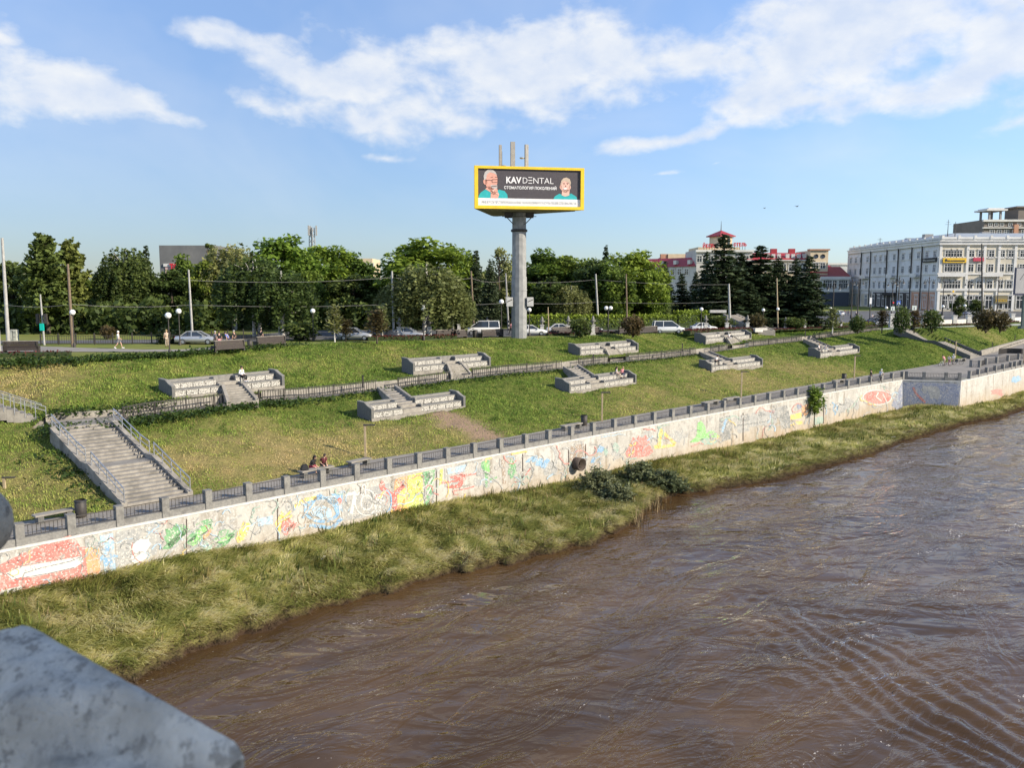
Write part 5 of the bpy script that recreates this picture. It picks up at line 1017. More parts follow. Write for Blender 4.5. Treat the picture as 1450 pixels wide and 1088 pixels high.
for a in [('brownshrub-21',152,461,101,24,'reddish brown bush in front of the left railing'),('firlet-22',231,464,93,26,'small yellowish fir left of the yellow sign'),('firlet-22',252,466,94,27,'small bluish fir beside the silver car at the left'),('shrub-23',425,455,100,52,'wide dark maroon bush left of a globe lamp'),('sap-24',473,432,98,34,'young tree with a pale thin trunk left of the hatchback'),('brownsap-25',489,452,99,28,'reddish young tree touching the hatchback'),
  ('brownsap-25',533,440,99,40,'reddish young tree right of the hatchback'),('sap-24',541,432,103,30,'thin young tree behind the dark car'),('shrub-23',822,450,118,34,'dark round bush between the white topped posts'),('brownshrub-21',897,447,122,36,'brown green bush left of the white van'),('shrub-26',1019,446,148,44,'dark round bush right of the hedge'),('brownshrub-21',1070,444,150,30,'olive bush below the spruces'),('shrub-26',1124,449,158,34,'dark green bush at the foot of the last spruces'),
  ('sap-24',1180,436,150,26,'young tree at the corner of the low white building'),('shrub-23',1215,447,150,22,'dark bush on the crest near the end of the path railing'),('shrub-23',1278,434,152,24,'dark tall bush just right of the crossing light'),('brownsap-25',1250,440,154,26,'thin reddish tree left of the crossing light'),('brownsap-25',1296,440,156,30,'thin reddish tree right of the dark bush'),('shrub-26',1321,438,156,27,'dark green bush below the corner of the yellow building'),('brownshrub-21',1398,437,158,34,'brownish bush in front of the ground floor windows'),('brownshrub-21',1418,440,158,26,'smaller brownish bush left of the grey billboard'),
  ('dark-17',1359,418,230,24,'round dark small tree before the ground floor of the yellow building'),('dark-13',1383,424,235,22,'low round tree right of the tall dark pole')]: plant(*a, group=G4)
sp_ = at_Y(1155, 600, Rw(1155)[1]-1.2); plant('sap2-1' if False else 'greensap-27', 1155, 551, float(sp_[1]), 38, 'bright green young tree growing on the bank against the painted wall', z=float(sp_[2]), cat='tree')
for i, (x, yb, yt, w_, lb) in enumerate([(846,705,664,66,'pale grey green willow bush beside the drain outlet'),(908,695,657,80,'dark blue green willow bush on the bank right of the drain outlet'),(872,718,684,58,'low grey bush at the water between the two willow bushes'),(945,698,668,66,'low bush merging into the grass right of the dark willow bush')]):
    t_ = [(838,.25),(905,.45),(876,.6),(940,.5)][i]; k_ = np.searchsorted(PXC, x); B_ = BK[np.searchsorted(tb, t_[1]), k_] if False else None
    wq, bq = Wc[k_], Bc[k_]; f = (lineW(x)-yb)/(lineW(x)-lineB(x)); b_ = wq+(bq-wq)*float(np.clip(f, .1, .95)); plant('greyshrub-%d' % (31+i % 2), x, yt, float(b_[1]), w_, lb, 'bushes on the river bank', z=float(b_[2])-.1)
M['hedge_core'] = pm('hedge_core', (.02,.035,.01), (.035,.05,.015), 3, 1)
# hedges and flower beds
def hedge(name, label, cat, pts, h, w_, leaf, size, dens):
    """pts: pixels on the upper ground"""
    P = [upt(x, y) for x, y in pts]; O = P[0]; r_ = np.random.default_rng(int(pts[0][0])); Q = []; o = thing(name, label, cat, tuple(O)); mb = MB()
    for a, b in zip(P[:-1], P[1:]):
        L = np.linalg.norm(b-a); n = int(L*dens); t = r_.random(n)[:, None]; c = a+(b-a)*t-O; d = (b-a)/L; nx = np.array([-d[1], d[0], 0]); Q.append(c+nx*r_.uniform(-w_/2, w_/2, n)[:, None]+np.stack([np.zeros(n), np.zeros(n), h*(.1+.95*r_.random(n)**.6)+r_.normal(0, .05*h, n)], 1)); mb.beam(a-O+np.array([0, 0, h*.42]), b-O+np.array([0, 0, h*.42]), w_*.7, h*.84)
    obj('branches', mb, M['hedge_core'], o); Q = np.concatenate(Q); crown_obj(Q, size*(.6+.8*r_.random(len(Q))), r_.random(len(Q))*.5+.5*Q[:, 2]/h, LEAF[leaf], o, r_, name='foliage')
hedge('hedge', 'long clipped green hedge behind the white van and the parked cars', 'hedge', [(742,468.5),(860,467),(955,466)], 2.3, 1.6, 'bright', .34, 190); hedge('hedge', 'higher end of the clipped hedge beside the bush below the spruces', 'hedge', [(957,464.5),(1074,461)], 2.9, 1.6, 'bright', .34, 230)
hedge('flower_bed', 'dark red barberry bed in front of the hatchback and the white posts', 'flower bed', [(520,482.6),(570,481.8),(645,480)], .55, 1.2, 'maroon', .16, 90); hedge('flower_bed', 'thin red bed behind the grass right of the billboard column', 'flower bed', [(775,476),(870,472.8)], .4, .9, 'maroon', .16, 70); hedge('flower_bed', 'dark red bed right above the topmost terrace', 'flower bed', [(972,474),(1000,472),(1060,470)], .75, 1.6, 'maroon', .18, 110)
hedge('flower_bed', 'long thin red bed along the crest below the spruces', 'flower bed', [(1062,469.8),(1140,467),(1250,462.6)], .35, .8, 'maroon', .18, 60); hedge('flower_bed', 'thin red bed along the crest under the right balustrade', 'flower bed', [(1292,464),(1340,462),(1400,459.5),(1440,456.8)], .4, 1, 'maroon', .2, 60); hedge('flower_bed', 'yellow green low bed along the footpath below the last spruce', 'flower bed', [(1140,464.5),(1190,462.5),(1248,460.6)], .7, 1.5, 'lime', .22, 80)
hedge('flower_bed', 'patchy brown red bed beside the long bench at the left edge', 'flower bed', [(0,506),(40,505),(100,504)], .45, 1.6, 'maroon', .2, 35)
# undergrowth that closes the wood behind the trees
r_ = np.random.default_rng(99); n = 42000; x = r_.uniform(-90, 950, n); Yd = r_.uniform(126, 165, n)+np.clip((x-640)/100, 0, 1)*26-np.clip((330-x)/60, 0, 1)*16; keep = fbm(x*.05, Yd*.1, 3) > .3; x, Yd = x[keep], Yd[keep]; n = len(x)
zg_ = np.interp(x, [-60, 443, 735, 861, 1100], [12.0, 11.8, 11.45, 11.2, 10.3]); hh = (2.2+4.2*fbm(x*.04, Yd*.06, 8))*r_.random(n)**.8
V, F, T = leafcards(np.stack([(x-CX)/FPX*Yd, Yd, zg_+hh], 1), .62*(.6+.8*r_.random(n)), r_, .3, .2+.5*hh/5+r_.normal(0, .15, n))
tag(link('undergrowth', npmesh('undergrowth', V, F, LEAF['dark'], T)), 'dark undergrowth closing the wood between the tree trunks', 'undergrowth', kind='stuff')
# reeds standing in the water
r_ = np.random.default_rng(77); Q = []
for x, y, n, sx in ((868,735,140,10),(892,722,220,12),(925,715,120,9),(850,748,90,10),(905,740,60,6)):
    for i in range(n): Q.append(at_z(x+r_.normal(0, sx), y+r_.normal(0, 5), 0))
Q = np.array(Q); n = len(Q); V, F, T = blades(Q-np.array([0, 0, .3]), None, .7+1.1*r_.random(n), .05+.02*r_.random(n), r_.random(n)*6.28, .05+.5*r_.random(n)**2, tint=.35+.65*r_.random(n))
tag(link('reeds', npmesh('reeds', V, F, M['dead'], T)), 'thin dry brown reeds standing in the shallow water below the willow bushes', 'reeds', kind='stuff')
# ------------------------------------------------------------------ writing
def text_mb(s, size=1.0, bold=0.0, depth=.02, align='CENTER', width=None):
    cu = bpy.data.curves.new('writing', 'FONT'); cu.body = s; cu.size = size; cu.extrude = depth; cu.offset = bold; cu.align_x = align; cu.resolution_u = 3
    o = bpy.data.objects.new('writing', cu); COL.objects.link(o); dg = bpy.context.evaluated_depsgraph_get(); dg.update(); me = bpy.data.meshes.new_from_object(o.evaluated_get(dg))
    mb = MB(); mb.add([v.co[:] for v in me.vertices], [tuple(p.vertices) for p in me.polygons]); bpy.data.objects.remove(o); bpy.data.curves.remove(cu); bpy.data.meshes.remove(me)
    if width:
        xs = [v[0] for v in mb.v]; w0 = max(xs)-min(xs); c = (max(xs)+min(xs))/2; k = width/w0; mb.v = [((x-c)*k, y, z) for x, y, z in mb.v]
    return mb
def place(mb, O, ex, ez, en):           # text plane (x right, y up, z towards the viewer) -> place
    O, ex, ez, en = [Vector(q) for q in (O, ex, ez, en)]; mb.v = [tuple(O+ex*v[0]+ez*v[1]+en*v[2]) for v in mb.v]; return mb
# ------------------------------------------------------------------ billboard
bY = 113.2; bz0 = float(Zu(735)); bb = upt(735, 478.5); B0 = np.array([bb[0], bb[1], bb[2]])
bill = thing('billboard', 'big three sided yellow framed billboard with a dental advertisement on a thick grey column', 'billboard', tuple(B0))
k_ = bb[1]/113.1; fl_, fr_ = at_Y(671.5, 295.3, 108.5*k_), at_Y(826, 294.6, 111*k_); bkv = at_Y(697, 304.7, 120*k_); zb_, zt_ = fl_[2], at_Y(671.5, 234.6, 108.5*k_)[2]
def tri_trunc(cut):
    V_ = [Vector((p[0]-B0[0], p[1]-B0[1], 0)) for p in (fl_, fr_, bkv)]; o = []
    for i in range(3):
        a, b, c = V_[i-1], V_[i], V_[(i+1) % 3]; o.append(b+(a-b).normalized()*cut); o.append(b+(c-b).normalized()*cut)
    return o
FL, FR = Vector((fl_[0]-B0[0], fl_[1]-B0[1], 0)), Vector((fr_[0]-B0[0], fr_[1]-B0[1], 0)); ex = (FR-FL).normalized(); en = Vector((ex.y, -ex.x, 0)); PW_ = (FR-FL).length; z0b, z1b = zb_-B0[2], zt_-B0[2]
mb = MB(); hx = [(p.x, p.y) for p in tri_trunc(.35)]; mb.prism(hx, z0b, z1b); obj('box_body', mb, M['yellow'], bill)
mb = MB(); inn = [(p.x*.93, p.y*.93) for p in tri_trunc(.6)]; mb.prism(inn, z0b-.1, z0b-.02); obj('underside', mb, solid('underside', (.22,.2,.13), .8), bill)
def fpt(u, v, d=0): return FL+ex*u+en*d+Vector((0, 0, z0b+v))
HT = z1b-z0b; u0, u1, v0, v1 = .45, PW_-.45, .38, HT-.32
mb = MB()
for a, b, c, d in ((0, PW_, 0, v0), (0, PW_, v1, HT), (0, u0, v0, v1), (u1, PW_, v0, v1)):
    q = [fpt(a, c, .36), fpt(b, c, .36), fpt(b, d, .36), fpt(a, d, .36)]; q2 = [p-en*.4 for p in q]; mb.add(q+q2, [(0, 1, 2, 3), (4, 5, 1, 0), (5, 6, 2, 1), (6, 7, 3, 2), (7, 4, 0, 3)])
obj('frame', mb, M['yellow'], bill)
adw, adh = u1-u0, v1-v0
def ad(name, polys, m, lay):
    mb = MB()
    for pl in polys:
        q = [fpt(u0+(x-115)/1270*adw, v0+(575-y)/470*adh, .12+.012*lay) for x, y in pl]; mb.add(q, [tuple(range(len(q)))])
    return obj(name, mb, m, poster)
poster = obj('poster', MB().add([fpt(u0, v0, .12), fpt(u1, v0, .12), fpt(u1, v1, .12), fpt(u0, v1, .12)], [(0, 1, 2, 3)]), solid('poster_grey', (.075,.065,.07), .5), bill)
tl_ = solid('ad_teal', (.03,.42,.42), .5); sk_ = solid('ad_skin', (.72,.36,.27), .5); sk2 = solid('ad_skin_pale', (.78,.47,.37), .5); hr_ = solid('ad_grey_hair', (.5,.46,.43), .6); hr2 = solid('ad_fair_hair', (.55,.43,.32), .6); dk_ = solid('ad_dark', (.12,.06,.05), .5); wt_ = solid('ad_white', (.82,.8,.77), .5)
def ell(cx, cy, rx, ry, n=20, a0=0, a1=360): return [(cx+rx*math.cos(R(a0+(a1-a0)*i/n)), cy+ry*math.sin(R(a0+(a1-a0)*i/n))) for i in range(n)][::-1]
ad('white_strip', [[(115,575),(1385,575),(1385,478),(115,478)]], wt_, 1)
ad('teal_shirt', [[(120,478),(480,478),(475,430),(440,385),(380,370),(330,385),(250,380),(210,365),(150,410),(128,445)][::-1]], tl_, 1)
ad('teal_shirt', [[(1045,478),(1345,478),(1335,440),(1270,400),(1190,425),(1120,405),(1065,440)][::-1]], tl_, 1)
ad('face', [ell(278,250,78,125), [(205,365),(235,330),(330,340),(320,395),(265,400)][::-1], ell(205,270,24,38), ell(312,385,45,50), [(270,478),(275,400),(355,395),(375,430),(360,478)][::-1]], sk_, 2)
ad('face', [ell(1195,300,62,92), [(1155,350),(1250,350),(1245,425),(1195,440),(1150,425)][::-1], ell(1137,320,12,26), ell(1252,320,12,26)], sk2, 2)
ad('hair', [[(190,250),(185,200),(200,150),(240,115),(290,115),(330,145),(350,190),(320,165),(260,150),(225,180),(215,240)][::-1]], hr_, 3); ad('hair', [[(1140,290),(1142,240),(1170,205),(1210,195),(1250,215),(1265,260),(1255,310),(1240,260),(1190,240),(1160,250),(1150,290)][::-1]], hr2, 3)
ad('glasses', [[(215,248),(290,250),(290,256),(215,254)][::-1], [(290,240),(362,236),(362,242),(290,247)][::-1], [(286,240),(292,240),(292,280),(286,280)][::-1], [(356,236),(362,236),(362,275),(356,278)][::-1], [(290,276),(358,272),(358,277),(290,281)][::-1]], dk_, 4)
ad('features', [[(280,325),(345,320),(345,328),(285,333)][::-1], [(270,215),(300,208),(300,214),(272,221)][::-1], [(325,208),(355,210),(355,216),(325,214)][::-1], ell(1180,282,7,4,8), ell(1222,282,7,4,8), [(1165,268),(1190,264),(1190,269),(1166,273)][::-1], [(1210,264),(1236,268),(1235,273),(1210,269)][::-1], [(1200,290),(1206,315),(1192,315)][::-1]], dk_, 4)
ad('smile', [[(1165,332),(1220,330),(1205,350),(1180,351)][::-1]], wt_, 4); ad('beard', [[(265,320),(280,312),(350,310),(352,350),(330,365),(290,350)][::-1]], hr_, 3); ad('fingers', [[(285,380),(330,350),(345,360),(300,400)][::-1], [(335,400),(372,430),(362,440),(328,412)][::-1]], sk2, 4)
def adtext(s, x0, x1, ybase, hgt, bold, m, name):
    sx = adw/1270; mb = text_mb(s, hgt/470*adh/.73, bold, .01, 'CENTER', (x1-x0)*sx); O = fpt(u0+((x0+x1)/2-115)*sx, v0+(575-ybase)/470*adh, .15); obj(name, place(mb, O, ex, (0, 0, 1), en), m, poster)
adtext('KAV', 460, 648, 282, 82, .035, wt_, 'headline'); adtext('D', 664, 722, 282, 80, -.006, wt_, 'headline'); adtext('NTAL', 795, 1046, 282, 80, -.006, wt_, 'headline'); adtext('СТОМАТОЛОГИЯ ПОКОЛЕНИЙ', 434, 1084, 358, 36, .012, wt_, 'headline')
ad('headline', [[(733,y),(782,y),(782,y+9),(733,y+9)][::-1] for y in (201,238,274)], wt_, 3)
adtext('ИМЕЮТСЯ ПРОТИВОПОКАЗАНИЯ. НЕОБХОДИМА КОНСУЛЬТАЦИЯ СПЕЦИАЛИСТА', 165, 1340, 545, 34, 0, solid('ad_faint', (.62,.62,.6), .6), 'small_print')
colg = pm('column_grey', (.3,.3,.285), (.22,.22,.21), 1.2, .7, c3=(.2,.2,.2), s3=.6)
mb = MB(); mb.lathe([(1.02, -.6), (1.0, 8), (.93, 8.02), (.9, z0b-.1)], (0, 0, 0), 12, False); mb.lathe([(1.05, 6.2), (1.05, 6.35)], (0, 0, 0), 12, False); obj('column', mb, colg, bill)
mb = MB(); 
for s in (-1, 1):
    mb.beam((s*.8, -1.2, z0b-.45), (s*1.9, -1.2, z0b-.45), .08, .5); mb.beam((s*.7, -.8, z0b-1.7), (s*1.8, -1.1, z0b-.6), .1, .1); mb.beam((s*.8, 1.2, z0b-.45), (s*1.9, 1.2, z0b-.45), .08, .5)
mb.lathe([(1.0, z0b-2.6), (1.08, z0b-2.55), (1.08, z0b-2.3), (1.0, z0b-2.25)], (0, 0, 0), 16); mb.beam((-2.2, -1.25, z0b-.7), (2.2, -1.25, z0b-.7), .3, .06); mb.beam((-2.2, -1.4, z0b-.2), (2.2, -1.4, z0b-.2), .05, .05); obj('gantry', mb, M['iron'], bill)
for s, x in ((-1, -1.25), (1, 1.45)):
    mb = MB(); mb.box((x, -.5, 4.75), (.85, .6, 1.2)); obj('meter_box', mb, M['white'], bill, bevel=.03); mb = MB(); mb.beam((x-.3, -.81, 4.75), (x+.35, -.81, 5.05), .02, .1); mb.beam((x, -.5, 4.3), (0, -.4, 4.3), .1, .08); obj('bracket', mb, M['iron'], bill)
for i, (px, yt, w_, lb) in enumerate(((708.5,204.5,.36,'thin left cell antenna panel on top of the billboard'),(726,200,.6,'tallest middle cell antenna panel on top of the billboard'),(745.5,204,.5,'right cell antenna panel with a small dish on top of the billboard'))):
    b_ = at_Y(px, 236, 113*k_); b_[2] = zt_; h = at_Y(px, yt, 113*k_)[2]-zt_; o = thing('cell_antenna', lb, 'antenna', tuple(b_)); mb = MB(); mb.box((0, 0, h*.56), (w_, .25, h*.85), .5 if i == 2 else .2); obj('panel', mb, M['pole_grey'], o, bevel=.03)
    mb = MB(); mb.tube([(.18, .2, 0), (.18, .2, h*.75)], .06, 8); mb.beam((.18, .2, h*.6), (0, 0, h*.6), .06, .06); mb.beam((.18, .2, h*.3), (0, 0, h*.3), .06, .06); obj('mast', mb, M['iron'], o)
    mb = MB(); c = ((.45, -.1, .55), (.05, -.3, .3), (-.6, -.1, 1.55))[i]; mb.lathe([(.01, -.1), (.22, -.06), (.3, .02), (.3, .1), (.01, .12)], c, 14); mb.beam((c[0], c[1], c[2]), (.18, .2, c[2]), .06, .06); obj('dish', mb, M['pole_grey'], o)
# ------------------------------------------------------------------ buildings
def cr_mat(n, c): return pm(n, c, tuple(q*.9 for q in c), .5, .85, c3=tuple(q*.75 for q in c), s3=.15)
CREAM, TRIM, SALMON, ROOFG, REDR, BLUEW = cr_mat('cream_plaster', (.6,.54,.41)), cr_mat('white_trim', (.68,.66,.6)), cr_mat('salmon_plaster', (.5,.27,.17)), pm('zinc_roof', (.36,.39,.41), (.28,.31,.33), 1, .5), pm('red_roof', (.36,.04,.045), (.27,.03,.035), 1, .5), cr_mat('pale_plaster', (.6,.6,.56))
def face_pt(P0, e, z0, s, z, d, n): return P0+e*s+n*d+Vector((0, 0, z-z0))
class Face:
    """a facade plane: P0 base corner, e horizontal unit vector, n outward"""
    def __init__(s, P0, e, par): s.P0 = Vector(P0); s.e = Vector(e).normalized(); s.n = Vector((s.e.y, -s.e.x, 0)); s.par = par; s.O = Vector(par.location)
    def quad(s, mb, a, b, z0, z1, d, th=.0):
        p = [s.P0+s.e*x+s.n*d+Vector((0, 0, z))-s.O for x, z in ((a, z0), (b, z0), (b, z1), (a, z1))]
        if th: q = [v-s.n*th for v in p]; mb.add(p+q, [(0, 1, 2, 3), (4, 5, 1, 0), (5, 6, 2, 1), (6, 7, 3, 2), (7, 4, 0, 3), (7, 6, 5, 4)])
        else: mb.add(p, [(0, 1, 2, 3)])
        return mb
    def box(s, name, a, b, z0, z1, d, th, m, par=None): return obj(name, s.quad(MB(), a, b, z0, z1, d, th), m, par or s.par)
    def window(s, c, w, z0, z1, arch=False, trim=True, pane=None):
        mb = MB(); t = .22
        for a, b, q0, q1 in ((c-w/2-t, c-w/2, z0-t, z1+t), (c+w/2, c+w/2+t, z0-t, z1+t), (c-w/2, c+w/2, z1, z1+t), (c-w/2, c+w/2, z0-t, z0), (c-.06, c+.06, z0, z1)): s.quad(mb, a, b, q0, q1, .2, .22)
        s.quad(mb, c-w/2, c+w/2, z0+(z1-z0)*.68, z0+(z1-z0)*.73, .195, .21)
        if trim: s.quad(mb, c-w/2-.4, c+w/2+.4, z1+t+.15, z1+t+.4, .42, .44)
        f = obj('window', mb, TRIM, s.par); pm_ = MB(); s.quad(pm_, c-w/2, c+w/2, z0, z1, .04); obj('pane', pm_, pane or M['glass'], f); return f
    def s_at(s, px, py=420):                      # facade coordinate under a pixel column
        d = ray(px, py); a = np.array([[d[0], -s.e.x], [d[1], -s.e.y]]); k, q = np.linalg.solve(a, [s.P0.x, s.P0.y]); return q
    def z_at(s, px, py):
        d = ray(px, py); a = np.array([[d[0], -s.e.x], [d[1], -s.e.y]]); k, q = np.linalg.solve(a, [s.P0.x, s.P0.y]); return CAMZ+d[2]*k-s.P0.z
YB = 300.0; c0 = at_Y(1327, 440, YB); c0[2] = float(Zu(1327)); XB = c0[0]; ztop = at_Y(1327, 337, YB)[2]-c0[2]
main = thing('corner_building', 'long cream four storey corner building with white trim and rows of windows at the right', 'building', (XB, YB, c0[2]))
FLf = Face((XB, YB, c0[2]), (0, 1, 0), main); FLf.n = Vector((-1, 0, 0)); LL = FLf.s_at(1200); FRf = Face((XB, YB, c0[2]), (1, 0, 0), main); LR = 62.
mb = MB(); mb.box((LR/2, LL/2, ztop/2-.5), (LR, LL, ztop-1)); obj('wall', mb, CREAM, main)
mb = MB(); H_ = ztop
mb.add([(-.5, -.5, H_-.4), (LR+.5, -.5, H_-.4), (LR+.5, LL+.5, H_-.4), (-.5, LL+.5, H_-.4), (9, 9, H_+2.2), (LR-9, 9, H_+2.2), (LR-9, LL-9, H_+2.2), (9, LL-9, H_+2.2)], [(0, 1, 5, 4), (1, 2, 6, 5), (2, 3, 7, 6), (3, 0, 4, 7), (4, 5, 6, 7)]); rf = obj('roof', mb, ROOFG, main)
for F, L_, pil in ((FLf, LL, [1199.5,1219,1232,1255,1271,1290,1304.5,1326]), (FRf, LR, [1328.5,1366.5,1390.5,1411,1434])):
    for z0_, z1_, d in ((H_-2.4, H_-1.3, .75), (H_-1.3, H_-.9, 1.1), (FRf.z_at(1330, 389), FRf.z_at(1330, 389)+.6, .35), (FRf.z_at(1330, 412), FRf.z_at(1330, 412)+.9, .45), (H_-6.9, H_-6.5, .2)): F.box('cornice', -.1 if F is FLf else -.8, L_, z0_, z1_, d, d+.05, TRIM)
    for x in pil:
        s_ = F.s_at(x); F.box('pilaster', s_-.45, s_+.45, 0, H_-2.4, .3, .32, TRIM)
    if F is FLf:
        for x in pil[1:-1]:
            s_ = F.s_at(x); mb = MB(); p = F.P0+F.e*s_+F.n*.6-F.O; mb.tube([p+Vector((0, 0, .3)), p+Vector((0, 0, H_-2))], .22, 6); obj('downpipe', mb, M['iron'], main)
    n_ = int(L_/5.5)
    for j in range(n_): a = L_*j/n_; F.box('parapet_pier', a+.2, a+1.1, H_-.9, H_+.9, .25, .5, TRIM)
    F.box('parapet', .0, L_, H_-.9, H_+.35, .1, .25, TRIM)
rowsz = [(FRf.z_at(1345, 365.5), FRf.z_at(1345, 355.5)), (FRf.z_at(1345, 384.5), FRf.z_at(1345, 374.5)), (FRf.z_at(1345, 410), FRf.z_at(1345, 398.5)), (.9, 5.2)]
PANE2 = pm('pane_bluish', (.06,.085,.12), (.1,.14,.19), .8, .1, spec=.8)
for i, (a, b) in enumerate(rowsz):
    for x in (1203,1210,1217,1226.5,1237,1244.6,1251.7,1264,1276.5,1287,1298,1310,1321): FLf.window(FLf.s_at(x), 1.9 if i < 3 else 2.3, a, b, trim=i != 1, pane=PANE2)
    for x in (1338.5,1346.6,1354.8,1372,1385,1400,1415,1427.5,1444,1455): FRf.window(FRf.s_at(x), 1.75 if i < 3 else 2.3, a, b, trim=i != 1)
for px, F, w_ in ((1225,FLf,6),(1263,FLf,5),(1297,FLf,5),(1342,FRf,9.5),(1400,FRf,7)):
    s_ = F.s_at(px); zz = FRf.z_at(1345, 390.5); F.box('balcony', s_-w_/2, s_+w_/2, zz-.35, zz, 1.8, 1.9, TRIM); F.box('balcony_rail', s_-w_/2, s_+w_/2, zz+.02, zz+1.1, 1.78, .08, TRIM)
FLf.box('shaded_facade', 0, LL, 5.6, H_-2.5, .02, .018, cr_mat('shaded_side_grey', (.64,.64,.62)))  # paler grey sheet: the tone of this shaded side is put into colour
F = FLf; F.box('ground_floor_front', F.s_at(1327)+.6, F.s_at(1288), .1, FRf.z_at(1330, 413)-.2, .12, .1, SALMON); F.box('shop_front', F.s_at(1288), F.s_at(1236), .1, FRf.z_at(1330, 415), .12, .1, solid('shop_dark', (.05,.045,.045), .5)); F.box('shop_awning', F.s_at(1271), F.s_at(1254), 5.2, 6.3, 1.6, 1.6, M['black'])
for i, (x, y, h) in enumerate(((0.16,.3,3),(.3,.62,2.4),(.55,.14,4.5))):
    mb = MB(); mb.box((LR*x*.6+2, LL*y+2, H_+1.6), (3.2, 2.2, 2.6)); obj('roof_hatch', mb, M['pole_grey'], rf)
for px, F, y0, y1, lb in ((1345,FRf,328,311,'thin roof antenna beside the roof hatch of the corner building'),(1355.5,FRf,331,314,'second plain roof aerial on the corner building'),(1229,FLf,352,337,'small roof aerial at the far end of the corner building')):
    s_ = F.s_at(px); p = F.P0+F.e*s_-F.n*4; p.z = c0[2]+H_+1; h = at_Y(px, y1, p.y)[2]-p.z; o = thing('roof_aerial', lb, 'antenna', tuple(p)); mb = MB(); mb.tube([(0, 0, -1), (0, 0, h)], [.16, .07], 6); mb.beam((-1.1, 0, h*.7), (1.1, 0, h*.7), .08, .08); mb.beam((-.7, 0, h*.85), (.7, 0, h*.85), .08, .08); obj('mast', mb, M['iron'], o)
def board(name, F, px0, px1, py0, py1, m, label, txt=None, tm=None, d=.7, pyref=None):
    a, b = sorted((F.s_at(px0), F.s_at(px1))); z0, z1 = F.z_at((px0+px1)/2, py1), F.z_at((px0+px1)/2, py0); P = F.P0+F.e*a+F.n*d+Vector((0, 0, z0)); o = thing(name, label, 'sign', tuple(P)); f2 = Face(F.P0, F.e, o); f2.n = F.n; f2.quad; mb = f2.quad(MB(), a, b, z0, z1, d, .4); obj('board', mb, m, o)
    if txt:
        t = text_mb(txt, (z1-z0)*.8, .03, .03, 'CENTER', (b-a)*.86); exd = F.e if F is not FLf else -F.e; Oc = F.P0+F.e*((a+b)/2)+F.n*(d+.06)+Vector((0, 0, z0+(z1-z0)*.22))-Vector(o.location); obj('writing', place(t, Oc, exd, (0, 0, 1), F.n), tm, o)
    return o
YEL = solid('sign_yellow', (.8,.5,.03), .5)
board('shop_sign', FRf, 1331.5, 1364, 365.5, 372, YEL, 'yellow shop sign with dark lettering between the upper windows of the cream building', '●▬ ▬▬▬▬▬', M['black'])
board('shop_sign', FLf, 1306, 1325.5, 365.5, 371.5, M['black'], 'dark shop sign on the shaded side of the cream building', '●▬ ▬▬▬▬', solid('dim_letters', (.3,.3,.26), .6))
board('shop_sign', FRf, 1374, 1388.5, 365, 370, solid('sign_crimson', (.5,.05,.09), .5), 'crimson shop sign right of the yellow one')
board('shop_sign', FRf, 1408, 1425.5, 419, 429.5, solid('sign_olive', (.2,.17,.09), .6), 'framed brown and gold sign board on the ground floor of the cream building', '▭▭▭', YEL)
# far tower, upper right
def block(name, label, px0, px1, ytop, Y, depth, m, zg=None, rz=0):
    a, b = at_Y(px0, ytop, Y), at_Y(px1, ytop, Y); zg = float(Zu(px0)) if zg is None else zg; o = thing(name, label, 'building', (a[0], Y, zg)); w_, h = b[0]-a[0], a[2]-zg; mb = MB(); mb.box((w_/2, depth/2, h/2), (w_, depth, h)); obj('wall', mb, m, o); f = Face((a[0], Y, zg), (1, 0, 0), o); return o, f, w_, h
TWR = cr_mat('tower_grey', (.2,.17,.14)); o, f, w_, h = block('tower_block', 'modern brown tower with white bands and an open roof pavilion rising behind the corner building', 1394, 1470, 311, 430, 30, TWR)
for y0, y1, d in ((311,314,1.0),(322,323.5,.8)): f.box('band', -1, w_+1, f.z_at(1420, y1), f.z_at(1420, y0), d, d, TRIM)
for x in (1399,1409,1419,1431,1443):
    f.window(f.s_at(x), 2.2, f.z_at(x, 334), f.z_at(x, 326), trim=False); 
for x in (1396,1404,1412,1424,1436,1446): f.window(f.s_at(x), 1.6, f.z_at(x, 320), f.z_at(x, 316), trim=False)
f.box('yellow_bay', f.s_at(1428), f.s_at(1434), f.z_at(1430, 340), f.z_at(1430, 318), 1.2, 1.2, SALMON)
mb = MB(); cx = f.s_at(1411); 
for s in (-1, 1):
    for t_ in (6, 14): obj('pavilion_column', MB().box((cx+s*2.8, t_, h+2.4), (.9, .9, 5.0)), M['pole_grey'], o)
mb = MB(); mb.box((cx, 10, h+5.2), (10.5, 12, .8)); mb.box((cx, 10, h+5.9), (8, 10, .6)); obj('pavilion_roof', mb, TRIM, o)
mb = MB(); cx = f.s_at(1452); mb.box((cx, 10, h+3), (8, 12, 6.6)); mb.box((cx, 10, h+6.6), (11, 14, .7)); obj('pavilion_core', mb, TWR, o)
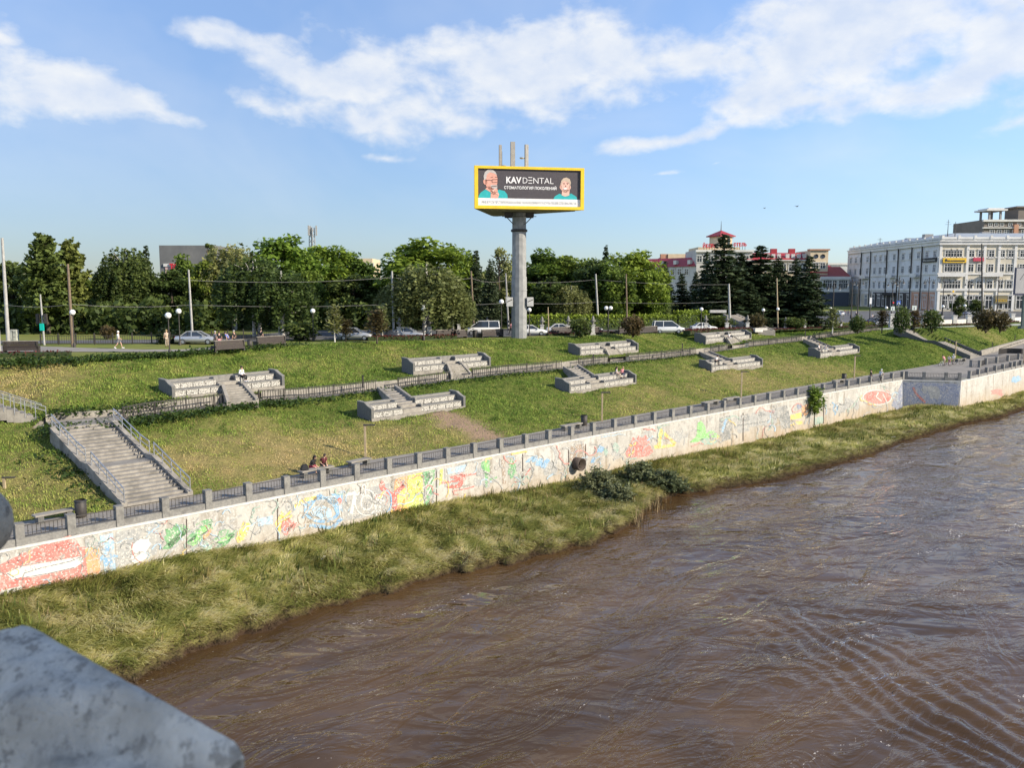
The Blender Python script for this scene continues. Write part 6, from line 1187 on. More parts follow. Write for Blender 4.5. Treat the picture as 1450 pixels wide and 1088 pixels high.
# low white building with red roof
o, f, w_, h = block('low_building', 'low pale building with arched windows and a dark red roof left of the corner building', 1163, 1203, 392, 368, 26, BLUEW)
f.box('cornice', -.4, w_+.4, h-1.2, h+.1, .7, .8, TRIM); f.box('shop_front', 0, w_, 0, f.z_at(1180, 414), .3, .3, solid('shop_dark_blue', (.06,.07,.09), .5)); f.box('string_course', 0, w_, f.z_at(1180, 413.5), f.z_at(1180, 411), .45, .5, TRIM)
for x in (1168,1174,1181,1190,1196): f.window(f.s_at(x), 1.7, f.z_at(x, 408.5), f.z_at(x, 397.5))
mb = MB(); mb.add([(-.5, -.6, h), (w_+.5, -.6, h), (w_+.5, 26, h), (-.5, 26, h), (3, 11, h+4.6), (w_, 11, h+4.6)], [(0, 1, 5, 4), (2, 3, 4, 5), (3, 0, 4), (1, 2, 5)]); obj('roof', mb, pm('old_red_roof', (.3,.07,.06), (.22,.05,.045), 1, .7), o)
o, f, w_, h = block('flat_building', 'flat pale grey block showing above the low building', 1169, 1204, 373, 470, 20, BLUEW); f.box('cornice', -.3, w_+.3, h-.9, h+.2, .5, .5, TRIM)
o, f, w_, h = block('brick_house', 'small brick and ochre house roof between the hotel and the corner building', 1170, 1184, 384, 420, 15, SALMON); mb = MB(); mb.add([(-1, -1, h), (w_+1, -1, h), (w_+1, 15, h), (-1, 15, h), (1, 7, h+3), (w_-1, 7, h+3)], [(0, 1, 5, 4), (2, 3, 4, 5), (3, 0, 4), (1, 2, 5)]); obj('roof', mb, REDR, o)
# hotel with the red roof
HC = cr_mat('hotel_cream', (.62,.5,.33)); HG = cr_mat('hotel_shade_grey', (.5,.47,.42)); YH = 372.  # grey copy of the cream, with the left part's shade in its colour
hc = at_Y(1050, 353, YH); zg = float(Zu(1050)); hot = thing('hotel', 'hotel with bright red roofs and a square spired tower behind the spruces', 'building', (hc[0], YH, zg)); HO = Vector((hc[0], YH, zg))
f = Face((hc[0], YH, zg), (1, 0, 0), hot); sx = lambda px: f.s_at(px); zz = lambda py, px=1060: f.z_at(px, py)
a, b = sx(1040), sx(1145); mb = MB(); mb.box(((a+b)/2, 9, zz(368)/2), (b-a, 18, zz(368))); obj('wall', mb, HC, hot)
mb = MB(); z0, z1 = zz(368), zz(357.5); mb.add([(a, -.8, z0), (b, -.8, z0), (b, 19, z0), (a, 19, z0), (a, 5, z1), (b, 5, z1), (b, 12, z1), (a, 12, z1)], [(0, 1, 5, 4), (4, 5, 6, 7), (2, 3, 7, 6), (1, 2, 6, 5), (3, 0, 4, 7)]); rf = obj('roof', mb, REDR, hot); f.box('cornice', a, b, zz(369.5), zz(368), .9, 1, TRIM)
for x in (1086,1094,1102,1114,1122,1130,1138):
    s_ = sx(x); mb = MB(); mb.box((s_, 1.3, (z0+z1)/2), (1.5, 1.4, 1.9)); d_ = obj('dormer', mb, M['white'], rf)
for x in (1101, 1127): s_ = sx(x); mb = MB(); mb.box((s_, 8, z1+.6), (2.6, 2, 2.6)); obj('chimney', mb, REDR, rf)
for x in (1086,1097,1108,1119,1130,1139): f.window(sx(x), 2.2, zz(384), zz(375))
a, b = sx(1142.5), sx(1167.5); mb = MB(); mb.box(((a+b)/2, 7, zz(355)/2), (b-a, 19, zz(355))); obj('end_wing', mb, HC, hot); f.box('cornice', a-.5, b+.5, zz(355), zz(353), 3.2, 3.6, SALMON); f.box('cornice', a-.2, b+.2, zz(387), zz(385), 2.8, 1, REDR)
f3 = Face((hc[0], YH-2.5, zg), (1, 0, 0), hot)
for x in (1153.5, 1163): f3.window(f3.s_at(x), 2.1, f3.z_at(x, 380), f3.z_at(x, 373)); mb = MB(); mb.lathe([(.01, 0), (.85, .02), (.95, .1)], (0, 0, 0), 14); mb.v = [(v[0]+f3.s_at(x), -2.5-v[2]-.05, v[1]+f3.z_at(x, 363)) for v in mb.v]; obj('round_window', mb, M['glass'], hot)
# central block and the shaded left wings
a, b = sx(985), sx(1064); mb = MB(); mb.box(((a+b)/2, 12, zz(354)/2), (b-a, 24, zz(354))); obj('central_block', mb, HG, hot); f.box('cornice', a-.6, b+.6, zz(357), zz(354), 1.1, 1.2, TRIM)
mb = MB(); zt = zz(351); mb.box(((a+b)/2-2, 12, zz(353)), (b-a-6, 20, 2)); obj('attic', mb, HC, hot)
for x in (989,997,1005,1046,1055): f.window(sx(x), 2., zz(371), zz(363))
ta, tb2 = sx(1013.5), sx(1036); tw_ = tb2-ta; mb = MB(); mb.box(((ta+tb2)/2, 8, (zz(334)+zz(356))/2), (tw_, tw_, zz(334)-zz(356)), .5); tw = obj('tower', mb, HC, hot)
mb = MB(); mb.box(((ta+tb2)/2, 8, zz(333.3)), (tw_*1.3, tw_*1.3, .5), .5); c_ = Vector(((ta+tb2)/2, 8, zz(333))); r_ = tw_*.66; q = [c_+Matrix.Rotation(.5, 3, 'Z') @ Vector((i*r_, j*r_, 0)) for i, j in ((-1, -1), (1, -1), (1, 1), (-1, 1))]; mb.add(q+[c_+Vector((0, 0, 2.6))], [(0, 1, 4), (1, 2, 4), (2, 3, 4), (3, 0, 4)]); obj('tower_roof', mb, REDR, tw)
mb = MB(); mb.tube([c_+Vector((0, 0, 2)), c_+Vector((0, 0, zz(311)-zz(333)))], [.22, .06], 6); obj('spire', mb, M['iron'], tw)
for k in (-1, 1):
    mb = MB(); q = c_+Matrix.Rotation(.5, 3, 'Z') @ Vector((k*tw_*.2, -tw_*.52, 0)); mb.box((q.x, q.y, zz(341)), (1.3, .2, 3), .5); obj('tower_window', mb, M['glass'], tw)
def roofletters(name, txt, px0, px1, y0, y1, m, label):
    P = HO+Vector((sx(px0), -.5, zz(y1))); o = thing(name, label, 'sign', tuple(P)); L_ = sx(px1)-sx(px0); t = text_mb(txt, (zz(y0)-zz(y1))/.73, .08, .12, 'CENTER', L_); obj('letters', place(t, (L_/2, 0, 0), (1, 0, 0), (0, 0, 1), (0, -1, 0)), m, o); mb = MB(); n = 5
    for i in range(n): mb.beam((L_*(i+.5)/n, .3, -2.2), (L_*(i+.5)/n, .3, zz(y0)-zz(y1)), .15, .15)
    obj('frame', mb, M['iron'], o)
RED = solid('sign_red', (.6,.03,.04), .5)
roofletters('roof_sign', 'ЙКСРА', 993, 1012, 345.5, 351, RED, 'red letters on the roof left of the hotel tower'); roofletters('roof_sign', 'ОТЕЛЬ', 1036, 1054.5, 344, 348.5, RED, 'small red letters on the roof right of the hotel tower')
fl2 = Face(tuple(HO+Vector((sx(985), 1, 0))), (-.62, .78, 0), hot); fl2.n = Vector((-.78, -.62, 0)); LW = 46; mb = fl2.quad(MB(), 0, LW, 0, zz(377), 0, 14); obj('left_wing', mb, HG, hot)
mb = MB(); e_, n_ = fl2.e, fl2.n; p0 = fl2.P0-HO; z0, z1 = zz(377), zz(363.5); q = [p0+n_*.7+Vector((0, 0, z0)), p0+e_*LW+n_*.7+Vector((0, 0, z0)), p0+e_*LW-n_*6+Vector((0, 0, z1)), p0-n_*6+Vector((0, 0, z1)), p0-n_*15+Vector((0, 0, z0)), p0+e_*LW-n_*15+Vector((0, 0, z0))]; mb.add(q, [(1, 0, 3, 2), (2, 3, 4, 5)]); lr = obj('left_roof', mb, REDR, hot)
for j in range(5):
    c = p0+e_*(4+j*8)+Vector((0, 0, z0+1.9))-n_*.8; mb = MB(); mb.box(c, (1.6, 1.6, 1.8), math.atan2(e_.y, e_.x)); obj('dormer', mb, M['white'], lr); fl2.window(5+j*8, 2.1, zz(389), zz(381)); fl2.window(9+j*8 if j < 4 else 43, 2.1, zz(389), zz(381))
o, f, w_, h = block('ochre_house', 'ochre house with red roof ridges behind the left wing of the hotel', 936, 986, 371, 450, 20, HC); mb = MB(); mb.add([(-2, -1, h), (w_, -1, h), (w_, 21, h), (-2, 21, h), (4, 10, h+4.5), (w_-2, 10, h+4.5)], [(0, 1, 5, 4), (2, 3, 4, 5), (3, 0, 4), (1, 2, 5)]); rf = obj('roof', mb, REDR, o); mb = MB(); mb.box((w_*.45, 3, h+2), (9, 4, 4.4)); obj('gable', mb, HC, rf); mb = MB(); mb.box((w_*.1, 3, h+2), (3.5, 3, 4.4)); obj('chimney', mb, SALMON, rf)
# buildings at the left
o, f, w_, h = block('theatre_block', 'big plain grey roof block with a white band and red lettering behind the left trees', 225, 303, 347.5, 175, 18, pm('grey_cladding', (.17,.17,.16), (.13,.13,.125), .3, .8, c3=(.22,.21,.19), s3=.1))
f.box('white_band', f.s_at(234), f.s_at(262), f.z_at(245, 377.5), f.z_at(245, 373.5), .25, .3, TRIM); t = text_mb('ТС', 2.4, .06, .1, 'CENTER', f.s_at(255)-f.s_at(243)); obj('lettering', place(t, Vector((f.s_at(249), -.35, f.z_at(249, 386)))+Vector((0, 0, 0)), (1, 0, 0), (0, 0, 1), (0, -1, 0)), RED, o); f.box('red_panel', f.s_at(236), f.s_at(262), f.z_at(245, 388), f.z_at(245, 378), .12, .1, solid('pink_panel', (.6,.4,.36), .7))
o, f, w_, h = block('apartment_house', 'beige apartment house glimpsed between the trees at the left', 22, 56, 378, 230, 14, HC)
for i in range(5):
    for j in range(3): f.window(w_*(i+.5)/5, 1.6, h-3.4-j*3.2, h-1.6-j*3.2, trim=False)
o, f, w_, h = block('apartment_house', 'beige top floor showing above the pale green tree left of the big round tree', 505, 527, 366, 230, 14, HC)
for i in range(4): f.window(w_*(i+.5)/4, 1.5, h-3.2, h-1.4, trim=False)
b_ = at_Y(442, 347, 210); o = thing('lattice_mast', 'steel lattice radio mast with antennas above the bright trees', 'mast', (b_[0], 210, 12)); h = at_Y(442, 322, 210)[2]-12; mb = MB()
for s in range(4): a_ = s*1.571+.4; mb.tube([(1.2*math.cos(a_), 1.2*math.sin(a_), 0), (.6*math.cos(a_), .6*math.sin(a_), h)], .1, 5)
for j in range(16):
    z0, z1 = h*j/16, h*(j+1)/16; r0 = 1.2-.6*j/16
    for s in range(4): a_, b2 = s*1.571+.4, (s+1)*1.571+.4; mb.beam((r0*math.cos(a_), r0*math.sin(a_), z0), (r0*math.cos(b2), r0*math.sin(b2), z1), .08, .08)
obj('lattice', mb, M['pole_grey'], o)
for s in range(3): mb = MB(); a_ = s*2.1; mb.box((1.1*math.cos(a_), 1.1*math.sin(a_), h-.8), (.35, .35, 2.4)); obj('antenna', mb, M['pole_white'], o)
# ------------------------------------------------------------------ globe lamps, poles, wires
def seg_thing(name, label, cat, px, yb, z=None): b = upt(px, yb) if z is None else at_z(px, yb, z); return thing(name, label, cat, tuple(b)), b
lampP = thing('globe_lamp', 't', 'street lamp'); mb = MB(); mb.tube([(0, 0, -.1), (0, 0, 3.5)], [.075, .05], 8); mb.lathe([(.16, -.05), (.16, .35), (.09, .5)], (0, 0, 0), 10); obj('post', mb, M['iron'], lampP); mb = MB(); mb.ball((0, 0, 3.75), .3, 16); obj('globe', mb, M['opal'], lampP); mb = MB(); mb.lathe([(.06, 3.35), (.17, 3.45), (.17, 3.52)], (0, 0, 0), 10); obj('collar', mb, M['iron'], lampP)
first = True
for px, yb, yt, lb in ((105.5,492,438.5,'globe lamp on a dark post beside the brown pole at the left'),(240.5,502,442.5,'nearest globe lamp, on the left crest in front of the footpath'),(255,489,437,'globe lamp behind the two small firs'),(444,483.5,437,'globe lamp beside the dark maroon bush'),(600,481.5,432.5,'globe lamp in front of the pale weeping birch'),(710,471,424,'half hidden globe lamp just left of the billboard column'),(749.5,476,436,'globe lamp just right of the billboard column'),
   (992.5,470.5,435.5,'globe lamp between the hedge and the grey wire pole'),(1080,468.5,437,'globe lamp in front of the spruces left of the tan pole'),(1100.5,467,435.5,'globe lamp in front of the tan pole by the spruces'),(1175,463,435,'globe lamp at the corner of the low pale building'),(1254,461,434,'globe lamp left of the crossing light'),(1334,459,432,'globe lamp in front of the corner of the cream building'),(1365,458,431,'globe lamp before the ground floor windows right of the corner')):
    b = upt(px, yb); h = at_Y(px, yt, b[1])[2]-b[2]; s = h/4.05; sc_ = (max(s, .85),)*2+(s,)
    if first: lampP.location = tuple(b); lampP.scale = sc_; tag(lampP, lb, group='globe lamps of the upper promenade'); first = False
    else: dup(lampP, tuple(b), 0, lb, sc_, 'globe lamps of the upper promenade')
o, b = seg_thing('double_globe_lamp', 'double globe lamp with two white globes in front of the hedge', 'street lamp', 861, 474); h = at_Y(861, 434, b[1])[2]-b[2]; mb = MB(); mb.tube([(0, 0, -.1), (0, 0, h-.4)], [.1, .07], 8); mb.beam((-.35, 0, h-.6), (.35, 0, h-.6), .06, .06); obj('post', mb, M['iron'], o)
for s in (-1, 1): mb = MB(); mb.ball((s*.33, 0, h-.25), .3, 16); obj('globe', mb, M['opal'], o)
def pole(px0, y0, px1, y1, r, m, label, name='utility_pole', extra=None):
    o, b = seg_thing(name, label, 'pole', px1, y1); t = at_Y(px0, y0, b[1])-b; mb = MB(); mb.tube([(0, 0, -.3), tuple(t*.5), tuple(t)], [r, r*.85, r*.65], 10); obj('shaft', mb, M[m], o); return o, b, t
WP = {}
for k, a in {'mast': (3,337,12,489,.2,'pole_white','tall thick grey white mast at the left edge'), 'brown': (96,374,103,491,.17,'pole_brown','tall brown wooden pole beside a globe lamp at the left'), 'w1': (267,382,273,484,.14,'pole_white','white concrete pole in front of the dark birch'), 'w2': (555,384,558,479,.17,'pole_white','pale pole behind the weeping birches'), 'b2': (667,384,671.5,474,.17,'pole_brown','brown pole between the benches left of the billboard'),
   'g3': (716,387,720.5,471,.16,'pole_grey','grey pole with striped foot just left of the billboard column'), 'w4': (843.5,388,847.5,467,.19,'pole_white','white pole behind the benches left of the double globe lamp'), 'b5': (886.5,388,888,467.5,.16,'pole_brown','brown pole behind the bench pair left of the white van'), 'w6': (1032,402,1034,469,.24,'pole_white','pale thick wire pole in front of the spruces'), 't7': (1100,394,1101.5,467,.15,'pole_tan','tan pole in front of the spruces by a globe lamp'),
   'x8': (776,435,777,474,.09,'pole_tan','thin tan stake pole right of the billboard column'), 'k9': (1390.2,345,1391,459,.2,'iron','tallest dark pole in front of the cream facade')}.items():
    WP[k] = pole(*a)
o, b, t = WP['g3']; mb = MB()
for z in (.3, .9, 1.5): mb.lathe([(.19, z), (.19, z+.28)], (0, 0, 0), 10)
obj('stripes', mb, M['black'], o); mb = MB(); mb.box((.05+t[0]*.55, -.2, t[2]*.56), (.55, .1, .9)); obj('sign_back', mb, M['pole_grey'], o)
def wire(label, pts, sag=.3, r=.016):
    P = []
    for a, b in zip(pts[:-1], pts[1:]):
        a, b = Vector(a), Vector(b)
        for i in range(9): f = i/8; q = a.lerp(b, f); q.z -= sag*4*f*(1-f); P.append(q)
    o = thing('overhead_wire', label, 'wire', tuple(P[0])); mb = MB(); mb.tube([p-P[0] for p in P], r, 4); obj('cable', mb, M['pole_grey'], o)
def pt(k, py, dx=0): o, b, t = WP[k]; f = (at_Y(0, py, b[1])[2]-b[2])/t[2]; return b+t*f
wire('upper overhead wire crossing in front of the trees right of the billboard', [pt('g3', 399), pt('w4', 396), pt('w6', 403)]); wire('lower overhead wire crossing in front of the trees right of the billboard', [pt('g3', 428), pt('w4', 427.5), pt('w6', 427)], .3)
wire('overhead wire from the left mast to the pale pole', [pt('mast', 432), pt('brown', 431), pt('w1', 432), pt('w2', 431), pt('g3', 429)], .25); wire('high overhead wire between the white pole and the brown pole', [pt('w1', 397), pt('w2', 393), pt('b2', 394), pt('g3', 397)], .4)
# low path lamps on the promenade and bollard lights
gp = thing('promenade_lamp', 't', 'lamp post'); mb = MB(); mb.beam((0, 0, -.2), (0, 0, 2.5), .13, .13, (0, 1, 0)); obj('post', mb, M['pole_tan'], gp); mb = MB(); mb.box((.28, 0, 2.52), (.78, .17, .1)); obj('lamp_head', mb, M['iron'], gp); first = True
for px, yb, yt, lb in ((8,713,676,'square promenade lamp post at the left edge'),(517.5,648.5,601.5,'square promenade lamp post above the slab bench near the bare earth'),(852.5,595.5,555.5,'square promenade lamp post below the second lower terrace'),(1049.5,563,526,'square promenade lamp post below the third lower terrace'),(1209.5,535.5,503.5,'square promenade lamp post behind the two cyclists'),(1352.5,509.5,482.5,'square lamp post on the bastion square behind the bicycles')):
    b = at_z(px, yb, ZP+.1); h = at_Y(px, yt, b[1])[2]-b[2]; s_ = (h/2.55)
    if first: gp.location = tuple(b); gp.scale = (1, 1, s_); tag(gp, lb, group='square lamp posts on the promenade'); first = False
    else: dup(gp, tuple(b), 0, lb, (1.15, 1.15, s_), 'square lamp posts on the promenade')
b = at_z(1449.5, 512, 5.4); dup(gp, tuple(b), 0, 'taller square lamp post at the right edge by the ramp fence', (1.2, 1.2, (at_Y(1449, 472, b[1])[2]-b[2])/2.55), 'square lamp posts on the promenade')
bo = thing('bollard_light', 't', 'bollard light'); mb = MB(); mb.box((0, 0, .55), (.12, .12, 1.1)); obj('post', mb, M['iron'], bo); mb = MB(); mb.box((0, 0, 1.13), (.16, .16, .06)); obj('cap', mb, M['black'], bo); first = True
for px, yb, lb in ((514,549,'small dark bollard light above the path left of the first lower terrace steps'),(840,516,'small dark bollard light beside the second lower terrace'),(966,498,'small dark bollard light above the path before the topmost terrace'),(1140,478,'small dark bollard light beside the last lower terrace'),(1405,493,'small dark bollard light on the far right slope'),(1437,482,'rightmost small dark bollard light on the slope')):
    b = ground(px, yb)
    if first: bo.location = tuple(b); tag(bo, lb, group='bollard lights on the slope'); first = False
    else: dup(bo, tuple(b), 0, lb, None, 'bollard lights on the slope')
# white plinths with urns
plp = thing('plinth_with_urn', 't', 'plinth'); mb = MB(); mb.box((0, 0, .75), (.62, .62, 1.5), 0, .86); mb.box((0, 0, .1), (.8, .8, .2)); mb.box((0, 0, 1.54), (.72, .72, .1)); obj('plinth', mb, M['white'], plp); mb = MB(); mb.lathe([(.12, 1.6), (.2, 1.7), (.1, 1.85), (.42, 2.1), (.46, 2.2), (.2, 2.25), (.22, 2.5), (.12, 2.8), (.02, 2.95)], (0, 0, 0), 12); obj('urn', mb, M['granite'], plp); first = True
for px, yb, yt, lb in ((566,480,449,'white plinth with a dark urn beside the bent birch trunk'),(608,478.5,449,'white plinth with a dark urn under the pale weeping birch'),(650,471,449,'white plinth with a dark urn left of the white van by the benches'),(690,469,448,'white plinth with a dark urn right of the white van by the benches'),(767.5,474,448,'white plinth with a dark urn between the white car and the thin stake'),(804.5,474,447,'white plinth with a dark urn left of the round dark bush'),(839.5,474.5,447,'white plinth with a dark urn beside the white pole'),
   (999,470.5,446,'plinth with an urn left of the pale wire pole'),(1029,470,446,'plinth with an urn touching the pale wire pole'),(1058,469.5,446,'plinth with an urn at the foot of the park steps'),(1112,467,449,'plinth with an urn right of the tan pole'),(1139.5,466,451,'plinth with an urn below the last but one spruce'),(1165.5,465,451,'plinth with an urn by the young corner tree'),(1191,464.5,452,'last plinth with an urn before the round bush')):
    b = upt(px, yb); h = at_Y(px, yt, b[1])[2]-b[2]; s_ = h/2.95
    if first: plp.location = tuple(b); plp.scale = (s_, s_, s_); tag(plp, lb, group='plinths with urns along the crest'); first = False
    else: dup(plp, tuple(b), 0, lb, (s_, s_, s_), 'plinths with urns along the crest')
# stone balustrade along the right crest
xs_ = (1262,1286,1308,1331,1351,1371,1393,1413,1433,1452); P = [upt(x, 463.5-(x-1262)*.042) for x in xs_]; o = thing('stone_balustrade', 'low white balustrade with square piers along the crest of the right slope', 'balustrade', tuple(P[0]))
for i, p in enumerate(P):
    q = Vector(p-P[0]); mb = MB(); hh = 2.6 if i == 0 else 1.9; mb.box((q.x, q.y, q.z+hh/2), (.85, .85, hh)); mb.box((q.x, q.y, q.z+hh+.08), (1.05, 1.05, .16)); obj('pier', mb, M['white'], o)
    if i and i != 2: a = Vector(P[i-1]-P[0]); mb = MB(); mb.beam(a+Vector((.4, .1, .55)), q+Vector((-.4, .1, .55)), .3, 1.1 if i > 3 else .5); obj('wall_panel', mb, M['white'], o)
xs_ = ((1040,1057),(1068,1085)); 
for a, b in xs_:
    A_, B_ = upt(a, 470), upt(b, 470); o = thing('low_wall', 'low white wall %s of the park steps' % ('left' if a == 1040 else 'right'), 'wall', tuple(A_)); mb = MB(); mb.beam((0, 0, .25), B_-A_+np.array([0, 0, .25]), .5, .6); mb.beam((0, 0, .6), B_-A_+np.array([0, 0, .6]), .62, .12); obj('wall', mb, M['white'], o)
o = thing('staircase', 'brown park steps climbing into the spruces between two low white walls', 'stairs', tuple(upt(1066, 469.5))); A_ = upt(1075, 470); tl = A_+np.array([-4.6, 6, 2.7]); tr = A_+np.array([-2.4, 6.6, 2.7]); bl = A_+np.array([.1, 0, 0]); br = A_+np.array([2.6, .2, 0]); stair_parts(o, tuple(upt(1066, 469.5)), tl, tr, bl, br, 12, m=M['pave'], cheek=.2, cw=.3, raise_=.05); mb = MB(); mb.box((-4.3, 8, 3.3), (3.0, .8, .5)); obj('canopy_slab', mb, M['white'], o)
b = upt(1079, 458); o = thing('notice_board', 'pale notice board among the spruces above the park steps', 'sign', tuple(b)); mb = MB(); mb.box((0, 0, 2.0), (1.3, .1, 1.5)); obj('board', mb, solid('notice', (.55,.56,.4), .7), o); mb = MB(); mb.tube([(-.5, .08, 0), (-.5, .08, 2.6)], .05, 6); mb.tube([(.5, .08, 0), (.5, .08, 2.6)], .05, 6); obj('posts', mb, M['iron'], o)
# railing of the left lawn
fp = [upt(x, y) for x, y in ((58,488.5),(108,488.5),(160,488),(215,487.5),(268,487),(300,485),(345,482),(385,480)) ]; o = thing('lawn_fence', 'low dark iron fence in front of the left wood', 'fence', tuple(fp[0])); mb = MB()
for a, b in zip(fp[:-1], fp[1:]):
    a, b = a-fp[0], b-fp[0]; L = np.linalg.norm(b-a); n = int(L/.24)
    for h in (.95, .15): mb.beam(a+np.array([0, 0, h]), b+np.array([0, 0, h]), .05, .05)
    for i in range(n): q = a+(b-a)*i/n; mb.box((q[0], q[1], .55), (.03, .03, .85))
obj('bars', mb, M['iron'], o); mb = MB()
for a, b in zip(fp[:-1], fp[1:]):
    for f in (0, .5): q = a+(b-a)*f-fp[0]; mb.box((q[0], q[1], .6), (.11, .11, 1.25))
obj('posts', mb, M['iron'], o)
# ------------------------------------------------------------------ cars
CARP = {k: pm('car_'+k, c, tuple(q*.96 for q in c), 3, .25, metal=m_, spec=.6) for k, c, m_ in (('white', (.72,.72,.7), 0), ('silver', (.45,.46,.47), .4), ('dark', (.05,.055,.065), .2), ('blue', (.12,.14,.2), .3))}
def car(kind, paint, label, px, yb, rz=0, sc_=1.0, at=None):
    """x forward. lower body lofted along x, glass house above, wheels, lamps"""
    b = upt(px, yb) if at is None else at; o = thing('parked_car' if kind != 'van' else 'parked_van', label, 'car' if kind != 'van' else 'van', tuple(b), rz, 'vehicles on the road behind the crest'); o.scale = (sc_,)*3
    if kind == 'van': L, Wd, base, belt, top = 4.9, 1.9, .32, 1.08, 1.95; prof = [(-2.45,.98,1.0),(-2.38,1.08,1.0),(1.2,1.08,1.0),(1.75,1.04,1.0),(2.3,.92,.96),(2.45,.7,.88)]; cab = [(-2.38,1.06,0.94),(-2.25,1.93,.84),(.5,1.93,.84),(1.75,1.06,.9)]
    elif kind == 'hatch': L, Wd, base, belt, top = 4.1, 1.7, .26, .9, 1.47; prof = [(-2.05,.8,.9),(-1.98,.92,.97),(.75,.93,1.0),(1.5,.86,.97),(1.95,.72,.9),(2.05,.55,.85)]; cab = [(-1.95,.9,.92),(-1.45,1.45,.78),(.05,1.45,.78),(.98,.9,.9)]
    else: L, Wd, base, belt, top = 4.5, 1.75, .25, .88, 1.42; prof = [(-2.25,.78,.9),(-2.1,.92,.96),(.8,.9,1.0),(1.7,.82,.97),(2.12,.68,.9),(2.25,.5,.85)]; cab = [(-1.65,.9,.9),(-.95,1.4,.76),(.2,1.4,.76),(1.12,.88,.9)]
    mb = MB(); rings = []
    for x, h, w_ in prof:
        y = Wd/2*w_; rings.append([(x, -y*.92, base), (x, -y, base+.22), (x, -y, h-.14), (x, -y*.9, h), (x, y*.9, h), (x, y, h-.14), (x, y, base+.22), (x, y*.92, base)])
    mb.loft(rings)
    # roof skin and pillars belong to the body
    (x0, z0, w0), (x1, z1, w1), (x2, z2, w2), (x3, z3, w3) = cab; Y = Wd/2
    mb.box(((x1+x2)/2, 0, top-.005), (x2-x1+.12, 2*Y*w1, .07))
    for s in (-1, 1):
        for a, c in (((x0, s*Y*w0*.97, z0), (x1, s*Y*w1*.97, z1)), ((x3, s*Y*w3*.97, z3), (x2, s*Y*w2*.97, z2)), (((x1+x2)/2-.05, s*Y*w1*1.06, belt), ((x1+x2)/2-.05, s*Y*w1*.98, top-.02))): mb.beam(a, c, .09, .09)
    obj('body', mb, CARP[paint], o, bevel=0)
    mb = MB(); rings = []
    for (x, z, w_) in ((x0+.03, z0-.02, w0), (x1+.02, z1-.05, w1), (x2-.02, z2-.05, w2), (x3-.03, z3-.02, w3)): rings.append([(x, -Y*w0*.95 if z < top-.1 else -Y*w_*.96, z), (x, Y*w0*.95 if z < top-.1 else Y*w_*.96, z)])
    v = [p for r in rings for p in r]; lo = [(p[0], p[1]*1.0, belt-.08) for p in v]
    mb.add(v, [(0, 1, 3, 2), (2, 3, 5, 4), (4, 5, 7, 6), (0, 2, 4, 6), (1, 7, 5, 3)]); obj('window_glass', mb, M['glass'], o)
    wr = .34 if kind == 'van' else .31
    for x in (-L*.3, L*.305):
        for s in (-1, 1):
            mb = MB(); pts = [(0, 0)]; n = 18; prof_ = [(wr*.62, .5), (wr, .5), (wr, -.5), (wr*.62, -.5)]; vs = []
            for r_, t_ in prof_: vs += [(x+r_*math.cos(6.2832*j/n), s*(Y-.1)+t_*.2, wr+r_*math.sin(6.2832*j/n)) for j in range(n)]
            mb.add(vs, [(i*n+j, i*n+(j+1) % n, (i+1)*n+(j+1) % n, (i+1)*n+j) for i in range(3) for j in range(n)], True); wh = obj('wheel', mb, M['rubber'], o)
            mb = MB(); vs = [(x+wr*.64*math.cos(6.2832*j/n), s*(Y-.02), wr+wr*.64*math.sin(6.2832*j/n)) for j in range(n)]; mb.add(vs, [tuple(range(n))]); vs = [(x+wr*.2*math.cos(6.2832*j/n), s*(Y+.012), wr+wr*.2*math.sin(6.2832*j/n)) for j in range(n)]; mb.add(vs, [tuple(range(n))]); obj('rim', mb, M['steel'], wh)
    for s in (-1, 1):
        mb = MB(); mb.box((L/2-.13, s*Y*.68, prof[-2][1]-.1), (.2, .34, .16)); obj('headlight', mb, M['opal'], o); mb = MB(); mb.box((-L/2+.06, s*Y*.74, prof[0][1]-.06), (.12, .24, .22)); obj('tail_light', mb, solid('tail_red', (.35,.02,.02), .3) if 'tail_red' not in bpy.data.materials else bpy.data.materials['tail_red'], o); mb = MB(); mb.box((x3-.25, s*(Y+.06), belt+.06), (.12, .16, .12)); obj('mirror', mb, CARP[paint], o)
    mb = MB(); mb.box((L/2-.02, 0, .42), (.08, Wd*.7, .16)); mb.box((-L/2+.02, 0, .42), (.08, Wd*.75, .14)); obj('bumper', mb, M['rubber'], o)
    return o
for a in [('sedan','silver','silver car half in tree shade behind the small firs at the left',280,487.5,.03),('hatch','silver','silver blue hatchback behind the red bed, facing right',503,481.8,.0),('hatch','dark','dark small car beside the reddish young tree',543,480.6,.0),('sedan','silver','silver car hidden behind the white plinths under the weeping birch',577,479.8,.0),('van','white','white delivery van behind the dark benches left of the billboard column',683,474.6,math.pi),
  ('sedan','white','white car just right of the billboard column',752,475,.05),('sedan','white','white car behind the brown bench left of the white pole',795,472.5,.0),('sedan','dark','dark car behind the bench beside the white pole',832,471.5,.0),('van','white','white minivan at the left end of the clipped hedge',946,472.2,.02),('sedan','white','white car behind the red bed right of the minivan',996,469.2,.1),('sedan','silver','silver car at the foot of the park steps',1043,467.2,.1)]: car(*a)
for a in [('sedan','white','white car driving on the far street before the low pale building',1187,447,1.9),('sedan','white','white car on the road above the right staircase',1252,461.2,.1),('sedan','dark','black car in front of the white one above the right staircase',1240,459.8,.1),('sedan','blue','dark blue car before the cream facade',1362,446.5,.05),('sedan','white','white car at the ground floor of the cream building',1376,446,.1)]: car(*a)
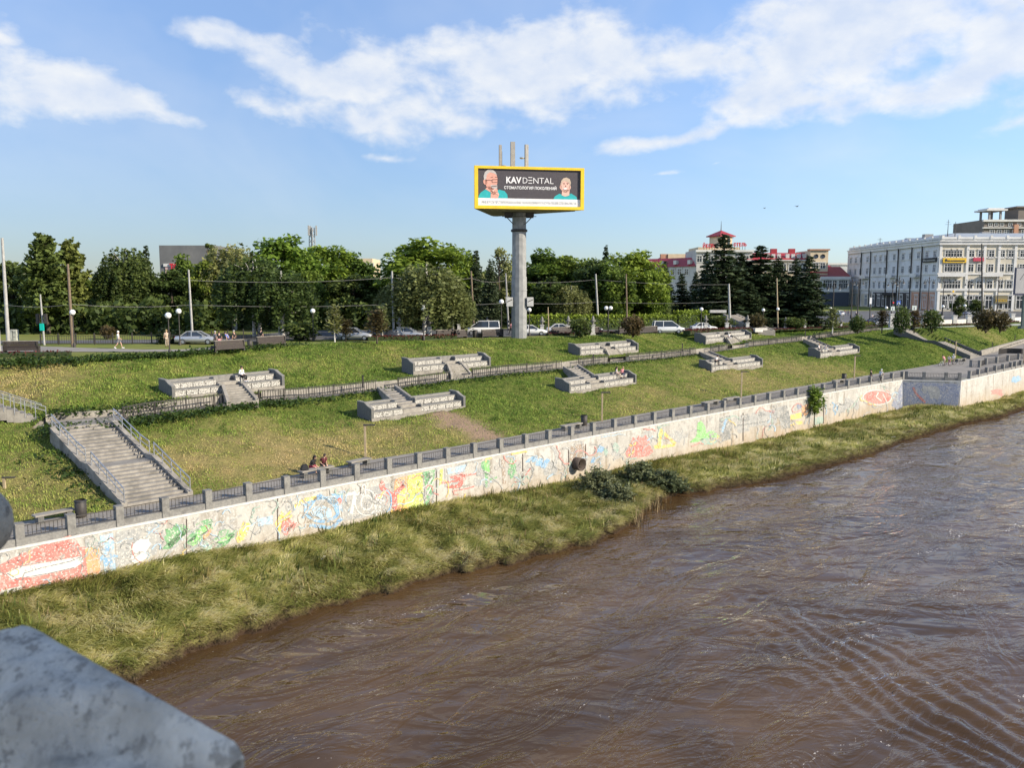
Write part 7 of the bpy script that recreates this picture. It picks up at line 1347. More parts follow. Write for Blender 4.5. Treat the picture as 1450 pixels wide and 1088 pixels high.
# ------------------------------------------------------------------ benches and bins
def long_bench(label, x0, x1, yb0, yb1, hpx=None):
    A, B = upt(x0, yb0), upt(x1, yb1); d = B-A; L = np.linalg.norm(d[:2]); rz = math.atan2(d[1], d[0]); o = thing('long_bench', label, 'bench', tuple(A), rz, 'long dark benches facing the park'); o.rotation_euler = (0, 0, rz)
    mb = MB()
    for i in range(5): mb.box((L/2, .02+.035*i, .28+i*.17), (L, .07, .155), rx=-.2)
    obj('backrest', mb, M['bench'], o); mb = MB()
    for i in range(4): mb.box((L/2, .32+i*.15, .47), (L, .13, .06))
    obj('seat', mb, M['bench'], o); mb = MB(); mb.beam((-.02, .2, 1.08), (L+.02, .2, 1.08), .17, .05); obj('top_rail', mb, M['bench_rail'], o)
    for x in (.06, L-.06): mb = MB(); mb.box((x, .4, .3), (.12, .8, .6)); mb.box((x, .1, .6), (.12, .2, .9)); obj('side_frame', mb, M['iron'], o)
for a in [('long brown bench at the left edge beside the patchy red bed',4,54,500,499.5),('dark bench in front of the group of people at the left',305,347,499,496.5),('dark bench under the two trunked weeping birch',365,405,492,489.5),('dark bench left of the white plinths by the billboard column',619,645,480,479),('dark bench below the white van',646,662,479.5,479),('dark bench touching the white van and the billboard column',683,713,479,477.5),('grey brown bench behind the plinth right of the billboard column',782,812,475,474.3),('grey brown bench between the bush and the white pole',821,849,475,474),('dark bench left of the double globe lamp pair of benches',877,903,474,473.2),('dark bench overlapping the white minivan',907,931,473.2,472.6)]: long_bench(*a)
bp = thing('litter_bin', 't', 'bin'); mb = MB(); mb.lathe([(.2, 0), (.26, .1), (.27, .8), (.23, .82), (.22, .3)], (0, 0, 0), 12); obj('bucket', mb, M['iron'], bp); mb = MB(); mb.lathe([(.29, .8), (.29, .86), (.22, .88)], (0, 0, 0), 12); obj('rim', mb, M['black'], bp); first = True
for b, lb in ((upt(354,493.5),'dark litter bin between the two left benches'),(upt(673,478.5),'dark litter bin between the two benches left of the billboard column'),(at_z(115,733,ZP),'dark litter bin beside the bench at the foot of the broad staircase'),(at_z(827,603,ZP),'dark litter bin by the slab bench below the second lower terrace'),(at_z(1195,539.5,ZP),'dark litter bin at the end of the slab bench before the cyclists'),(upt(905,473.5),'dark litter bin between the benches left of the minivan')):
    if first: bp.location = tuple(b); tag(bp, lb, group='litter bins'); first = False
    else: dup(bp, tuple(b), 0, lb, (1.15,)*3, 'litter bins')
def slab_bench(label, x0, y0, x1, y1):
    A, B = at_z(x0, y0, ZP), at_z(x1, y1, ZP); d = B-A; L = np.linalg.norm(d[:2]); o = thing('slab_bench', label, 'bench', tuple(A), math.atan2(d[1], d[0]), 'concrete slab benches on the promenade'); mb = MB(); mb.box((L/2, 0, .46), (L, .6, .1)); obj('seat', mb, M['concrete'], o, bevel=.01)
    for x in (.3, L-.3): mb = MB(); mb.box((x, 0, .2), (.3, .5, .42)); obj('leg', mb, M['granite_dark'], o)
for a in [('concrete slab bench left of the bin at the foot of the broad staircase',48,743,105,732),('concrete slab bench right of the two seated women',494,664,523,657.5),('concrete slab bench under the two seated women',425,678,470,669),('concrete slab bench left of the bin below the second lower terrace',796,611,822,606),('concrete slab bench below the third lower terrace, left one',995,576.5,1016,572.5),('concrete slab bench below the third lower terrace, right one',1026,571,1044,567.5),('concrete slab bench before the two cyclists',1180,544.5,1194,542),('concrete slab bench behind the bicycles',1354,512.8,1366,511.4)]: slab_bench(*a)
# ------------------------------------------------------------------ people
HAIR = {'dark': solid('hair_dark', (.03,.02,.015), .6), 'fair': solid('hair_fair', (.4,.28,.15), .6), 'grey': solid('hair_grey', (.35,.33,.31), .6), 'white': solid('cap_white', (.8,.8,.78), .7)}
CL = {k: solid('cloth_'+k, c, .85) for k, c in {'white': (.75,.75,.73), 'black': (.02,.02,.022), 'navy': (.03,.04,.1), 'blue': (.1,.16,.42), 'grey': (.22,.22,.22), 'maroon': (.1,.02,.025), 'pink': (.6,.25,.27), 'red': (.4,.04,.08), 'beige': (.5,.4,.3), 'tan': (.4,.3,.2), 'lightgrey': (.5,.5,.5)}.items()}
POSE = {}
def joints(pose):
    """x right, y facing direction, z up; a 1.74 m figure"""
    J = dict(pelvis=(0,0,.95), belly=(0,.01,1.1), chest=(0,.01,1.32), neck=(0,.01,1.5), chin=(0,.05,1.57), head=(0,.04,1.66), crown=(0,.03,1.75))
    for s, n in ((-1,'l'), (1,'r')): J.update({'sh'+n: (s*.19,0,1.44), 'el'+n: (s*.25,-.03,1.16), 'wr'+n: (s*.26,.05,.92), 'hip'+n: (s*.09,0,.9), 'kn'+n: (s*.1,.03,.5), 'an'+n: (s*.1,-.02,.09), 'to'+n: (s*.12,.16,.04)})
    if pose == 'walk': J.update(knl=(-.1,.22,.53), anl=(-.1,.32,.1), tol=(-.11,.5,.08), knr=(.1,-.05,.5), anr=(.1,-.36,.16), tor=(.11,-.22,.04), ell=(-.25,-.16,1.18), wrl=(-.25,-.14,.94), elr=(.25,.1,1.18), wrr=(.24,.28,1.02))
    if pose in ('sit', 'sitlean'):
        dz = -.45; up_ = ('pelvis','belly','chest','neck','chin','head','crown','shl','shr','ell','elr')
        for k in up_: x, y, z = J[k]; J[k] = (x, y, z+dz)
        for s, n in ((-1,'l'), (1,'r')): J.update({'hip'+n: (s*.09,.02,.48), 'kn'+n: (s*.12,.45,.5), 'an'+n: (s*.12,.46,.09), 'to'+n: (s*.13,.63,.04), 'wr'+n: (s*.16,.26,.57)})
        if pose == 'sitlean':
            for k in up_:
                x, y, z = J[k]; J[k] = (x, y+.42*max(0, z-.55), z-.06*max(0, z-.55))
    if pose == 'ride':
        for k in ('belly','chest','neck','chin','head','crown','shl','shr'): x, y, z = J[k]; J[k] = (x, y+.45*(z-.95), z-.05)
        for s, n in ((-1,'l'), (1,'r')): J.update({'el'+n: (s*.24,.42,1.14), 'wr'+n: (s*.22,.62,1.0), 'kn'+n: (s*.1,.36,.72 if s < 0 else .58), 'an'+n: (s*.1,.16,.38 if s < 0 else .2), 'to'+n: (s*.1,.32,.34 if s < 0 else .17)})
    if pose == 'bend':
        for k in ('belly','chest','neck','chin','head','crown','shl','shr','ell','elr','wrl','wrr'): x, y, z = J[k]; J[k] = (x, y+.5*max(0, z-.95), z-.16*max(0, z-.95))
    if pose == 'arms': J.update(ell=(-.24,.12,1.2), wrl=(-.16,.3,1.28), elr=(.24,.12,1.2), wrr=(.16,.3,1.28))
    return J
def skin(name, edges, J, rad, m, par, keep=None, root='pelvis'):
    names = []; 
    for a, b in edges:
        for q in (a, b):
            if q not in names: names.append(q)
    if root in names: names.remove(root); names.insert(0, root)
    me = bpy.data.meshes.new(name); me.from_pydata([J[n] for n in names], [(names.index(a), names.index(b)) for a, b in edges], []); t = bpy.data.objects.new(name, me); COL.objects.link(t)
    t.modifiers.new('s', 'SKIN'); sv = me.skin_vertices[0].data
    for i, n in enumerate(names): sv[i].radius = (rad[n], rad[n]*.86); sv[i].use_root = (i == 0)
    sub = t.modifiers.new('d', 'SUBSURF'); sub.levels = 1; sub.render_levels = 1
    dg = bpy.context.evaluated_depsgraph_get(); dg.update(); m2 = bpy.data.meshes.new_from_object(t.evaluated_get(dg)); m2.polygons.foreach_set('use_smooth', [True]*len(m2.polygons)); m2.materials.clear(); m2.materials.append(m); bpy.data.objects.remove(t); bpy.data.meshes.remove(me)
    return link(name, m2, par)
BE = [('pelvis','belly'),('belly','chest'),('chest','neck'),('neck','chin'),('chin','head'),('head','crown')]
for n in 'lr': BE += [('chest','sh'+n),('sh'+n,'el'+n),('el'+n,'wr'+n),('wr'+n,'ha'+n),('pelvis','hip'+n),('hip'+n,'kn'+n),('kn'+n,'an'+n),('an'+n,'to'+n)]
BR_ = dict(pelvis=.14, belly=.125, chest=.15, neck=.055, chin=.075, head=.098, crown=.05)
for n in 'lr': BR_.update({'sh'+n: .065, 'el'+n: .042, 'wr'+n: .03, 'ha'+n: .034, 'hip'+n: .085, 'kn'+n: .056, 'an'+n: .04, 'to'+n: .035})
def person(label, pos, rz, pose, shirt, trousers, hair='dark', s=1.0, sleeves=False, shorts=False, longhair=False, group=None, shoes='black'):
    J = joints(pose)
    for n in 'lr':
        w_, e_ = Vector(J['wr'+n]), Vector(J['el'+n]); J['ha'+n] = tuple(w_+(w_-e_).normalized()*.1)
    o = thing('person', label, 'person', tuple(pos), rz, group); o.scale = (s,)*3
    b = skin('body', BE, J, BR_, M['skin'], o)
    # fingers and thumbs
    mb = MB()
    for sg, n in ((-1,'l'), (1,'r')):
        h, w_ = Vector(J['ha'+n]), Vector(J['wr'+n]); d = (h-w_).normalized(); sd = d.cross(Vector((sg, 0, 0))).normalized()
        for i, L in enumerate((.07, .08, .075, .06)): q = h+d*.02+sd*(i-1.5)*.02; mb.tube([q, q+d*L*.5, q+d*L+Vector((-sg*.015, 0, 0))], [.009, .009, .006], 5)
        q = w_+d*.05-sd*.03; mb.tube([q, q+d*.04-sd*.025, q+d*.07-sd*.03], [.011, .01, .007], 5)
    hd = Vector(J['head']); f = Vector((0, 1, 0)); mb.tube([hd+Vector((0, .085, .02)), hd+Vector((0, .115, -.02))], [.01, .018], 6)
    obj('hands_and_nose', mb, M['skin'], o)
    mb = MB()
    for s2 in (-1, 1): mb.ball(hd+Vector((s2*.033, .088, .022)), .012, 8)
    mb.box(hd+Vector((0, .09, -.05)), (.045, .01, .01)); obj('eyes_and_mouth', mb, HAIR['dark'], o)
    sr = dict(BR_); 
    for k in sr: sr[k] += .018
    te = [('pelvis','belly'),('belly','chest'),('chest','nk')]; J['nk'] = tuple(Vector(J['chest']).lerp(Vector(J['neck']), .75)); sr['nk'] = .085
    for n in 'lr':
        J['ms'+n] = tuple(Vector(J['sh'+n]).lerp(Vector(J['el'+n]), .75)); sr['ms'+n] = .07; te += [('chest','sh'+n), ('sh'+n, 'ms'+n)]
        if sleeves: te += [('ms'+n, 'el'+n), ('el'+n, 'ws'+n)]; J['ws'+n] = tuple(Vector(J['el'+n]).lerp(Vector(J['wr'+n]), .85)); sr['ws'+n] = .05
    skin('shirt', te, J, sr, CL[shirt], o)
    tr_ = []
    for n in 'lr':
        tr_ += [('pelvis','hip'+n), ('hip'+n, 'mk'+n)]; J['mk'+n] = tuple(Vector(J['hip'+n]).lerp(Vector(J['kn'+n]), .8)); sr['mk'+n] = .095
        if not shorts: tr_ += [('mk'+n, 'kn'+n), ('kn'+n, 'ma'+n)]; J['ma'+n] = tuple(Vector(J['kn'+n]).lerp(Vector(J['an'+n]), .88)); sr['ma'+n] = .062
    sr['pelvis'] = .155; skin('trousers', tr_, J, sr, CL[trousers], o)
    for n in 'lr': mb = MB(); a, t_ = Vector(J['an'+n]), Vector(J['to'+n]); mb.tube([a+(a-t_)*.25-Vector((0, 0, .03)), a-Vector((0, 0, .03)), t_-Vector((0, 0, 0.0)), t_+(t_-a)*.2], [.045, .06, .05, .03], 8); obj('shoe', mb, CL[shoes], o)
    mb = MB(); vs = []; mb.ball(hd+Vector((0, -.022, .04)), .112, 14)
    if longhair: mb.tube([hd+Vector((0, -.07, .05)), hd+Vector((0, -.11, -.12)), hd+Vector((0, -.12, -.36))], [.1, .11, .06], 10)
    obj('hair' if hair != 'white' else 'cap', mb, HAIR[hair], o); return o
pw_ = at_z
zt = lambda k, i: TD[k][4]
def seat_pos(k, f, y, z): A, t, n, Ln, z0, up = TD[k]; q = A[:2]+t*Ln*f+n*y; return (q[0], q[1], z0+z-.0)
def trz(k): A, t, n, Ln, z0, up = TD[k]; return math.atan2(t[1], t[0])+math.pi
person('person in white with a white cap walking on the left footpath', upt(168, 494), -1.4, 'walk', 'white', 'grey', 'white', shorts=True, shoes='white')
person('person in a yellow beige top standing between the two small firs', upt(236.5, 491.5), .5, 'stand', 'beige', 'beige', 'fair')
for x, y, rz, ps, sh, tr_, hr, lb in ((305,493.5,-.8,'stand','grey','tan','grey','older person in grey leftmost in the group behind the dark bench'),(311,494,.6,'stand','black','pink','dark','person in a black top second in the group behind the dark bench'),(324,492.5,1.4,'bend','blue','navy','dark','person in a bright blue top leaning forward behind the dark bench'),(332,492,1.2,'stand','black','black','grey','person in black rightmost in the group behind the dark bench'),(370,489,-.3,'stand','black','black','dark','person in dark clothes behind the second bench at the left')): person(lb, upt(x, y), rz, ps, sh, tr_, hr, group='people behind the benches')
person('person in a white top and black trousers sitting on the first upper terrace', seat_pos('A', .66, 1.05, 1.14-.45+.12), trz('A')+.2, 'sit', 'white', 'black', 'dark', sleeves=True, shoes='white')
person('woman in a pale top, left of the couple on the second lower terrace', seat_pos('F', .80, 1.05, 1.14-.45+.12), trz('F')+.5, 'sit', 'lightgrey', 'beige', 'dark', longhair=True); person('person in a pink top, right of the couple on the second lower terrace', seat_pos('F', .875, 1.05, 1.14-.45+.12), trz('F')-.2, 'sitlean', 'pink', 'navy', 'fair')
person('person in a white top sitting on the steps of the third lower terrace', seat_pos('G', .2, 1.05, .81), trz('G'), 'sitlean', 'white', 'black', 'dark'); person('person in a white shirt sitting at the left end of the last lower terrace', seat_pos('H', .12, 1.05, .81), trz('H'), 'sit', 'white', 'grey', 'fair'); person('second person in white beside the first on the last lower terrace', seat_pos('H', .26, 1.05, .81), trz('H')+.4, 'sitlean', 'lightgrey', 'white', 'dark')
person('person in white sitting on the steps of the topmost terrace', seat_pos('D', .5, .2, .1), trz('D'), 'sitlean', 'white', 'lightgrey', 'dark')
q = at_z(441, 672.5, ZP); person('woman with long dark hair, black jacket and red shorts sitting on the slab bench', (q[0], q[1]+.15, q[2]+.06), -2.0, 'sitlean', 'black', 'red', 'dark', sleeves=True, shorts=True, longhair=True); q = at_z(457, 669.5, ZP); person('person in a maroon sleeveless top and black shorts sitting on the slab bench', (q[0], q[1]+.15, q[2]+.06), -2.5, 'sitlean', 'maroon', 'black', 'dark', shorts=True, shoes='white')
q = at_z(431, 677, ZP); o = thing('bag', 'dark bag lying beside the woman with long hair on the slab bench', 'bag', (q[0], q[1]+.1, q[2]+.52)); mb = MB(); mb.box((0, 0, .2), (.6, .35, .4), .5, .6); obj('bag_body', mb, CL['black'], o, bevel=.05); mb = MB(); mb.tube([(-.12, 0, .38), (-.06, 0, .5), (.06, 0, .5), (.12, 0, .38)], .02, 5); obj('handle', mb, CL['black'], o)
person('person in black walking on the promenade left of the cyclist', at_z(1233, 541.5, ZP), .8, 'walk', 'black', 'black', 'dark', sleeves=True)
def bicycle(label, pos, rz, m, group):
    o = thing('bicycle', label, 'bicycle', tuple(pos), rz, group); n = 20
    for x in (-.52, .52):
        mb = MB(); vs = []
        for k in range(n):
            a = 6.283*k/n
            for j in range(6): b = 6.283*j/6; r_ = .33+.022*math.cos(b); vs.append((x+r_*math.cos(a), .022*math.sin(b), .35+r_*math.sin(a)))
        mb.add(vs, [(k*6+j, k*6+(j+1) % 6, ((k+1) % n)*6+(j+1) % 6, ((k+1) % n)*6+j) for k in range(n) for j in range(6)], True); w_ = obj('wheel', mb, M['rubber'], o); mb = MB()
        for k in range(10): a = 6.283*k/10; mb.tube([(x, 0, .35), (x+.32*math.cos(a), 0, .35+.32*math.sin(a))], .006, 4, False)
        mb.tube([(x, -.05, .35), (x, .05, .35)], .03, 8); obj('spokes', mb, M['steel'], w_)
    mb = MB()
    for a, b in (((-.52,.35),(-.08,.33)),((-.08,.33),(-.2,.85)),((-.2,.8),(.36,.82)),((-.08,.33),(.38,.75)),((-.52,.35),(-.2,.8)),((.52,.35),(.34,.95))): mb.tube([(a[0], 0, a[1]), (b[0], 0, b[1])], .02, 6)
    obj('frame', mb, m, o); mb = MB(); mb.box((-.22, 0, .9), (.26, .14, .06)); obj('saddle', mb, M['black'], o, bevel=.015); mb = MB(); mb.tube([(.3, -.28, 1.02), (.36, -.1, 1.0), (.36, .1, 1.0), (.3, .28, 1.02)], .016, 6); mb.tube([(.34, 0, .93), (.36, 0, 1.0)], .018, 6); obj('handlebar', mb, M['iron'], o); mb = MB(); mb.tube([(-.08, -.12, .33), (-.08, .12, .33)], .03, 8); mb.box((-.02, .14, .2), (.1, .09, .025)); mb.box((-.14, -.14, .46), (.1, .09, .025)); obj('pedals', mb, M['steel'], o); return o
q = at_z(1247, 541, ZP); bicycle('dark bicycle ridden by the person in a white cap on the promenade', q, .8, M['iron'], 'bicycles'); person('cyclist in a pale top and white cap riding behind the railing', (q[0]-.14, q[1]-.14, q[2]+.02), .8-math.pi/2, 'ride', 'lightgrey', 'grey', 'white')
for px, py, m, lb, rz in ((1333,519,'steel','leftmost bicycle standing on the bastion square',.5),(1341,518.5,'rust','middle reddish bicycle standing on the bastion square',.1),(1356,516.5,'iron','rightmost bicycle on the bastion square by the lamp post',-.3)): bicycle(lb, at_z(px, py, ZP+.02), rz, M[m], 'bicycles')
person('person in a pale pink top bending over the bicycles on the bastion square', at_z(1337, 517, ZP), .4, 'bend', 'pink', 'beige', 'dark'); person('person in a white top and cap standing among the bicycles', at_z(1349.5, 516.5, ZP), -.6, 'arms', 'white', 'beige', 'white'); person('person in a pink jacket between the bicycles and the railing', at_z(1344, 517.5, ZP), 2.4, 'bend', 'white', 'pink', 'fair')
for x, y, c, lb in ((1310,446,'white','person in white on the far pavement before the corner of the cream building'),(1315.5,446,'lightgrey','person in a light top beside the one in white on the far pavement'),(1235,455,'white','person in white crossing the road at the right'),(1196,447,'black','person in dark clothes on the far pavement before the low pale building'),(1201,447.5,'grey','person in grey on the far pavement before the shop front'),(1212,449,'lightgrey','person in a light top on the far pavement by the ornate lamps')): person(lb, upt(x, y), 1.0+x % 3, 'walk', c, 'navy', 'dark')
person('person in a pink jacket beside the billboard column', upt(724, 474.5), 1.2, 'walk', 'pink', 'black', 'dark')
# ------------------------------------------------------------------ traffic lights, signs, ornate lamps, cabinet, right hand panel
o, b, t = pole(57, 417, 63, 489, .11, 'pole_white', 'white traffic light pole with two signal heads behind the long left bench', 'traffic_light')
for s in (-1, 1): obj('signal_head', MB().box((t[0]*.55+s*.42, -.1, t[2]*.52), (.3, .26, 1.05)), M['iron'], o, bevel=.02)
mb = MB(); mb.beam((t[0]*.55-.4, 0, t[2]*.58), (t[0]*.55+.4, 0, t[2]*.58), .06, .06); obj('bracket', mb, M['iron'], o); mb = MB(); mb.box((t[0]*.4, -.2, t[2]*.36), (.42, .14, .75)); gl = newmat('green_lamp'); gl[2].inputs['Base Color'].default_value = (.0,.25,.2,1); gl[2].inputs['Emission Color'].default_value = (0,.6,.42,1); gl[2].inputs['Emission Strength'].default_value = .45; obj('green_signal', mb, gl[0], o)
b = upt(21, 488); o = thing('control_cabinet', 'pale graffiti stained electric cabinet beside the mast at the left edge', 'cabinet', tuple(b)); mb = MB(); mb.box((0, 0, .8), (.75, .5, 1.6)); obj('cabinet', mb, pm('cabinet', (.55,.55,.45), (.4,.4,.34), 3, .7, c3=(.1,.1,.1), s3=4), o, bevel=.02); mb = MB(); mb.box((0, -.26, .8), (.03, .02, 1.4)); obj('door_gap', mb, M['iron'], o)
b = upt(2, 500); o = thing('steel_frame', 'white tubular frame cut by the left edge behind the long bench', 'frame', tuple(b)); mb = MB(); h = at_Y(0, 440, b[1])[2]-b[2]; mb.tube([(-.15, 0, 0), (-.1, 0, h*.5), (-.3, 0, h)], .1, 8); mb.tube([(-1, 0, h*.2), (0, 0, .2)], .07, 6); obj('tubes', mb, M['pole_white'], o)
def sign_post(px, yb, ytop, w_, h_, m, label, name='road_sign', symbol=True):
    b = upt(px, yb); o = thing(name, label, 'road sign', tuple(b)); zt = at_Y(px, ytop, b[1])[2]-b[2]; mb = MB(); mb.tube([(0, .06, 0), (0, .06, zt)], .06, 6); obj('post', mb, M['pole_grey'], o); mb = MB(); mb.box((0, 0, zt-h_/2), (w_, .06, h_)); obj('plate', mb, m, o)
    if symbol:                                           # walking figure on a triangle
        mb = MB(); mb.add([(-w_*.38, -.04, zt-h_*.86), (w_*.38, -.04, zt-h_*.86), (0, -.04, zt-h_*.14)], [(0, 1, 2)]); p = obj('triangle', mb, solid('sign_white', (.8,.8,.78), .5) if 'sign_white' not in bpy.data.materials else bpy.data.materials['sign_white'], o)
        mb = MB(); mb.ball((0, -.06, zt-h_*.32), w_*.05, 8); mb.beam((0, -.055, zt-h_*.38), (0, -.055, zt-h_*.6), .05, w_*.07); mb.beam((0, -.055, zt-h_*.6), (-w_*.12, -.055, zt-h_*.82), .05, w_*.06); mb.beam((0, -.055, zt-h_*.6), (w_*.12, -.055, zt-h_*.82), .05, w_*.06); obj('figure', mb, M['black'], p)
    return o, zt
SB = solid('sign_blue', (.03,.1,.4), .5); SG = solid('sign_pale_green', (.62,.68,.6), .5)
o, zt = sign_post(1263, 460.5, 434, .85, .95, SG, 'pedestrian crossing sign plate under a red traffic light on the crest'); mb = MB(); mb.box((0, 0, zt+.55), (.32, .3, .9)); obj('signal_head', mb, M['iron'], o); mb = MB(); mb.ball((0, -.17, zt+.8), .13, 10); rl = newmat('red_lamp'); rl[2].inputs['Base Color'].default_value = (.5,.02,.03,1); rl[2].inputs['Emission Color'].default_value = (1,.05,.08,1); rl[2].inputs['Emission Strength'].default_value = .8; obj('red_signal', mb, rl[0], o)
sign_post(1271, 459, 426, .9, .9, SB, 'blue crossing sign behind the red traffic light'); sign_post(1293.5, 460, 433, 1.0, 1.0, SG, 'pale crossing sign plate right of the dark tall bush')
b = upt(1231.5, 456); o = thing('lit_sign', 'small white lit panel on a dark post in front of the shaded facade', 'sign', tuple(b)); h = at_Y(1231, 422.5, b[1])[2]-b[2]; mb = MB(); mb.tube([(0, .1, 0), (0, .1, h+1.5)], .12, 6); obj('post', mb, M['iron'], o); mb = MB(); mb.box((0, 0, h-.6), (.5, .12, 1.5)); obj('panel', mb, M['opal'], o)
b = upt(1348.5, 452); sgn, zt = sign_post(1347.5, 452, 413, .01, .01, M['white'], 'yellow white priority road diamond sign before the cream facade', symbol=False); mb = MB(); mb.box((0, -.02, zt), (.85, .05, .85), ry=.785); obj('diamond', mb, M['white'], sgn); mb = MB(); mb.box((0, -.05, zt), (.5, .05, .5), ry=.785); obj('diamond_centre', mb, YEL, sgn)
def ornate(px, yb, yt, label, arms=2):
    b = upt(px, yb); o = thing('ornate_street_lamp', label, 'street lamp', tuple(b), group='dark ornate street lamps on the square'); h = at_Y(px, yt, b[1])[2]-b[2]; mb = MB(); mb.lathe([(.3, 0), (.3, .9), (.2, 1.1), (.16, 1.3), (.12, h*.55), (.1, h)], (0, 0, 0), 10); mb.ball((0, 0, h), .18, 8); mb.tube([(0, 0, h), (0, 0, h+.7)], [.07, .01], 5); obj('post', mb, M['iron'], o)
    for i in range(arms):
        a = 6.283*i/arms+.3; ca, sa = math.cos(a), math.sin(a); mb = MB(); mb.tube([(0, 0, h*.86), (ca*.6, sa*.6, h*.97), (ca*1.2, sa*1.2, h*.98), (ca*1.45, sa*1.45, h*.9)], .05, 6); obj('arm', mb, M['iron'], o)
        mb = MB(); mb.lathe([(.08, .1), (.32, -.18), (.34, -.24), (.02, -.26)], (ca*1.45, sa*1.45, h*.9), 10); obj('lamp_shade', mb, M['iron'], o); mb = MB(); mb.ball((ca*1.45, sa*1.45, h*.9-.3), .2, 10); obj('lamp_glass', mb, M['opal'], o)
for a in [(1178.5,461,402,'ornate lamp in front of the low pale building',2),(1205,452,397,'ornate lamp at the far end of the shaded facade',2),(1214,449.5,396,'second ornate lamp at the far end of the shaded facade',2),(1262,452,398,'ornate lamp left of the four armed one',2),(1271,452,394,'tallest four armed ornate lamp in the middle of the shaded facade',4),(1313,454,394,'ornate lamp before the near end of the shaded facade',2),(1334,447,394,'ornate lamp exactly at the corner of the cream building',2),(1370,446,398,'ornate lamp right of the diamond sign',2),(1411,448,393,'ornate lamp before the brown and gold sign board',2)]: ornate(*a)
bY = 172.; p0 = at_Y(1435, 418, bY); o = thing('side_billboard', 'blank grey billboard panel with dark frame on a green post at the right edge', 'billboard', (p0[0], bY, float(Zu(1440)))); zb = p0[2]-float(Zu(1440)); h = at_Y(1435, 379, bY)[2]-p0[2]
mb = MB(); mb.box((3.1, 0, zb+h/2), (6.2, .35, h)); obj('frame', mb, pm('frame_navy', (.04,.045,.08), (.05,.06,.1), 2, .6), o); mb = MB(); mb.box((3.15, -.2, zb+h/2+.1), (5.9, .06, h-.45)); obj('panel', mb, pm('blank_panel', (.4,.39,.36), (.36,.35,.33), 1, .7), o); mb = MB(); mb.beam((1.0, -.25, zb+h*.55), (2.2, -.25, zb+h*.9), .03, .05); obj('seam', mb, M['iron'], o); mb = MB(); mb.box((2.6, .1, zb/2), (1.1, .5, zb)); mb.box((2.6, .1, .2), (1.8, 1.2, .5)); obj('post', mb, pm('post_green', (.05,.08,.075), (.07,.1,.09), 2, .6), o)
# ------------------------------------------------------------------ two birds, litter on the bank
for px, py, Y, lb in ((1128.5,292.5,90,'small dark bird in the sky above the hotel'),(1082.5,295,120,'tiny dark bird in the sky left of the first bird')):
    p = at_Y(px, py, Y); o = thing('bird', lb, 'bird', tuple(p), .5); mb = MB(); mb.tube([(-.17, 0, 0), (-.08, 0, .01), (.05, 0, .015), (.14, 0, .02), (.2, 0, .01)], [.01, .035, .045, .025, .006], 8); obj('body', mb, HAIR['dark'], o)
    for s in (-1, 1): mb = MB(); mb.add([(.06, s*.02, .02), (-.05, s*.02, .02), (-.04, s*.2, .09), (-.1, s*.38, .05), (.04, s*.2, .1), (.06, s*.02, .03), (-.05, s*.02, .03), (-.04, s*.2, .1), (-.1, s*.38, .06), (.04, s*.2, .11)], [(0, 1, 2, 4), (4, 2, 3), (9, 7, 6, 5), (9, 8, 7)]); obj('wing', mb, HAIR['dark'], o)
def bank_pt(px, py):
    w_ = Wc[np.searchsorted(PXC, px)]; b_ = Bc[np.searchsorted(PXC, px)]; f = (float(lineW(px))-py)/(float(lineW(px))-float(lineB(px))); return w_+(b_-w_)*f+np.array([0, 0, .42])
r_ = random.Random(4)
for px, py, lb in ((454,808,'scrap of white litter on the bank grass below the clock painting'),(1213,635,'white curved plastic scrap on the bank grass near the sapling'),(1262,627,'small pale scrap at the water edge on the right'),(452,806,'second white scrap close to the first on the bank grass')):
    o = thing('litter', lb, 'litter', tuple(bank_pt(px, py))); mb = MB(); q = [(r_.uniform(.8, 1.2)*.22*math.cos(a)*1.5, r_.uniform(.7, 1.2)*.1*math.sin(a), r_.uniform(0, .12)) for a in [i*.785 for i in range(8)]]; mb.add(q+[(x, y, z+.03) for x, y, z in q]+[(0, 0, .15)], [(i, (i+1) % 8, 8+(i+1) % 8, 8+i) for i in range(8)]+[(8+i, 8+(i+1) % 8, 16) for i in range(8)]); obj('scrap', mb, M['white'], o)
# ------------------------------------------------------------------ the bridge under the camera: granite pillar cap and stone ball in front, deck behind, with an unseen pedestal added to shade the cap
def make_stone():
    m, nt, b = newmat('bridge_granite'); f1, _ = noisefac(nt, 14, 8, .34, .66, rough=.75); f2, _ = noisefac(nt, 34, 8, .53, .6, rough=.75); f3, _ = noisefac(nt, 60, 4, .58, .7); f4, _ = noisefac(nt, 5, 5, .55, .7)
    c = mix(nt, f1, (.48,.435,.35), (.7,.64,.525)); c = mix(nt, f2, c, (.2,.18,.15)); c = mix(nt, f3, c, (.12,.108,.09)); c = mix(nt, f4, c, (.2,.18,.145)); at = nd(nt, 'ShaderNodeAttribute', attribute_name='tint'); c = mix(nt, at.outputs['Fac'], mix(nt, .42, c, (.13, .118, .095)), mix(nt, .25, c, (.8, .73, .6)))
    nt.links.new(c, b.inputs['Base Color']); b.inputs['Roughness'].default_value = .75
    _, r = noisefac(nt, 18, 8, rough=.7); bp_ = nd(nt, 'ShaderNodeBump', Strength=1.0, Distance=.012); nt.links.new(r, bp_.inputs['Height']); nt.links.new(bp_.outputs[0], b.inputs['Normal']); return m
SN = make_stone()
E1, E2, EM = at_z(345,1049,CAMZ-.44), at_z(46,872,CAMZ-.43), None
E1, E2 = Vector(E1), Vector(E2); e = (E2-E1); e.z = 0; e.normalize(); nI = Vector((-e.y, e.x, 0)); nI = nI if nI.dot(Vector((-1, -1, 0))) > 0 else -nI
cap = thing('granite_cap', 'rough grey granite pillar cap of the bridge in the lower left corner, out of focus', 'pillar cap', tuple(E1)); L = (E2-E1).length; L2 = L
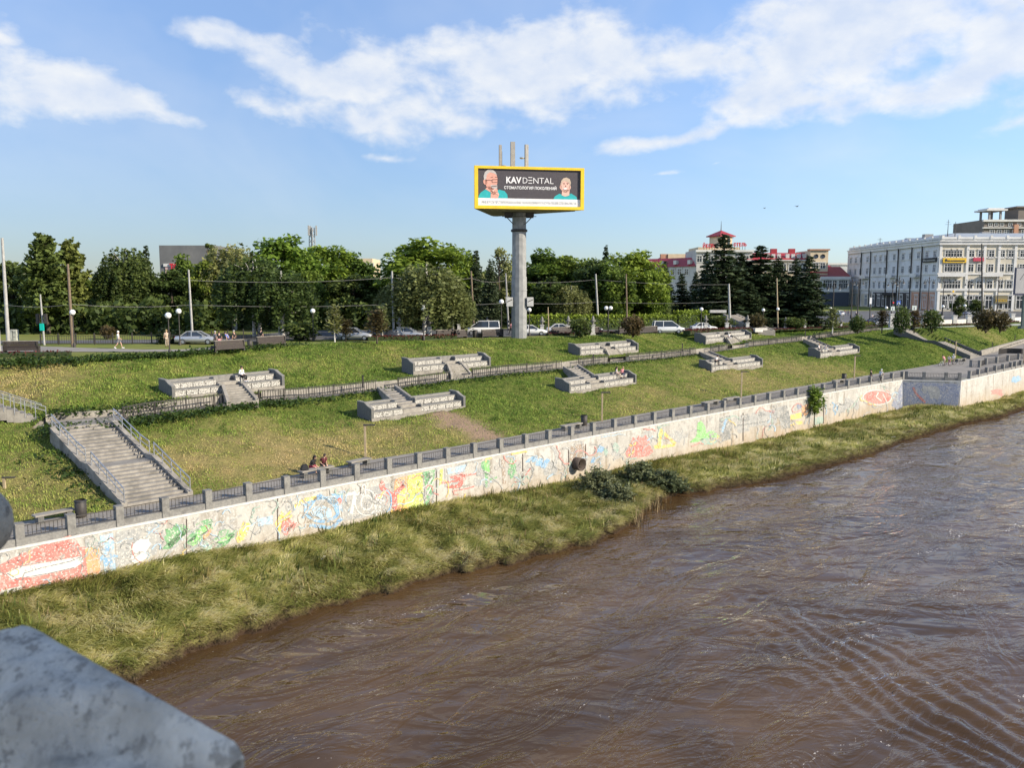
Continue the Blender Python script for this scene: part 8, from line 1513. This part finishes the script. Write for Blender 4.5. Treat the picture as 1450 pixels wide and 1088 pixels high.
wI = Vector((-1, .02, 0)); kI = wI.dot(nI); mb = MB(); nx, ny = 60, 46; D = .9; vs = []
def caph(u, v):                     # u along the ridge from the near corner, v inward: bevelled rim, sunken field, second step
    z = 0.0
    z -= max(0, .012-v)*.6; z -= max(0, .012-u)*.9
    s = 1/(1+math.exp(-(v-.13-.04*math.sin(u*9))/.012)); z -= .035*s
    s2 = 1/(1+math.exp(-((.16-u)+.15*v)/.012)); z -= .05*s2*min(1, v/.05)
    return z-.3*v*kI
for i in range(nx):
    for j in range(ny):
        u, v = L2*i/(nx-1), D*(j/(ny-1))**1.3; p = e*u+wI*v; r0 = ((fbm(u*14+3, v*14, 5)-.5)*.016+(fbm(u*40, v*40, 6)-.5)*.006)*min(1, v/.03)+(fbm(u*30+3, 1.5, 8)-.5)*.003; vs.append((p.x, p.y, caph(u, v)+r0))
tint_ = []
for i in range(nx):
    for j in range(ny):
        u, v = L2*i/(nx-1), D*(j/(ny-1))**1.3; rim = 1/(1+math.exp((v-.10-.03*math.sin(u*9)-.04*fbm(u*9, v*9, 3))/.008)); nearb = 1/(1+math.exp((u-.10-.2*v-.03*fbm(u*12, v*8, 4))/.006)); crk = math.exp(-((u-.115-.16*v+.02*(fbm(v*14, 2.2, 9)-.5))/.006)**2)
        tint_.append(min(1, max(0, .38+.34*rim+.22*nearb-.45*crk+(fbm(u*22, v*22, 12)-.5)*.5)))  # lighter rim and darker field painted in, since the relief shades weakly
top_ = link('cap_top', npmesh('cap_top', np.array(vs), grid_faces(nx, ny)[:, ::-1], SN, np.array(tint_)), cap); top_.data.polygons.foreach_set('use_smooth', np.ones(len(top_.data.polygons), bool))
edge = [vs[i*ny] for i in range(nx)]; low_ = [(x, y, z-.6) for x, y, z in edge]; mb.add(edge+low_, [(i, i+1, nx+i+1, nx+i) for i in range(nx-1)]); edge = [vs[j] for j in range(ny)]; low_ = [(x, y, z-.6) for x, y, z in edge]; mb.add(edge+low_, [(i, ny+i, ny+i+1, i+1) for i in range(ny-1)]); edge = [vs[(nx-1)*ny+j] for j in range(ny)]; low_ = [(x, y, z-.6) for x, y, z in edge]; mb.add(edge+low_, [(i, i+1, ny+i+1, ny+i) for i in range(ny-1)])
obj('cap_block', mb, SN, cap)
bc = at_Y(-46, 742, 1.35); o = thing('stone_ball', 'dark blurred stone ball cut by the left edge above the granite cap', 'stone ball', tuple(bc)); mb = MB(); mb.ball((0, 0, 0), .066, 28); obj('ball', mb, SN, o); mb = MB(); mb.lathe([(.02, -.06), (.022, -.09), (.03, -.11), (.03, -.6)], (0, 0, 0), 20); obj('neck', mb, SN, o)
br = MB(); br.box((0, -4.5, 15.9), (60, 8, .9)); br.box((3.3, -.85, 18.6), (1.5, 1.1, 4.6)); struct('bridge', br, SN)  # second box is an unseen pedestal, added to shade the granite cap
